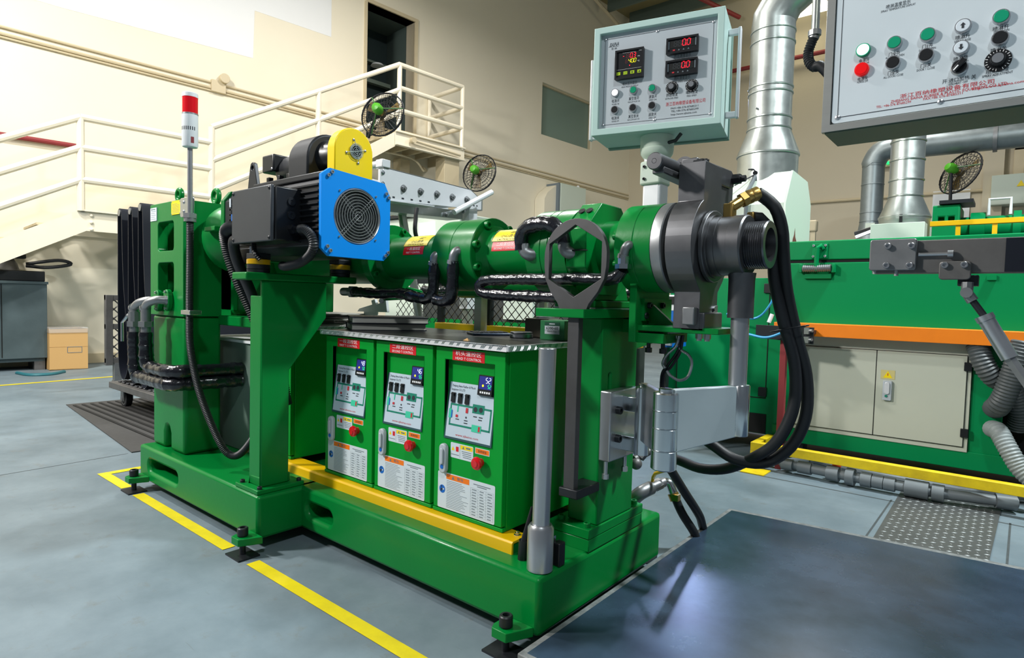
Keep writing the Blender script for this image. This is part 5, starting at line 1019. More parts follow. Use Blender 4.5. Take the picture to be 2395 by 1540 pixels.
q = B(); q.add([U1(0.06+2*0.245+u, 0.145+v, 0.0004) for u, v in ((0.04, 0.02), (0.11, 0.052), (0.04, 0.085))], [(0, 1, 2)]); q.add([U1(0.06+3*0.245+u, 0.145+v, 0.0004) for u, v in ((0.03, 0.025), (0.11, 0.025), (0.07, 0.085))], [(0, 1, 2)])
put_text(q, 'SET', 0.004, U1(0.09, 0.18, 0.0004), XP, ZP); put_text(q, 'FUNC', 0.004, U1(0.325, 0.18, 0.0004), XP, ZP); part('keypad_marks', q, M_INK, m1, kind='stuff')
q = B(); q.quad(U1(0.03, 0.325), U1(0.97, 0.325), U1(0.97, 0.33), U1(0.03, 0.33)); q.quad(U1(0.26, 0.885), U1(0.72, 0.885), U1(0.72, 0.89), U1(0.26, 0.89)); put_text(q, 'N60', 0.006, U1(0.83, 0.89), XP, ZP); put_text(q, 'MPa', 0.0045, U1(0.79, 0.70), XP, ZP); put_text(q, '℃', 0.006, U1(0.79, 0.53), XP, ZP); q.quad(U1(0.36, 0.06), U1(0.62, 0.06), U1(0.62, 0.075), U1(0.36, 0.075))
part('printing', q, M_INKW, m1, kind='stuff')
q = B(); q.add([U1(0.52+0.018*cos(a), 0.44+0.018*sin(a)) for a in [2*pi*i/10 for i in range(10)]], [tuple(range(10))]); part('alarm_lamp', q, M_RLIT, m1)
for (pa, pb, nm) in (((0.2396, 0.2317), (0.3379, 0.2809), 'speed_meter'), ((0.2395, 0.163), (0.3381, 0.2114), 'speed_meter')):
    m2 = meter(nm, pa[0], pb[0], pa[1], pb[1]); w, h = pb[0]-pa[0], pb[1]-pa[1]
    def U2(u, v, k=0): return Vector((pa[0]+u*w, y_-k, pa[1]+v*h))
    part('window', B().quad(U2(0.12, 0.36), U2(0.88, 0.36), U2(0.88, 0.80), U2(0.12, 0.80)), M_DARK, m2)
    q = B(); q.quad(U2(0.05, 0.3), U2(0.10, 0.3), U2(0.10, 0.80), U2(0.05, 0.80)); q.quad(U2(0.90, 0.36), U2(0.95, 0.36), U2(0.95, 0.86), U2(0.90, 0.86))
    for k in range(1, 4): q.quad(U2(0.22+k*0.15, 0.17, .0004), U2(0.28+k*0.15, 0.17, .0004), U2(0.25+k*0.15, 0.27, .0004), U2(0.25+k*0.15, 0.27, .0004))
    part('trim_marks', q, M_INKG, m2, kind='stuff')
    q = B(); seg7(q, '88', U2(0.24, 0.44, .0004), XP, ZP, 0.017, 0.1, 0.75); part('dim_digits', q, M_SEGOFF, m2, kind='stuff')
    q = B(); seg7(q, '0.0', U2(0.50, 0.44, .0004), XP, ZP, 0.019, 0.1, 0.75); part('lit_digits', q, M_RLIT, m2, kind='stuff')
    q = B(); q.quad(U2(0.21, 0.17, .0004), U2(0.28, 0.17, .0004), U2(0.28, 0.26, .0004), U2(0.21, 0.26, .0004)); part('stop_key', q, M_INKR, m2)
def push(parent, x, z, m_, y=0.016, r=0.0135, lens_r=0.0105, name='push_button', rim=M_STEEL):
    o = part(name, B().lathe((x, y, z), (0, -1, 0), [(0, r), (0.006, r), (0.009, r*0.94), (0.009, lens_r), (0.004, lens_r)], 26), rim, parent)
    part('cap', B().lathe((x, y-0.003, z), (0, -1, 0), [(0, lens_r), (0.006, lens_r*0.99), (0.0072, lens_r*0.9)], 24), m_, o); return o
for (p, m_) in (((0.07429, 0.1369), M_WLIT), ((0.1357, 0.138), M_GBTN), ((0.197, 0.1361), M_GBTN), ((0.07461, 0.08147), M_BLK), ((0.136, 0.08123), M_BLK), ((0.1984, 0.08082), M_BLK)): push(db, p[0], p[1], m_)
def knob(parent, x, z, y, r, name='speed_knob'):
    o = part(name, B().lathe((x, y, z), (0, -1, 0), [(0, r), (0.0015, r)], 30), M_BLK, parent)
    part('grip', B().lathe((x, y-0.0015, z), (0, -1, 0), [(0, r*0.62), (0.012, r*0.52), (0.014, r*0.50)], 24), M_BLK, o)
    part('cap', B().lathe((x, y-0.0155, z), (0, -1, 0), [(0, r*0.44), (0.002, r*0.42)], 24), M_STEEL, o)
    q = B()
    for k in range(22):
        a = 2*pi*k/22+0.3
        if k in (16,): continue
        r0, r1 = r*0.76, r*(0.96 if k % 2 else 0.88); t = Vector((-sin(a), 0, cos(a)))*r*0.025; d = Vector((cos(a), 0, sin(a))); c_ = Vector((x, y-0.0019, z)); q.quad(c_+d*r0-t, c_+d*r1-t, c_+d*r1+t, c_+d*r0+t)
    part('dial_marks', q, M_INKW, o, kind='stuff'); return o
for p in ((0.2593, 0.1311), (0.3208, 0.1301)): knob(db, p[0], p[1], 0.016, 0.0195)
for k, (xa, s_) in enumerate(((0, -1), (BW, 1))):
    z0_, z1_ = (0.012, 0.285) if k == 0 else (0.040, 0.318)
    part('side_handle', B().box(min(xa, xa+s_*0.036), max(xa, xa+s_*0.036), 0.09, 0.105, z0_, z0_+0.020).box(min(xa, xa+s_*0.036), max(xa, xa+s_*0.036), 0.09, 0.105, z1_-0.02, z1_).box(min(xa+s_*0.030, xa+s_*0.040), max(xa+s_*0.030, xa+s_*0.040), 0.086, 0.109, z0_-0.002, z1_+0.002), M_ALU, db, 0.003)
dp = thing('display_post', 'silver aluminium post carrying the pale mint control box', 'post', (-.015, .612, .905))
part('profile', B().box(-.047, .018, .580, .645, .905, 1.452), M_ALU, dp, 0.008)
part('clamp_block', B().box(-.055, .022, .572, .650, 1.345, 1.425), M_PALE, dp, 0.008)
for z in (1.365, 1.405): bolt(dp, (-.036, .572, z), (0, -1, 0), 0.005, M_BLK)
part('swivel_head', B().lathe((-.012, .608, 1.425), (0, 0, 1), [(0, 0.030), (0.012, 0.044), (0.024, 0.053), (0.040, 0.055), (0.041, 0.053), (0.045, 0.055), (0.0815, 0.055)], 32), M_PALE, dp)
part('swivel_lever', B().tube([(.035, .59, 1.478), (.065, .585, 1.480), (.085, .58, 1.498)], 0.006, 8), M_BLK, dp)
# ================================================================ large hanging control panel
PY0 = 0.209
hp = thing('hanging_panel', 'large stainless control panel with coloured push buttons hanging at right', 'control panel', (0.59, 0.21, 1.34))
X0, X1, Z0, Z1 = 0.587, 1.24, 1.339, 1.93
part('enclosure', B().box(X0+0.004, X1, PY0+0.012, PY0+0.135, Z0, Z1), M_STAIN, hp, 0.002)
part('front_rim', B().ring([(X0, Z0), (X1, Z0), (X1, Z1), (X0, Z1)], [(X0+0.017, Z0+0.015), (X1-0.017, Z0+0.015), (X1-0.017, Z1-0.015), (X0+0.017, Z1-0.015)], 'Y', PY0, PY0+0.014, (0.9, 1.63)), M_STAIN, hp, 0.002)
part('bottom_cover', B().box(X0+0.006, X1, PY0+0.004, PY0+0.133, Z0-0.003, Z0), mat('dark_green_grey_underside', (78, 96, 80), 0.5), hp)
fp2 = part('face_film', B().prism(rrect(X0+0.019, X1-0.019, Z0+0.017, Z1-0.017, 0.008), 'Y', PY0+0.003, PY0+0.0125), M_PANELW, hp)
py = PY0+0.0025
q = B()
xl, zl_ = X0+0.031, Z0+0.029
for a, b_ in (((xl, zl_), (X1-0.04, zl_)), ((xl, zl_), (xl, Z1-0.04))):
    p_, q_ = Vector((a[0], py, a[1])), Vector((b_[0], py, b_[1])); d = (q_-p_).normalized(); n = Vector((-d.z, 0, d.x))*0.0007; q.quad(p_-n, q_-n, q_+n, p_+n)
part('border_line', q, M_INK, fp2)
for (x, z) in ((xl, zl_), ((0.803, 0.212, 1.3720)[0], zl_), (xl, Z1-0.04)): screw(hp, (x, PY0+0.003, z), (0, -1, 0), 0.0055, M_STEEL)
def cap2(b, s, size, at, width, align='C'): return put_text(b, s, size, (at[0], py, at[2]), XP, ZP, align, width)
q = B()
for (cn_, en_, a, b_, w1, w2) in (('电源开', 'POWER ON', (0.664, 0.212, 1.4770), (0.664, 0.212, 1.4720), .019, .018), ('电源关', 'POWER OFF', (0.663, 0.212, 1.4390), (0.663, 0.212, 1.4340), .019, .020), ('门全开', 'ALL DOORS OPEN', (0.719, 0.212, 1.4780), (0.72, 0.212, 1.4740), .020, .033), ('门全关', 'ALL DOORS CLOSE', (0.719, 0.212, 1.4400), (0.719, 0.212, 1.4340), .020, .035),
        ('门1开', 'DOOR 1 OPEN', (0.776, 0.212, 1.4800), (0.776, 0.212, 1.4750), .018, .028), ('门1关', 'DOOR 1 CLOSE', (0.775, 0.212, 1.4420), (0.775, 0.212, 1.4360), .018, .030), ('喷淋升', 'SPRAY RISE', (0.833, 0.212, 1.4840), (0.833, 0.212, 1.4780), .023, .026), ('喷淋降', 'SPRAY FALL', (0.832, 0.212, 1.4430), (0.832, 0.212, 1.4380), .023, .026),
        ('喷淋开', 'SPRAY ON', (0.891, 0.212, 1.4860), (0.892, 0.212, 1.4810), .024, .023), ('喷淋关', 'SPRAY OFF', (0.89, 0.212, 1.4460), (0.891, 0.212, 1.4390), .024, .026), ('喷淋速度', 'SPRAY ADJUSTMENT', (0.89, 0.212, 1.4070), (0.89, 0.212, 1.4010), .034, .046), ('喷淋温度显示', 'SPRAY TEMPERATURE DISPLAY', (0.721, 0.212, 1.5780), (0.721, 0.212, 1.5720), .043, .061)):
    cap2(q, cn_, 0.0092, a, w1); cap2(q, en_, 0.0062, b_, w2)
cap2(q, '开 进口加热 关', 0.0092, (0.831, 0.212, 1.4030), .054); cap2(q, 'ON HEAT OFF', 0.0062, (0.83, 0.212, 1.3970), .030)
part('lettering', q, M_INK, fp2, kind='stuff')
q = B(); cap2(q, '浙江百纳橡塑设备有限公司', 0.0095, (0.733, 0.212, 1.3880), .153, 'L'); cap2(q, 'ZHEJIANG BAINA RUBBER & PLASTIC EQUIPMENT CO.,LTD.', 0.0078, (0.717, 0.212, 1.3810), .19, 'L')
cap2(q, 'TEL: +86-576 87685299', 0.0068, (0.691, 0.212, 1.3750), .062, 'L'); cap2(q, 'FAX:+86 576-87685311', 0.0068, (0.774, 0.212, 1.3760), .064, 'L'); cap2(q, 'http://www.zjbaina.com', 0.0068, (0.853, 0.212, 1.3800), .077, 'L')
part('company_lettering', q, M_INKR, fp2, kind='stuff')
part('temperature_meter', B().box(0.70, 0.79, PY0-0.008, PY0+0.004, 1.627, 1.72), M_BLK, hp, 0.002)
for (p, m_) in (((0.662, 0.212, 1.5010), M_GLIT), ((0.661, 0.212, 1.4610), M_RLENS), ((0.719, 0.212, 1.5020), M_GBTN), ((0.718, 0.212, 1.4620), M_BLK), ((0.776, 0.212, 1.5040), M_GBTN), ((0.775, 0.212, 1.4640), M_BLK), ((0.833, 0.212, 1.5060), M_LABEL), ((0.832, 0.212, 1.4650), M_LABEL), ((0.891, 0.212, 1.5080), M_GBTN), ((0.891, 0.212, 1.4690), M_BLK)):
    o = push(hp, p[0], p[2], m_, PY0+0.003, 0.0140, 0.0118, rim=(M_RLENS if m_ is M_RLENS else M_GBTN if m_ is M_GLIT else M_STEEL))
for p, s_ in (((0.833, 0.212, 1.5060), 1), ((0.832, 0.212, 1.4650), -1)):
    q = B().add([(p[0]+u*0.0055, PY0-0.0078, p[2]+s_*v*0.0055) for u, v in ((-0.35, -1), (0.35, -1), (0.35, 0.1), (0.8, 0.1), (0, 1), (-0.8, 0.1), (-0.35, 0.1))], [tuple(range(7))]); part('arrow_mark', q, M_INK, hp)
p = (0.831, 0.212, 1.4270)
so = part('selector_switch', B().lathe((p[0], PY0+0.003, p[2]), (0, -1, 0), [(0, 0.0145), (0.006, 0.0145), (0.008, 0.0125)], 26), M_STEEL, hp)
part('selector_knob', B().cyl((p[0], PY0-0.005, p[2]), (p[0], PY0-0.012, p[2]), 0.0125, n=24).prism([(p[0]+a*cos(0.85)-b_*sin(0.85), p[2]+a*sin(0.85)+b_*cos(0.85)) for a, b_ in ((-0.012, -0.004), (0.014, -0.005), (0.014, 0.005), (-0.012, 0.004))], 'Y', PY0-0.022, PY0-0.012), M_BLK, so, 0.001)
part('selector_mark', B().prism([(p[0]+a*cos(0.85)-b_*sin(0.85), p[2]+a*sin(0.85)+b_*cos(0.85)) for a, b_ in ((-0.012, -0.0012), (-0.001, -0.0012), (-0.001, 0.0012), (-0.012, 0.0012))], 'Y', PY0-0.0226, PY0-0.022), M_INKW, so)
p = (0.89, 0.212, 1.4290); knob(hp, p[0], p[2], PY0+0.003, 0.021, 'spray_knob')
part('hanger_pipe', B().cyl((0.95, PY0+0.07, Z1), (0.95, PY0+0.07, 8.5), 0.03, n=16), M_STAIN, hp)
cdt = thing('panel_conduit', 'steel conduit pipe with black flexible elbow entering the hanging panel', 'conduit', (0.58, 0.4, 1.6))
part('steel_pipe', B().cyl((0.511, 0.42, 1.6510), (0.474, .42, 8.5), 0.0095, n=14), M_GALV, cdt)
part('pipe_union', B().cyl((0.51, 0.42, 1.6550), (0.51, 0.42, 1.6420), 0.0155, n=10).cyl((0.51, 0.42, 1.6420), (0.508, 0.42, 1.6360), 0.0125, n=12), M_PIPE, cdt)
part('flexible_conduit', B().corr([(0.508, 0.42, 1.6380), (0.502, 0.42, 1.6220), (0.497, 0.42, 1.6020), (0.502, 0.415, 1.5770), (0.516, 0.41, 1.5600), (0.538, 0.39, 1.5490), (0.592, 0.335, 1.475)], 0.0115, 0.006, 0.09), M_HOSE, cdt)

# ================================================================ vulcanising oven line behind the die head
OY = 2.70
ov = thing('curing_oven', 'long green curing oven with hinged lid and orange ledge', 'oven', (0.6, 3.1, 0.05))
gz = (-0.171, 2.7000, 1.2330)[2]; tz = (-0.176, 2.7000, 1.3530)[2]; ox0 = (-0.181, 2.7000, 1.3510)[0]
part('lid', B().box(ox0, 2.4, OY, 3.5, gz+0.006, tz), M_TEAL, ov, 0.006)
part('lid_gap', B().box(ox0+0.01, 2.4, OY+0.01, 3.4, gz-0.012, gz+0.006), M_DARK, ov)
oz1 = (0.03, 2.6000, 0.859)[2]
part('body', B().box(ox0, 2.4, OY, 3.5, oz1-0.02, gz-0.012), M_TEAL, ov, 0.004)
part('ledge', B().prism([(2.56, oz1), (2.56, oz1-0.075), (2.575, oz1-0.075), (2.575, oz1-0.012), (OY, oz1-0.012), (OY, oz1)], 'X', (-0.185, 2.6000, 0.847)[0], 2.4), M_ORA, ov, 0.002)
part('ledge_joint', B().box(1.02, 1.023, 2.5585, 2.56, oz1-0.075, oz1-0.012), M_DARK, ov)
cz0, cz1 = (0.777, 2.6600, 0.216)[2], (-0.062, 2.6600, 0.743)[2]; cx0, cx1 = (-0.087, 2.6600, 0.212)[0], (0.776, 2.6600, 0.462)[0]
cxm = (0.348, 2.6600, 0.527)[0]
part('cabinet_frame', B().box(cx0, cx1, 2.66, 2.95, cz0, oz1-0.075), M_PALE if False else mat('grey_cream_door_paint', (196, 200, 184), 0.45, var=0.2, scale=3, rgb2=(168, 174, 160)), ov, 0.002)
GD = MATS['grey_cream_door_paint']
for k, (xa, xb) in enumerate(((cx0+0.015, cxm-0.002), (cxm+0.002, cx1-0.02))):
    dd_ = part('door', B().box(xa, xb, 2.652, 2.66, cz0+0.028, cz1-0.022), GD, ov, 0.002)
    hx = xa-0.006 if k == 0 else xb
    for z in (cz0+0.08, cz1-0.10): part('hinge', B().box(hx-0.012, hx+0.022, 2.642, 2.655, z, z+0.045), M_BLK, dd_, 0.002)
part('door_shadow_gap', B().box(cx0+0.012, cx1-0.017, 2.655, 2.6605, cz0+0.025, cz1-0.019), M_DARK, ov)
hb_ = (0.408, 2.6400, 0.502)
part('door_handle', B().prism(rrect(hb_[0]-0.022, hb_[0]+0.022, hb_[2]-0.055, hb_[2]+0.055, 0.006), 'Y', 2.635, 2.652), M_GREYP, ov, 0.003)
part('handle_inset', B().prism(rrect(hb_[0]-0.012, hb_[0]+0.012, hb_[2]-0.02, hb_[2]+0.048, 0.011), 'Y', 2.628, 2.635), M_ALU, ov, 0.002)
part('handle_lock', B().cyl((hb_[0]-0.003, 2.634, hb_[2]-0.030), (hb_[0]-0.003, 2.631, hb_[2]-0.030), 0.007, n=14), M_LGRN, ov)
wl_ = (0.406, 2.6400, 0.59)
part('warning_label', flat(B(), wl_[0]-0.034, wl_[0]+0.034, wl_[2]-0.025, wl_[2]+0.025, 2.6505), mat('faded_cream_label', (206, 194, 130), 0.5), ov)
part('warning_triangle', B().add([(wl_[0]+u, 2.650, wl_[2]+v) for u, v in ((-0.022, -0.018), (0.022, -0.018), (0, 0.020))], [(0, 1, 2)]), M_LYEL, ov)
part('warning_mark', flat(B(), wl_[0]-0.002, wl_[0]+0.002, wl_[2]-0.006, wl_[2]+0.008, 2.6495), M_INKR, ov)
bz0 = (0.723, 2.6600, 0.137)[2]
part('base_beam', B().box(-0.2, 2.4, 2.665, 2.78, bz0-0.01, cz0+0.004), M_TEAL, ov, 0.003)
part('base_foot', B().box(1.05, 1.13, 2.68, 2.78, 0, bz0).box(-0.1, -0.02, 2.68, 2.78, 0, bz0), M_BLK2, ov)
part('corner_post', B().box(cx1+0.002, cx1+0.135, 2.675, 2.9, bz0-0.01, oz1-0.075), M_TEAL, ov, 0.003)
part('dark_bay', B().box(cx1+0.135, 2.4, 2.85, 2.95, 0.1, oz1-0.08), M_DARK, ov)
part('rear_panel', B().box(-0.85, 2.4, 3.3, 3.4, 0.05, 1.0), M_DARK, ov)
# left section of the oven with doors
gl_ = part('end_cabinet', B().box((-0.951, 2.7500, 0.378)[0], ox0+0.07, 2.75, 3.45, 0.13, gz-0.1), M_TEAL, ov, 0.004)
for u in (1583, 1792): part('seam', B().box((-11.4260, 1.0000, 5.3950)[0]*0+((-0.883, 2.7500, 0.537)[0] if u == 1583 else (-0.276, 2.7500, 0.726)[0]), ((-0.883, 2.7500, 0.537)[0] if u == 1583 else (-0.276, 2.7500, 0.726)[0])+0.005, 2.747, 2.751, 0.36, 1.12), M_DARK, ov)
part('seam', B().box((-0.883, 2.7500, 0.537)[0], (-0.276, 2.7500, 0.726)[0], 2.747, 2.751, 0.36, 0.365), M_DARK, ov)
for p in ((-0.283, 2.7500, 1.0670), (-0.291, 2.7500, 0.403)): part('hinge', B().box(p[0]-0.025, p[0]+0.025, 2.735, 2.752, p[2]-0.03, p[2]+0.03), M_BLK, ov, 0.002)
part('cable_opening', B().box((-0.37, 2.7400, 0.176)[0], (-0.263, 2.7400, 0.192)[0], 2.743, 2.752, 0.135, 0.26), M_DARK, ov)
# lid latch
lp = (0.015, 2.7000, 1.2900)
lt_ = part('latch_plate', B().box(lp[0]-0.04, lp[0]+0.045, 2.688, 2.70, lp[2]-0.045, lp[2]+0.045), M_TEAL, ov, 0.002)
for dx_ in (-0.03, 0.035):
    for dz_ in (-0.032, 0.032): bolt(ov, (lp[0]+dx_, 2.688, lp[2]+dz_), (0, -1, 0), 0.007, M_STEEL)
part('latch_lever', B().tube([(lp[0]-0.005, 2.66, lp[2]-0.12), (lp[0]-0.005, 2.66, lp[2]-0.03), (lp[0]+0.0, 2.655, lp[2]+0.015), (lp[0]+0.012, 2.67, lp[2]+0.03), (lp[0]+0.022, 2.68, lp[2]+0.01)], 0.013, 8), M_TEAL, ov)
part('latch_spring', B().corr([(lp[0]-0.08, 2.665, lp[2]-0.105), (lp[0], 2.665, lp[2]-0.105), (lp[0]+0.075, 2.665, lp[2]-0.103)], 0.021, 0.011, 0.12), M_PIPE, ov)
part('latch_bracket', B().box(lp[0]-0.075, lp[0]+0.075, 2.68, 2.70, lp[2]-0.165, lp[2]-0.135).box(lp[0]-0.098, lp[0]-0.082, 2.655, 2.70, lp[2]-0.13, lp[2]-0.08).box(lp[0]+0.078, lp[0]+0.094, 2.655, 2.70, lp[2]-0.13, lp[2]-0.08), M_TEAL, ov, 0.003)
p2 = (0.842, 2.7000, 1.1280)
part('latch_foot', B().box(p2[0]-0.03, p2[0]+0.01, 2.685, 2.70, p2[2]-0.012, p2[2]+0.012), M_TEAL, ov)
# hood over the oven end
hy0, hy1 = 2.85, 3.45; a_ = (-0.501, 2.8500, 1.3830); b2 = (-0.234, 2.8500, 1.3720); c2 = (-0.257, 3.0500, 1.8530); d2 = (-0.238, 2.8500, 1.6310)
hd_ = part('exhaust_hood', B().prism([(-0.66, 1.33), (-0.245, 1.33), (-0.245, 1.62), (-0.66, 1.62)], 'Y', 2.85, 3.45), M_PALE, ov, 0.003)
ht = B(); lo = [(-0.66, 2.85, 1.62), (-0.245, 2.85, 1.62), (-0.245, 3.45, 1.62), (-0.66, 3.45, 1.62)]; hi = [(-0.66, 2.98, 1.845), (-0.245, 2.98, 1.845), (-0.245, 3.34, 1.845), (-0.66, 3.34, 1.845)]
ht.add(lo+hi, [(0, 1, 5, 4), (1, 2, 6, 5), (2, 3, 7, 6), (3, 0, 4, 7), (4, 5, 6, 7)]); part('hood_top', ht, M_PALE, ov, 0.002)
part('hood_side', B().prism([(2.85, 1.33), (3.45, 1.33), (3.45, 1.68), (3.34, 1.83), (2.98, 1.848), (2.85, 1.62)], 'X', -0.245, -0.232), M_PALE, ov)
part('rust_patch', B().add([(-0.2315, 3.02+u, 1.335+v) for u, v in ((0, 0), (0.12, 0), (0.11, 0.06), (0.075, 0.09), (0.06, 0.15), (0.045, 0.1), (0.02, 0.07))], [tuple(range(7))]), mat('rust', (120, 66, 52), 0.8, var=0.3), ov)
# ducts
def duct(label, x, y, prof, seams, m, group='galvanised exhaust ducts'):
    t = thing('exhaust_duct', label, 'duct', (x, y, prof[0][0]), group)
    part('duct_pipe', B().lathe((x, y, 0), (0, 0, 1), prof, 36), m, t)
    for z, r in seams: part('seam_ring', B().lathe((x, y, z-0.008), (0, 0, 1), [(0, r), (0.004, r+0.006), (0.012, r+0.006), (0.016, r)], 36), m, t)
    return t
dxc, dyc = -0.452, 3.15
d1 = duct('big bright galvanised duct rising from the pale hood', dxc, dyc, [(1.70, 0.198), (1.99, 0.198), (2.0, 0.206), (2.17, 0.142), (2.90, 0.142)], ((1.995, 0.200), (2.175, 0.142), (2.25, 0.142), (2.42, 0.142), (2.46, 0.142), (2.76, 0.142), (2.84, 0.142)), M_GALV)
part('duct_elbow', B().tube([(dxc, dyc, 2.88), (dxc+0.0, dyc, 2.93), (dxc+0.07, dyc+0.0, 3.05), (dxc+0.30, dyc+0.02, 3.22), (dxc+0.9, dyc+0.02, 3.45)], 0.142, 30), M_GALV, d1)
for z in (2.30, 2.10): part('rivet', B().sphere((dxc-0.04, dyc-0.145, z), 0.008, 8, 6), M_PIPE, d1)
d2_ = duct('second galvanised duct standing on a pale box behind the oven', 0.245, 4.2, [(1.40, 0.165), (1.62, 0.165), (1.65, 0.172), (1.80, 0.112), (2.9, 0.112)], ((1.65, 0.168), (1.81, 0.112), (1.93, 0.112), (2.08, 0.112), (2.22, 0.112)), M_GALV)
part('base_box', B().box(0.06, 0.40, 3.98, 4.40, 0.9, 1.59), M_PALE, d2_, 0.003)
part('handle', B().box(0.235, 0.255, 4.03, 4.04, 1.60, 1.66), M_BLK, d2_)
d3 = duct('narrow weathered duct turning into a long level pipe', -0.95, 10.0, [(1.5, 0.25), (1.75, 0.25), (2.35, 0.16), (3.28, 0.16)], ((2.36, 0.16), (2.5, 0.16), (2.95, 0.16), (3.25, 0.16)), M_GALVD)
part('duct_elbow', B().tube(cr([(-0.95, 10.0, 3.27), (-0.95, 10.0, 3.30), (-0.86, 10.0, 3.46), (-0.66, 10.0, 3.52), (-0.3, 10.0, 3.50)], 3), 0.17, 24), M_GALVD, d3)
part('level_pipe', B().cyl((-0.35, 10.0, 3.50), (3.5, 10.0, 3.44), 0.185, n=28), M_GALVD, d3)
for x in (0.55, 1.6): part('flange_ring', B().cyl((x, 10, 3.47), (x+0.05, 10, 3.47), 0.20, n=28), M_PIPE, d3)
part('gauge_port', B().box(-0.99, -0.86, 9.80, 9.83, 2.20, 2.32).box(-0.86, -0.62, 9.80, 9.82, 2.25, 2.28), M_PALE, d3)
tl = thing('strip_task_lamp', 'slim dark task lamp with lit tube beside the duct foot', 'lamp', (-0.01, 4.4000, 1.5480))
a3 = Vector((-0.118, 4.4000, 1.5600)); b3 = Vector((0.018, 4.4000, 1.6010))
part('lamp_housing', B().tube([a3, b3], 0.028, 8), M_BLK2, tl); part('lit_tube', B().tube([a3+Vector((0.01, -0.03, -0.02)), b3+Vector((-0.02, -0.03, -0.02))], 0.012, 8), M_WLIT, tl)
part('lamp_arm', B().tube([b3, b3+Vector((0.08, 0.02, 0.02)), b3+Vector((0.10, 0.04, -1.4)), (b3.x+0.1, b3.y+0.04, 0)], 0.014, 8), M_BLK2, tl)
# hose and wire on the hood
hw = thing('hood_drain_tube', 'grey tube and small valve hanging on the pale hood', 'tube', (-0.465, 2.9800, 1.8560))
part('tube', B().tube(cr([(-0.462, 2.9700, 1.8450), (-0.476, 2.9200, 1.7750), (-0.474, 2.8400, 1.6920), (-0.476, 2.8300, 1.5640), (-0.475, 2.8300, 1.3940)], 6), 0.013, 10), mat('grey_tube', (96, 104, 108), 0.5), hw)
part('valve', B().cyl((-0.467, 2.9500, 1.8500), (-0.461, 3.0000, 1.8670), 0.016, n=10), M_BLK2, hw); part('lever', B().tube([(-0.462, 2.9600, 1.8600), (-0.479, 2.9500, 1.8780), (-0.51, 2.9400, 1.8770)], 0.005, 6), M_BLK2, hw)
part('wire', B().tube([(-0.47, 2.9600, 1.8440), (-0.569, 2.8600, 1.7630)], 0.005, 6), M_BLK, hw)
# yellow guard rail and floor pipes in front of the oven
ug = thing('guard_rail', 'low worn yellow guard rail in front of the oven cabinet', 'guard rail', (0.3, 2.35, 0))
gx = (-0.225, 2.3500, 0.127)[0]
part('long_rail', B().box(gx, 2.4, 2.35, 2.395, 0.105, 0.155), M_YELW, ug, 0.003)
part('end_rail', B().box(gx, gx+0.045, 2.395, 2.66, 0.105, 0.155), M_YELW, ug, 0.003)
for (x, y) in ((gx, 2.35), (gx, 2.62), (1.5, 2.35)): part('leg', B().box(x, x+0.045, y, y+0.045, 0, 0.105), M_YELW, ug, 0.002)
part('foot_plate', B().box(gx-0.01, gx+0.12, 2.22, 2.36, 0, 0.006), M_YELW, ug)
pv = thing('floor_pipe_run', 'grey plastic pipe run with couplings along the floor by the guard', 'pipe', (0.4, 2.42, 0.04))
Pp = [Vector((-0.05, 2.3960, 0.05)), Vector((0.106, 2.3890, 0.05)), Vector((0.32, 2.3720, 0.05)), Vector((0.497, 2.3670, 0.05)), Vector((0.695, 2.3680, 0.05)), Vector((0.988, 2.4490, 0.05))]
part('pipe', B().tube([Pp[0]+Vector((0.09, 0.12, 0.02)), Pp[0]]+Pp[1:], 0.026, 12), M_PVC, pv)
for k, (t_, r_, l_) in enumerate(((0.03, 0.034, 0.06), (0.15, 0.034, 0.07), (0.30, 0.042, 0.06), (0.38, 0.046, 0.04), (0.46, 0.038, 0.05), (0.52, 0.035, 0.05), (0.58, 0.035, 0.05), (0.70, 0.045, 0.10), (0.79, 0.042, 0.05), (0.97, 0.036, 0.08))):
    i = min(4, int(t_*5)); f_ = t_*5-i; c_ = Pp[i].lerp(Pp[i+1], f_); dr_ = (Pp[i+1]-Pp[i]).normalized(); part('coupling', B().cyl(c_-dr_*l_/2, c_+dr_*l_/2, r_, n=14), M_PVC, pv)
part('red_valve_cap', B().cyl(Pp[2]+Vector((-0.10, 0.05, 0.02)), Pp[2]+Vector((-0.10, 0.05, 0.075)), 0.022, n=12), mat('orange_red_plastic', (226, 60, 20), 0.4), pv)
solo('floor_pipe', B().tube(cr([(0.048, 2.6280, 0.05), (0.333, 2.5320, 0.05), (0.588, 2.5540, 0.04), (0.788, 2.5490, 0.04), (1.0130, 2.6740, 0.04)], 5), 0.022, 10), M_PVC, 'thinner grey pipe lying behind the coupled plastic pipe run', 'pipe')
solo('red_floor_cap', B().cyl((0.595, 2.7640, 0.02), (0.605, 2.6400, 0.06), 0.012, n=10), M_RED, 'tiny red cap on the floor pipes behind the yellow guard', 'cap')
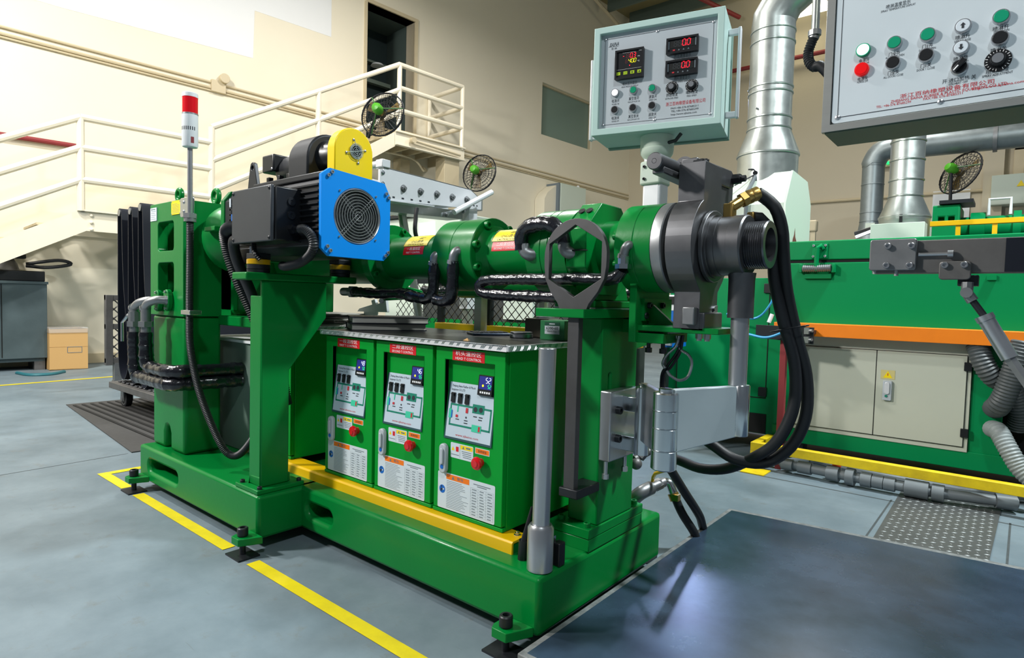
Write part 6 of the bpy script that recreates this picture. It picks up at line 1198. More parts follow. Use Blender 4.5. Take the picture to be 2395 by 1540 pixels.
# grey bracket with clamps, red post, air tubes
gp = thing('clamp_plate', 'grey steel plate with toggle clamps at the end of the orange ledge', 'plate', (-0.091, 2.4500, 0.786))
pa_, pb_ = (-0.246, 2.4200, 0.842), (0.071, 2.4200, 0.746)
part('plate', B().prism([(pa_[0], pa_[2]), (pb_[0], pa_[2]-0.002), (pb_[0], pb_[2]), ((-0.07, 2.4200, 0.751)[0], pb_[2]+0.01), (pa_[0], (-0.243, 2.4200, 0.766)[2])], 'Y', 2.42, 2.43), M_BLK2, gp, 0.001)
for dz_ in (0.0, -0.05): part('toggle_clamp', B().cyl((pb_[0]-0.03, 2.41, pa_[2]-0.02+dz_), (pb_[0]+0.0, 2.39, pa_[2]-0.02+dz_), 0.008, n=10).box(pb_[0]-0.045, pb_[0]-0.02, 2.395, 2.42, pa_[2]-0.04+dz_, pa_[2]-0.005+dz_), M_STEEL, gp)
part('plate_arm', B().box(pa_[0]+0.02, pb_[0]-0.02, 2.43, 2.56, pa_[2]-0.04, pa_[2]-0.02), M_BLK2, gp)
rpx = (-0.093, 2.4600, 0.498)[0]
part('red_post', B().box(rpx-0.018, rpx+0.018, 2.44, 2.476, 0.0, pb_[2]+0.02), M_REDP, gp, 0.003)
at_ = thing('air_tube', 'bright blue air tube curling below the orange ledge', 'tube', (-0.278, 2.6000, 0.944))
part('tube', B().tube(cr([(-0.489, 2.6000, 0.897), (-0.307, 2.5800, 0.876), (-0.222, 2.5800, 0.958), (-0.202, 2.6000, 1.0500), (-0.221, 2.6500, 1.1570)], 8), 0.007, 8), M_CYAN, at_)
part('tube', B().tube(cr([(-0.282, 2.4000, 0.784), (-0.177, 2.3800, 0.771), (-0.095, 2.3800, 0.8), (-0.045, 2.4000, 0.839)], 8), 0.007, 8), M_CYAN, at_)
part('tube_connector', B().cyl((-0.204, 2.5800, 0.906), (-0.219, 2.5700, 0.854), 0.012, n=10), M_WHITE, at_)
M_CORR = mat('dark_grey_corrugated', (74, 80, 82), 0.5); mat('pale_corrugated', (134, 142, 142), 0.5)
# corrugated suction hoses at the oven end
for k, (pts, r, m_, lab) in enumerate((([(0.792, 2.6200, 0.788), (0.823, 2.6000, 0.693), (0.869, 2.6200, 0.62), (0.937, 2.7000, 0.577), (0.976, 2.7500, 0.456), (0.973, 2.8000, 0.36)], 0.048, M_CORR, 'grey corrugated hose bending from under the orange ledge'), ([(0.974, 2.5500, 0.813), (0.952, 2.5400, 0.708), (0.918, 2.5600, 0.556), (0.892, 2.6000, 0.485), (0.875, 2.7000, 0.459)], 0.050, M_CORR, 'grey corrugated hose dropping to the oven corner post'), ([(0.872, 2.6800, 0.355), (0.899, 2.6000, 0.356), (0.935, 2.5500, 0.296), (0.988, 2.5200, 0.206), (1.0450, 2.5000, 0.15)], 0.042, MATS['pale_corrugated'], 'pale ribbed hose coming out low from the oven post'))):
    solo('corrugated_hose', B().corr(pts, r, 0.016, 0.05, 16), m_, lab, 'hose', group='corrugated hoses at the oven')
# ================================================================ steel take-off arm at right
ta = thing('take_off_arm', 'raw steel bar arm with bolted end plate and gas strut', 'machine arm', (0.8, 0.5, 0.95))
TY = 0.50
def T(u, v): return None
e0, e1 = (0.651, 0.5, 1.1230), (0.749, 0.5, 1.0470)
part('end_plate', B().prism(rrect(e0[0], e1[0], e1[2], e0[2], 0.006), 'Y', TY-0.035, TY-0.022), M_PIPE, ta, 0.002)
for p in ((0.69, 0.47, 1.1060), (0.739, 0.47, 1.1050), (0.689, 0.47, 1.0590), (0.737, 0.47, 1.0580)): bolt(ta, (p[0], TY-0.036, p[2]), (0, -1, 0), 0.0075, M_STEEL)
part('bar', B().box(e0[0]+0.005, 1.9, TY-0.022, TY+0.02, (0.877, 0.5, 1.0400)[2], (0.75, 0.5, 1.1190)[2]), M_RAW, ta, 0.002)
part('dark_pad', B().box((0.915, 0.5, 1.0780)[0], 1.9, TY-0.026, TY-0.021, (0.877, 0.5, 1.0400)[2]+0.002, (0.75, 0.5, 1.1190)[2]-0.002), M_RUB, ta)
p = (0.753, 0.47, 1.0840)
part('adjusting_screw', B().cyl((p[0], TY-0.03, p[2]), ((0.811, 0.47, 1.0830)[0], TY-0.03, p[2]), 0.0045, n=10).cyl(((0.81, 0.47, 1.0830)[0], TY-0.03, p[2]), ((0.821, 0.47, 1.0830)[0], TY-0.03, p[2]), 0.009, n=12), M_STEEL, ta)
b0_, b1_ = (0.795, 0.47, 1.0670), (0.856, 0.47, 1.0240)
part('strut_bracket', B().prism(rrect(b0_[0], b1_[0], b1_[2], b0_[2], 0.008), 'Y', TY-0.034, TY-0.022), M_RAW, ta, 0.002)
for p in ((0.806, 0.47, 1.0580), (0.843, 0.47, 1.0580)): bolt(ta, (p[0], TY-0.034, p[2]), (0, -1, 0), 0.0075, M_STEEL)
part('pivot_block', B().box((0.831, 0.5, 1.0300)[0], (0.87, 0.5, 1.0300)[0], TY-0.02, TY+0.02, (0.847, 0.5, 1.0100)[2], (0.846, 0.5, 1.0350)[2]), M_BLK2, ta, 0.002)
s0, s1, s2, s3, s4 = Vector((0.85, 0.48, 0.994)), Vector((0.862, 0.48, 0.975)), Vector((0.883, 0.48, 0.943)), Vector((0.934, 0.48, 0.849)), Vector((0.98, 0.48, 0.775))
part('clevis', B().tube([s0+Vector((0, 0, 0.025)), s0, s1], 0.012, 8).cyl(s0+Vector((0, -0.025, 0)), s0+Vector((0, 0.02, 0)), 0.012, n=12), M_PIPE, ta)
part('strut_rod', B().cyl(s1, s2, 0.0075, n=12), M_BLK2, ta)
part('strut_body', B().cyl(s2, s3, 0.0165, n=24).cyl(s2, s2.lerp(s3, 0.12), 0.0185, n=24), M_STEEL, ta)
part('strut_tail', B().cyl(s3, s4, 0.012, n=6), M_PIPE, ta)
for p in ((0.662, 0.49, 1.0430), (0.708, 0.5, 1.0380)): part('stop_pin', B().cyl((p[0], TY-0.02, p[2]-0.004), (p[0], TY-0.02, p[2]+0.012), 0.005, n=10), M_STEEL, ta)
part('arm_post', B().box(1.78, 1.9, 0.44, 0.56, 0.06, 1.0), M_RAW, ta)

# ================================================================ staircase along the left wall (own frame: x along wall, y towards wall, z up)
sf = wthing('staircase', 'cream steel staircase with landing and tube railings along the wall', 'staircase')
RS = 0.040
def rail(name, pts): return part(name, B().tube(pts, RS, 10), M_RAIL, sf)
for dz, sx in ((1.03, 0), (0.69, 0), (0.33, 0)):
    rail('lower_handrail', [(-3.2, 0, 1.86+dz-3.2*0.552), (0, 0, 1.86+dz)])
    rail('landing_handrail', [(0, 0, 1.86+dz), (1.41, 0, 1.86+dz)])
for z0_, z1_ in ((3.087, 4.735), (2.66, 4.33), (2.27, 3.96)): rail('upper_handrail', [(1.41, 0, z0_), (4.32, 0, z1_)])
for dz in (1.03, 0.66, 0.30):
    rail('platform_handrail', [(4.32, 0, 3.70+dz), (5.68, 0, 3.70+dz)]); rail('platform_end_handrail', [(5.68, 0, 3.70+dz), (5.68, 0.97, 3.70+dz)])
for s_, z0_, z1_ in ((0, 1.84, 2.89), (1.41, 1.84, 3.09), (2.90, 2.78, 3.93), (4.32, 3.66, 4.735), (5.68, 3.62, 4.73), (-2.2, 0.64, 1.67)): part('baluster', B().tube([(s_, 0, z0_), (s_, 0, z1_)], RS, 10), M_RAIL, sf)
part('baluster', B().tube([(5.68, 0.95, 3.62), (5.68, 0.95, 4.73)], RS, 10), M_RAIL, sf)
def stringer(y): 
    return B().prism([(-3.2, 1.85-3.2*0.552), (0, 1.855), (1.41, 1.855), (4.32, 3.68), (4.32, 3.45), (1.47, 1.62), (0.05, 1.62), (-3.2, 1.60-3.2*0.552)], 'Y', y, y+0.02)
part('front_stringer', stringer(0.01).box(0, 1.41, -0.03, 0.03, 1.84, 1.855), M_RAIL, sf, 0.003); part('rear_stringer', stringer(0.93), M_RAIL, sf, 0.003)
part('landing_plate', B().box(0, 1.41, 0.03, 0.93, 1.835, 1.85), M_BEIGE, sf)
for k in range(8): s_ = -0.28-k*0.34; part('tread', B().box(s_-0.12, s_+0.14, 0.03, 0.93, 1.80+s_*0.552, 1.825+s_*0.552), M_BEIGE, sf)
for k in range(9): s_ = 1.66+k*0.31; part('tread', B().box(s_-0.12, s_+0.14, 0.03, 0.93, 1.79+(s_-1.41)*0.627, 1.815+(s_-1.41)*0.627), M_BEIGE, sf)
part('platform_deck', B().box(4.25, 5.74, 0, 1.0, 3.66, 3.69), M_BEIGE, sf, 0.002)
part('platform_front_beam', B().box(4.25, 5.74, -0.01, 0.03, 3.44, 3.66).box(4.25, 5.74, -0.05, 0.03, 3.64, 3.665).box(4.25, 5.74, -0.05, 0.03, 3.43, 3.45), M_RAIL, sf, 0.002)
part('platform_end_beam', B().box(5.70, 5.74, 0, 1.0, 3.44, 3.66), M_BEIGE, sf); part('platform_near_beam', B().box(4.25, 4.29, 0, 1.0, 3.44, 3.66), M_BEIGE, sf)
for k in range(4): part('deck_joist', B().box(4.5+k*0.3, 4.55+k*0.3, 0.03, 1.0, 3.54, 3.66), M_BEIGE, sf)
part('column', B().box(5.32, 5.66, 0.03, 0.28, 0, 3.44), M_BEIGE, sf, 0.004); part('column', B().box(4.9, 5.1, 0.75, 0.98, 0, 3.44), M_BEIGE, sf, 0.004)
for z in (1.66, 1.74, 1.82): part('bolt_head', B().sphere((0.1, 0.005, z-0.02), 0.02, 8, 6), M_RAIL, sf)
part('cable', B().tube(cr([(4.3, 0.5, 3.42), (4.9, 0.4, 3.38), (5.1, 0.35, 3.2), (5.2, 0.5, 3.3), (5.6, 0.9, 3.35)], 5), 0.018, 8), M_BEIGE, sf)
part('beam_lamp', B().cyl((4.55, -0.05, 3.55), (4.55, -0.12, 3.55), 0.05, n=14).tube([(4.6, -0.06, 3.55), (5.6, -0.06, 3.5)], 0.02, 8), M_BEIGE, sf)
# electrical cabinet on the wall, far
ec = wthing('electrical_cabinet', 'pale grey steel electrical cabinet on the far cream wall', 'electrical cabinet')
e_a, e_b = (9.2200, 0.6, 3.6544), (10.1432, 0.6, 3.1487)
part('body', B().box(e_a[0], e_b[0], 0.6, 0.99, e_b[2]-1.5, e_a[2]), M_PALE, ec, 0.004); part('door_edge', B().box(e_a[0]-0.06, e_a[0]-0.02, 0.62, 0.99, e_b[2]-1.5, e_a[2]), M_INKG, ec); part('knob', B().sphere((e_b[0]-0.12, 0.75, e_a[2]+0.04), 0.04, 10, 8), M_WHITE, ec)
part('pillar', B().prism([(e_a[0]-0.35, e_a[2]-0.25), (e_a[0]-0.06, e_a[2]-0.05), (e_a[0]-0.06, 0), (e_a[0]-0.45, 0), (e_a[0]-0.45, e_a[2]-0.4)], 'Y', 0.7, 0.99), M_CREAM, ec)
# grey cabinet and box under the stairs
gc = wthing('tool_cabinet', 'old dark grey steel cabinet under the stairs', 'cabinet')
g_a, g_b = (-0.8891, 0.42, 0.999), (-0.2546, 0.42, 0.07644)
part('body', B().box(g_a[0]-0.3, g_b[0], 0.42, 0.93, 0.14, (-0.45, 0.42, 1.0162)[2]), M_GREYC, gc, 0.006)
part('top_lip', B().box(g_a[0]-0.3, g_b[0]+0.01, 0.40, 0.95, (-0.45, 0.42, 1.0162)[2]-0.02, (-0.45, 0.42, 1.0162)[2]+0.01), M_GREYC, gc); part('door_gap', B().box((-0.6694, 0.42, 0.8175)[0], (-0.6694, 0.42, 0.8175)[0]+0.008, 0.415, 0.425, 0.16, (-0.45, 0.42, 1.0162)[2]-0.03), M_DARK, gc)
part('plinth', B().box(g_a[0]-0.28, g_b[0]-0.02, 0.46, 0.93, 0.10, 0.14), M_GREYC, gc)
for s_ in (g_a[0]-0.25, g_b[0]-0.12): part('foot', B().box(s_, s_+0.10, 0.46, 0.90, 0, 0.10), M_RAW, gc)
ctz = (-0.45, 0.42, 1.0162)[2]+0.01
pt = wthing('pump_unit', 'grimy pump with curled black hose on the grey cabinet', 'pump')
sc_ = (-0.5228, 0.6, 1.1119)[0]
part('tray', B().box(sc_-0.5, sc_+0.26, 0.48, 0.85, ctz, ctz+0.12), M_BLK, pt, 0.01); part('motor', B().lathe((sc_-0.12, 0.65, ctz+0.12), (0, 0, 1), [(0, 0.17), (0.08, 0.15), (0.14, 0.11), (0.15, 0.1)], 20), M_RAW, pt); part('cap', B().box(sc_-0.2, sc_+0.10, 0.56, 0.72, ctz+0.26, ctz+0.31), M_BLK, pt, 0.01)
part('hose', B().tube(cr([(sc_+0.1, 0.6, ctz+0.2), (sc_+0.4, 0.55, ctz+0.26), (sc_+0.52, 0.55, ctz+0.22), (sc_+0.3, 0.55, ctz+0.17), (sc_+0.1, 0.6, ctz+0.18)], 6), 0.02, 8), M_HOSE, pt)
cbx = wthing('cardboard_box', 'open brown cardboard box lined with clear plastic', 'box')
x_a, x_b = (-0.2574, 0.3, 0.01308)[0], (0.114, 0.3, -0.01091)[0]; zt_ = (-0.07577, 0.3, 0.4801)[2]
part('carton', B().ring([(x_a, 0.3), (x_b, 0.3), (x_b, 0.78), (x_a, 0.78)], [(x_a+0.01, 0.31), (x_b-0.01, 0.31), (x_b-0.01, 0.77), (x_a+0.01, 0.77)], 'Z', 0.004, zt_, ((x_a+x_b)/2, 0.54)).box(x_a, x_b, 0.3, 0.78, 0.004, 0.012), M_CARD, cbx)
part('fold_line', B().box(x_a, x_b, 0.2985, 0.3, zt_*0.56, zt_*0.565), mat('cardboard_crease', (168, 128, 76), 0.8), cbx)
pl_ = [(x_b-0.20, zt_*0.42), (x_b-0.06, zt_*0.42), (x_b-0.06, zt_*0.56), (x_b-0.20, zt_*0.56)]; q = B()
for a, b_ in zip(pl_, pl_[1:]+pl_[:1]): q.tube([(a[0], 0.299, a[1]), (b_[0], 0.299, b_[1])], 0.003, 4)
part('printed_square', q, M_INKG, cbx)
part('plastic_liner', B().box(x_a-0.005, x_b+0.005, 0.29, 0.79, zt_-0.05, zt_+0.02), M_CLEAR, cbx, 0.01)
solo('loose_strap', B().tube(cr([(-7.4930, 0.375, 0.01), (-7.2100, 0.428, 0.01), (-7.1640, 0.606, 0.01), (-7.3360, 0.765, 0.01)], 6), 0.02, 8), mat('teal_strap', (40, 110, 120), 0.5), 'teal strap lying on the floor before the grey cabinet', 'strap')
# mesh cage trolley
def diamond(b, o, ux, uz, W_, H_, step, r):
    o, ux, uz = Vector(o), Vector(ux), Vector(uz)
    n = int((W_+H_)/step)+1
    for k in range(n):
        d = k*step
        for sgn in (1, -1):
            pts = []
            a0_, b0__ = (min(d, W_), max(0, d-W_)); a1_, b1__ = (max(0, d-H_), min(d, H_))
            p_, q_ = (a0_, b0__), (a1_, b1__)
            if sgn < 0: p_, q_ = (W_-p_[0], p_[1]), (W_-q_[0], q_[1])
            P_, Q_ = o+ux*p_[0]+uz*p_[1], o+ux*q_[0]+uz*q_[1]
            if (P_-Q_).length > 0.02: b.tube([P_, Q_], r, 4)
    return b
mcg = thing('mesh_cage', 'dark framed wire mesh cage on castors behind the belts', 'mesh cage', (-5.7, 1.0, 0))
cX = -5.7; A_, C_ = (-5.7000, 0.686, 0.903), (-5.7000, 0.994, 0.234); cw = 1.0; cz0_, cz1_ = (-5.7000, 0.7, 0.252)[2], A_[2]
fr = B()
for y in (A_[1], A_[1]+cw): fr.box(cX-0.025, cX+0.025, y, y+0.06, cz0_-0.02, cz1_)
for z in (cz0_, (cz0_+cz1_)/2, cz1_-0.05): fr.box(cX-0.02, cX+0.02, A_[1], A_[1]+cw, z, z+0.05)
part('frame', fr, M_RAW, mcg, 0.003); part('wire_mesh', diamond(B(), (cX, A_[1]+0.05, cz0_), YP, ZP, cw-0.05, cz1_-cz0_, 0.09, 0.006), M_RAW, mcg, kind='stuff')
for y in (A_[1]+0.1, A_[1]+cw-0.1): part('castor', B().cyl((cX-0.02, y, 0.05), (cX+0.02, y, 0.05), 0.05, n=16).box(cX-0.03, cX+0.03, y-0.03, y+0.03, 0.06, cz0_), M_PIPE, mcg)
# belt rack trolley
tr = thing('castor_trolley', 'low steel trolley with big castors behind the gearbox', 'trolley', (-4.1, 0.8, 0))
tzt = 0.205
part('deck', B().box(-4.72, -3.2, 0.42, 1.30, tzt-0.05, tzt), M_RAW, tr, 0.004)
part('mesh_top', diamond(B(), (-4.68, 0.46, tzt+0.006), XP, YP, 1.4, 0.8, 0.09, 0.005), M_BLK2, tr, kind='stuff')
for (x, y) in ((-4.63, 0.52), (-3.3, 0.52), (-4.63, 1.2), (-3.3, 1.2)):
    cs = part('castor', B().cyl((x, y-0.022, 0.07), (x, y+0.022, 0.07), 0.07, n=24), M_BLK2, tr)
    part('fork', B().box(x-0.025, x+0.04, y-0.035, y-0.027, 0.05, 0.155).box(x-0.025, x+0.04, y+0.027, y+0.035, 0.05, 0.155).box(x-0.08, x+0.05, y-0.035, y+0.035, 0.142, 0.156), M_PIPE, cs); part('hub', B().cyl((x, y-0.038, 0.07), (x, y+0.038, 0.07), 0.024, n=12).ring(circ(x, 0.07, 0.055, 20), circ(x, 0.07, 0.046, 20), 'Y', y-0.024, y+0.024, (x, 0.07)), M_PIPE, cs)
for k, (xr, yl, zr) in enumerate(((-4.60, 0.516, 1.566), (-4.38, 0.519, 1.564), (-4.16, 0.515, 1.574))):
    lab = ('black rubber belt loop hung nearest the cardboard box', 'middle black rubber belt loop of the three on rods', 'black rubber belt loop hung closest to the gearbox')[k]
    bt = thing('rubber_belt', lab, 'belt', (xr, yl+0.3, 0.3), 'black rubber belts hung on rods')
    zb = 0.235-0.012*k
    sh = [(xr-0.045, zr), (xr-0.05, zr-0.5), (xr-0.05, zb+0.30), (xr-0.03, zb+0.10), (xr+0.03, zb+0.01), (xr+0.10, zb+0.01), (xr+0.16, zb+0.09), (xr+0.17, zb+0.22), (xr+0.13, zb+0.50), (xr+0.075, zr-0.5), (xr+0.045, zr)]
    sm = cr([(a, 0, b_) for a, b_ in sh], 4); prof = [(v.x, v.z) for v in sm]+[(xr+0.045*cos(a), zr+0.036*sin(a)) for a in [pi*i/6 for i in range(1, 6)]]
    n_ = len(prof); inn = []
    for i in range(n_):
        a, b_ = Vector(prof[i-1]), Vector(prof[(i+1) % n_]); t_ = (b_-a).normalized(); inn.append((prof[i][0]-t_.y*0.010, prof[i][1]+t_.x*0.010))
    vs = [(a, y, b_) for y in (yl-0.05, yl+0.75) for L in (prof, inn) for a, b_ in L]; fs = []
    for i in range(n_):
        j = (i+1) % n_; fs += [(i, j, n_+j, n_+i), (2*n_+i, 3*n_+i, 3*n_+j, 2*n_+j), (i, 2*n_+i, 2*n_+j, j), (n_+i, n_+j, 3*n_+j, 3*n_+i)]
    part('loop_sheet', B().add(vs, fs), M_RUB, bt)
    part('hanging_rod', B().cyl((xr, yl-0.0-0.055, zr), (xr, yl+0.95, zr), 0.026, n=16), M_PIPE, bt)
rk_ = thing('belt_rack', 'dark steel frame hidden behind the hanging rubber belts', 'rack', (-4.3, 1.45, 0))
part('cross_beam', B().box(-4.7, -4.05, 1.47, 1.53, 1.50, 1.62), M_RAW, rk_); part('upright', B().box(-4.42, -4.34, 1.47, 1.53, 0, 1.5), M_RAW, rk_); part('foot', B().box(-4.8, -4.0, 1.42, 1.58, 0, 0.04), M_RAW, rk_)
# grey cabinet standing behind gearbox
gq = thing('grey_equipment_case', 'grey-green equipment case seen between gearbox and motor stand', 'cabinet', (-1.9, 0.4, 0.208))
part('case', B().box(-2.24, -1.745, 0.10, 0.75, 0.209, 0.72), mat('grey_green_case_paint', (96, 116, 106), 0.5), gq, 0.003); part('white_lid_strip', B().box(-2.24, -1.74, 0.09, 0.76, 0.72, 0.732), M_WHITE, gq)
# ================================================================ fans
mat('strut_green', (44, 92, 40), 0.5)
def make_fan(label, loc, axis, R, pole_to):
    t = thing('wall_fan', label, 'fan', loc, 'lime green workshop fans'); ax = Vector(axis).normalized(); L = Vector(loc)
    u = ax.cross(ZP).normalized(); w = u.cross(ax)
    def pt_(r, a, d): return L+ax*d+(u*cos(a)+w*sin(a))*r
    g = B()
    for k, (r, d) in enumerate(((1.0, 0.0), (0.99, 0.05), (0.85, 0.11), (0.68, 0.15), (0.5, 0.17), (0.32, 0.18), (0.99, -0.05), (0.85, -0.09), (0.66, -0.12), (0.45, -0.14), (0.25, -0.15))):
        g.tube([pt_(R*r, 2*pi*i/28, R*d) for i in range(28)], 0.010 if k == 0 else 0.0035, 5, closed=True)
    for i in range(30):
        a = 2*pi*i/30; g.tube([pt_(R*0.12, a, R*0.18), pt_(R*0.68, a, R*0.15), pt_(R, a, 0.02), pt_(R, a, -0.02), pt_(R*0.66, a, -R*0.12), pt_(R*0.15, a, -R*0.15)], 0.003, 4)
    part('guard', g, M_BLK2, t)
    part('motor', B().lathe(L-ax*R*0.75, ax, [(0, 0.02), (R*0.03, R*0.16), (R*0.15, R*0.22), (R*0.4, R*0.22), (R*0.55, R*0.12), (R*0.6, R*0.06)], 20), M_FANG, t)
    for k in range(3):
        a = 2*pi*k/3+0.5; q_ = [pt_(R*0.15, a-0.3, -R*0.03), pt_(R*0.85, a-0.25, -R*0.05), pt_(R*0.85, a+0.25, R*0.06), pt_(R*0.15, a+0.35, R*0.04)]
        part('blade', B().add([p-ax*0.004 for p in q_]+[p+ax*0.004 for p in q_], [(0, 1, 2, 3), (4, 7, 6, 5), (0, 4, 5, 1), (1, 5, 6, 2), (2, 6, 7, 3), (3, 7, 4, 0)]), M_FANB, t)
    part('hub', B().cyl(pt_(0, 0, -R*0.1), pt_(0, 0, R*0.08), R*0.15, n=16), M_FANB, t)
    for a in (2.2, 4.3, 0.2): part('strut', B().tube([pt_(R*0.15, a, -R*0.45), pt_(R, a, -0.01)], 0.009, 6), M_PURL if False else MATS['strut_green'], t)
    mid = L-ax*R*0.5
    part('support', B().tube([mid, mid.lerp(Vector(pole_to), 0.35)+Vector((0, 0, -0.02)), pole_to], 0.022, 8), M_BLK2, t); return t
make_fan('lime green wall fan in front of the stair platform', (-6.1010, 4.2250, 3.5300), (-.42, .906, -.2), 0.325, (-6.3640, 4.1850, 3.2380))
make_fan('lime green wall fan right of the stair platform', (-6.1160, 6.2660, 3.0690), (-.22, .97, -.16), 0.315, (-6.4860, 6.4720, 2.9480))
make_fan('lime green fan on a pole above the far green machine', (0.19, 9.9320, 3.0020), (0.60, .68, -.35), 0.33, (0.097, 9.8260, 2.5230))
fp3 = Vector((0.097, 9.8260, 2.5230)); solo('fan_pole', B().cyl((fp3.x, fp3.y, 0), fp3, 0.03, n=10), M_BLK2, 'dark pole holding the fan above the far green machine', 'pole')
# ================================================================ feed conveyor behind the motor
fc = thing('feed_conveyor', 'aluminium roller feed frame with a row of bolts above the barrel', 'conveyor', (-1.3, 0.7, 0))
pf = [(0.405, 1.374), (0.405, 1.512), (0.95, 1.500), (1.037, 1.456), (1.037, 1.410), (0.99, 1.405)]
part('side_plate', B().prism(pf, 'X', -1.204, -1.198), M_ALU, fc, 0.001); part('side_plate', B().prism(pf, 'X', -1.452, -1.446), M_ALU, fc, 0.001)
part('top_flange', B().prism([(0.405, 1.509), (0.95, 1.497), (0.95, 1.501), (0.405, 1.513)], 'X', -1.25, -1.198), M_STAIN, fc); part('nose_flange', B().prism([(0.95, 1.497), (1.037, 1.453), (1.037, 1.457), (0.95, 1.501)], 'X', -1.25, -1.198), M_STAIN, fc)
part('foot_flange', B().prism([(0.405, 1.374), (0.70, 1.384), (0.70, 1.380), (0.405, 1.370)], 'X', -1.25, -1.190), M_ALU, fc)
part('under_channel', B().prism([(0.45, 1.372), (0.95, 1.398), (0.95, 1.355), (0.45, 1.332)], 'X', -1.36, -1.25), M_STAIN, fc, 0.002)
for k, p in enumerate(((-1.1900, 0.516, 1.4370), (-1.1900, 0.617, 1.4390), (-1.1900, 0.719, 1.4420), (-1.1900, 0.821, 1.4430), (-1.1900, 0.922, 1.4460))):
    nut(fc, (-1.198, p[1], p[2]), (1, 0, 0), 0.0125, M_PIPE); part('roller', B().cyl((-1.446, p[1], p[2]), (-1.204, p[1], p[2]), 0.03, n=18), M_STEEL, fc)
for k in range(5): part('slot', B().box(-1.1975, -1.1970, 0.455+k*0.052, 0.468+k*0.052, 1.387+k*0.002, 1.394+k*0.002), M_INK, fc)
for k in range(5): part('slot', B().box(-1.1975, -1.1970, 0.905+k*0.022, 0.914+k*0.022, 1.414+k*0.002, 1.420+k*0.002), M_INK, fc)
part('end_bracket', B().box(-1.25, -1.196, 1.030, 1.038, 1.405, 1.462), M_STAIN, fc); part('corner_block', B().box(-1.235, -1.19, 0.39, 0.435, 1.512, 1.545), M_ALU, fc, 0.002)
part('air_cylinder', B().cyl((-1.42, 0.405, 1.53), (-1.235, 0.412, 1.53), 0.016, n=18), M_ALU, fc)
part('stud_plate', B().box(-1.21, -1.197, 0.385, 0.412, 1.39, 1.50), M_ALU, fc); nut(fc, (-1.197, 0.40, 1.487), (1, 0, 0), 0.007); nut(fc, (-1.197, 0.40, 1.44), (1, 0, 0), 0.007)
part('tilt_cylinder', B().cyl((-1.1200, 0.759, 1.3570), (-1.1200, 1.0210, 1.4900), 0.0135, n=16), M_ALU, fc)
part('link_bar', B().add([Vector(p)+Vector((dx_, 0, 0)) for dx_ in (0, 0.012) for p in ((-1.1500, 0.7, 1.3310), (-1.1500, 0.876, 1.3820), (-1.1500, 0.894, 1.4030), (-1.1500, 0.705, 1.3500))], [(0, 1, 2, 3), (4, 7, 6, 5), (0, 4, 5, 1), (1, 5, 6, 2), (2, 6, 7, 3), (3, 7, 4, 0)]), M_STEEL, fc)
for p in ((-1.1300, 0.717, 1.3420), (-1.1300, 0.829, 1.3720)): nut(fc, p, (1, 0, 0), 0.009, M_PIPE)
part('leg', B().box(-1.27, -1.215, 0.96, 1.02, 0.9, 1.41), M_ALU, fc); part('leg', B().box(-1.26, -1.22, 0.97, 1.01, 0, 0.9), M_STAIN, fc)
part('leg', B().tube([(-1.33, 0.62, 1.35), (-1.30, 0.8, 0.5), (-1.30, 0.85, 0)], 0.02, 8), M_STAIN, fc)
part('black_cable', B().tube(cr([(-1.0500, 0.468, 1.3330), (-1.0500, 0.462, 1.2900), (-1.0500, 0.468, 1.2090), (-1.1, 0.6, 1.1)], 5), 0.009, 8), M_HOSE, fc)
# mesh guard behind the cabinets
mg = thing('mesh_guard', 'black wire mesh guard on a yellow rail behind the cabinets', 'guard', (-0.9, 0.78, 0))
yg = 0.80; za, zb_ = (-1.3170, 0.8, 0.8)[2], (-1.3180, 0.8, 0.828)[2]
part('yellow_rail', B().box(-1.25, -0.15, yg-0.03, yg+0.03, za-0.02, zb_+0.004), M_YEL, mg, 0.003)
part('wire_mesh', diamond(B(), (-1.6, yg+0.02, zb_), XP, ZP, 1.55, 0.20, 0.045, 0.0022), M_BLK2, mg, kind='stuff')
for x in (-1.25, -0.93, -0.62, -0.42, -0.2): part('post', B().box(x-0.014, x+0.014, yg+0.0, yg+0.028, 0.0, zb_+0.2), M_BLK2 if x != -0.62 else M_STAIN, mg)
part('top_rail', B().box(-1.6, -0.05, yg, yg+0.03, zb_+0.195, zb_+0.22), M_BLK2, mg)
part('lagged_pipe', B().wrap([(-1.3, yg-0.06, zb_+0.16), (-0.6, yg-0.06, zb_+0.165), (-0.1, yg-0.06, zb_+0.165)], 0.022), M_TAPE, mg)
# white bracket among the pipes
wb = thing('white_bracket', 'small white painted bracket with a hooked slot by the pipes', 'bracket', (-1.3580, 0.5, 0.889))
part('plate', B().prism([(-1.5060, 0.5, 0.877)[::2], (-1.2800, 0.5, 0.88)[::2], (-1.2900, 0.5, 0.94)[::2], (-1.3180, 0.5, 0.944)[::2], (-1.3270, 0.5, 0.924)[::2], (-1.3590, 0.5, 0.913)[::2], (-1.3720, 0.5, 0.939)[::2], (-1.3980, 0.5, 0.932)[::2], (-1.3910, 0.5, 0.913)[::2], (-1.4890, 0.5, 0.892)[::2]], 'Y', 0.5, 0.515), M_WHITE, wb, 0.002)
part('pin', B().cyl((-1.3080, 0.49, 0.932), (-1.3470, 0.52, 0.932), 0.012, n=14), M_STEEL, wb)
part('stand', B().box((-1.4560, 0.5, 0.886)[0], (-1.3580, 0.5, 0.889)[0], 0.503, 0.512, 0.797, (-1.4560, 0.5, 0.88)[2]), M_WHITE, wb)
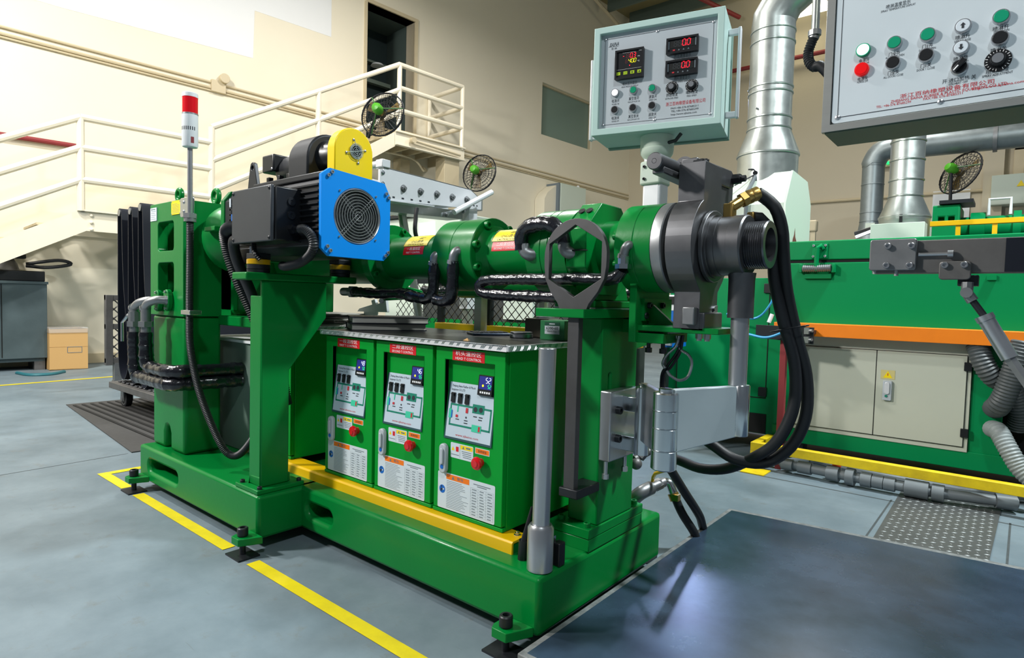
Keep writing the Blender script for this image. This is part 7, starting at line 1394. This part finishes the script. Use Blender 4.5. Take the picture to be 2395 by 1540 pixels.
# cream machine cabinet with white board, far
fm_ = thing('far_machine_cabinet', 'cream machine cabinet with tilted white board in the far bay', 'machine', (-4.3780, 3.4560, 1.6250))
o_ = Vector((-4.5980, 3.2880, 1.8540)); part('cabinet', B().box(o_.x-0.2, o_.x+1.0, o_.y, o_.y+0.6, 0, o_.z), M_PALE, fm_, 0.01); part('top_edge', B().box(o_.x-0.25, o_.x+0.35, o_.y-0.05, o_.y+0.6, o_.z, o_.z+0.03), M_BLK2, fm_)
pb = [Vector((-4.1050, 3.1710, 1.7620)), Vector((-3.9560, 3.2970, 1.7900)), Vector((-3.9430, 3.2960, 1.6090)), Vector((-4.0970, 3.1680, 1.6040))]; dv = Vector((-0.02, 0.03, 0)); part('white_board', B().add([p for p in pb]+[p+dv for p in pb], [(0, 1, 2, 3), (4, 7, 6, 5), (0, 4, 5, 1), (1, 5, 6, 2), (2, 6, 7, 3), (3, 7, 4, 0)]), M_WHITE, fm_)
# far green extruder, yellow railing, wall boxes
fe = thing('far_extruder', 'distant green extruder with two windows behind yellow railing', 'extruder', (0.6, 5.0, 0))
hs = part('gearbox', B().box(0.345, 0.535, 5.0, 5.45, 0, 1.845), M_TEAL, fe, 0.01); cut(hs, B().box(0.385, 0.43, 4.9, 5.08, 1.70, 1.745), B().box(0.455, 0.50, 4.9, 5.08, 1.70, 1.745))
part('barrel', B().cyl((0.53, 5.2, 1.66), (2.2, 5.2, 1.66), 0.095, n=24), M_TEAL, fe); part('collar', B().cyl((0.60, 5.2, 1.66), (0.70, 5.2, 1.66), 0.13, n=24), M_TEAL, fe); part('collar', B().cyl((0.88, 5.2, 1.66), (0.93, 5.2, 1.66), 0.13, n=24), M_TEAL, fe)
part('bed', B().box(0.53, 2.2, 5.0, 5.4, 0.9, 1.5), M_BLK2, fe); part('top_plate', B().box(0.39, 0.62, 4.98, 5.3, 1.85, 1.88), M_BLK2, fe); part('roller_bar', B().tube([(0.72, 5.1, 1.75), (0.72, 5.1, 1.88), (0.86, 5.1, 1.88), (0.86, 5.1, 1.75)], 0.012, 8), M_WHITE, fe)
yr2 = thing('yellow_railing', 'yellow safety railing in front of the distant extruder', 'railing', (0.6, 4.7, 0))
part('top_bar', B().box(0.33, 2.2, 4.7, 4.74, (0.705, 4.7000, 1.6350)[2], (0.703, 4.7000, 1.6750)[2]), M_YEL, yr2, 0.003)
for u in (2240, 2326): x = ((0.547, 4.7000, 1.5910)[0] if u == 2240 else (0.776, 4.7000, 1.5780)[0]); part('post', B().box(x-0.016, x+0.016, 4.71, 4.74, 0, (0.705, 4.7000, 1.6420)[2]), M_YEL, yr2)
part('end_post', B().box(0.30, 0.34, 4.69, 4.74, 0, (0.343, 4.7000, 1.7400)[2]), M_YEL, yr2, 0.004)
wbx = thing('wall_switch_box', 'grey switch box with warning sign on the tan wall', 'switch box', (0.708, 13.4000, 3.2760))
a_, c_ = (0.452, 13.2000, 3.4900), (1.0810, 13.2000, 2.9940)
part('box', B().box(a_[0], c_[0]+0.4, 13.15, 13.5, c_[2]-0.05, a_[2]), M_PALE, wbx, 0.01); p = (0.876, 13.1000, 3.3040); part('warning_sign', B().add([(p[0]-0.06, 13.14, p[2]-0.05), (p[0]+0.06, 13.14, p[2]-0.05), (p[0], 13.14, p[2]+0.06)], [(0, 1, 2)]), M_LYEL, wbx)
part('trunking', B().box(a_[0]+0.30, a_[0]+0.46, 13.3, 13.5, a_[2], a_[2]+0.55).box(a_[0]+0.30, a_[0]+1.4, 13.3, 13.5, a_[2]+0.45, a_[2]+0.62), M_BEIGE, wbx, 0.01)
wn = thing('wall_notice', 'pale notice board on the tan wall behind the fan', 'notice', (-0.201, 13.4000, 3.2810)); a_, c_ = (-0.466, 13.4000, 3.3230), (0.131, 13.4000, 2.8010)
part('board', B().box(a_[0], c_[0], 13.44, 13.5, c_[2]-0.5, a_[2]), M_WHITE, wn)
jb = thing('pipe_junction', 'beige pipe elbow box standing by the hood on the tan wall', 'junction', (-1.2980, 8.0000, 2.0310)); p = Vector((-1.3010, 8.0000, 2.0900))
part('elbow_box', B().box(p.x-0.12, p.x+0.05, 7.9, 8.0, p.z-0.08, p.z+0.08), M_BEIGE, jb, 0.02); part('riser', B().box(p.x-0.03, p.x+0.03, 7.93, 7.98, 0, p.z), M_BEIGE, jb)
gl2 = thing('green_status_light', 'tiny green status light on the tan wall by the duct', 'light', (-1.2490, 13.3000, 3.9630)); p = Vector((-1.2490, 13.3000, 3.9630))
part('housing', B().box(p.x-0.3, p.x+0.05, 13.35, 13.5, p.z-0.06, p.z+0.06), M_BEIGE, gl2); part('lens', B().sphere(p, 0.035, 10, 8), M_GDIG, gl2)
# distant white and blue device below the head
td = thing('test_device', 'white and blue device with red cover seen below the die head', 'device', (-0.75, 2.3, 0))
a_, c_ = (-0.772, 2.2000, 1.0070), (-0.655, 2.2000, 0.91)
part('white_top', B().box(a_[0], c_[0], 2.2, 2.4, c_[2], a_[2]), M_WHITE, td, 0.005); part('screen', B().box((-0.719, 2.2000, 0.981)[0], (-0.666, 2.2000, 0.982)[0], 2.195, 2.2, (-0.713, 2.2000, 0.95)[2], (-0.714, 2.2000, 0.997)[2]), M_BLK, td)
part('blue_body', B().box((-0.73, 2.2000, 0.823)[0], (-0.668, 2.2000, 0.826)[0], 2.2, 2.4, (-0.725, 2.2000, 0.686)[2], c_[2]), M_LBLUE, td); part('stand', B().box((-0.757, 2.3000, 0.576)[0], (-0.739, 2.3000, 0.578)[0], 2.28, 2.32, 0.0, (-0.725, 2.2000, 0.686)[2]), M_BLK2, td); part('red_cover', B().box((-0.717, 2.2000, 0.771)[0], (-0.644, 2.2000, 0.775)[0], 2.17, 2.2, (-0.704, 2.2000, 0.74)[2], (-0.706, 2.2000, 0.777)[2]), M_RED, td)
part('grey_socket', B().box((-0.709, 2.2000, 0.724)[0], (-0.67, 2.2000, 0.726)[0], 2.18, 2.2, (-0.702, 2.2000, 0.698)[2], (-0.704, 2.2000, 0.73)[2]), M_GREYP, td)

# dark machinery beyond the mesh guard, green tank below the barrel
dm = thing('far_press', 'dark cluttered press machinery beyond the mesh guard', 'machine', (-1.6, 2.0, 0))
part('frame', B().box(-2.6, -1.0, 1.9, 2.5, 0, 0.98), mat('oily_dark_machine', (70, 74, 70), 0.6, var=0.9, scale=6, rgb2=(22, 24, 24)), dm, 0.01)
part('green_band', B().box(-2.6, -0.95, 1.86, 1.9, 0.72, 0.80), M_GREEN, dm); part('pale_panel', B().box(-1.75, -1.5, 1.87, 1.9, 0.82, 0.96), M_PALE, dm); part('pale_panel', B().box(-1.3, -1.12, 1.87, 1.9, 0.55, 0.70), M_PALE, dm)
gt = thing('vacuum_tank', 'green tank lying behind and below the barrel', 'tank', (-0.6, 0.78, 0.9))
part('shell', B().lathe((-1.02, 0.70, 1.00), (1, 0, 0), [(0, 0.03), (0.02, 0.045), (0.72, 0.045), (0.74, 0.03)], 24), M_GREEN, gt); part('strap', B().lathe((-0.80, 0.70, 1.0), (1, 0, 0), [(0, 0.046), (0.02, 0.046)], 24), M_GREEN, gt); part('saddle', B().box(-0.9, -0.86, 0.68, 0.72, 0.0, 0.96), M_STAIN, gt)
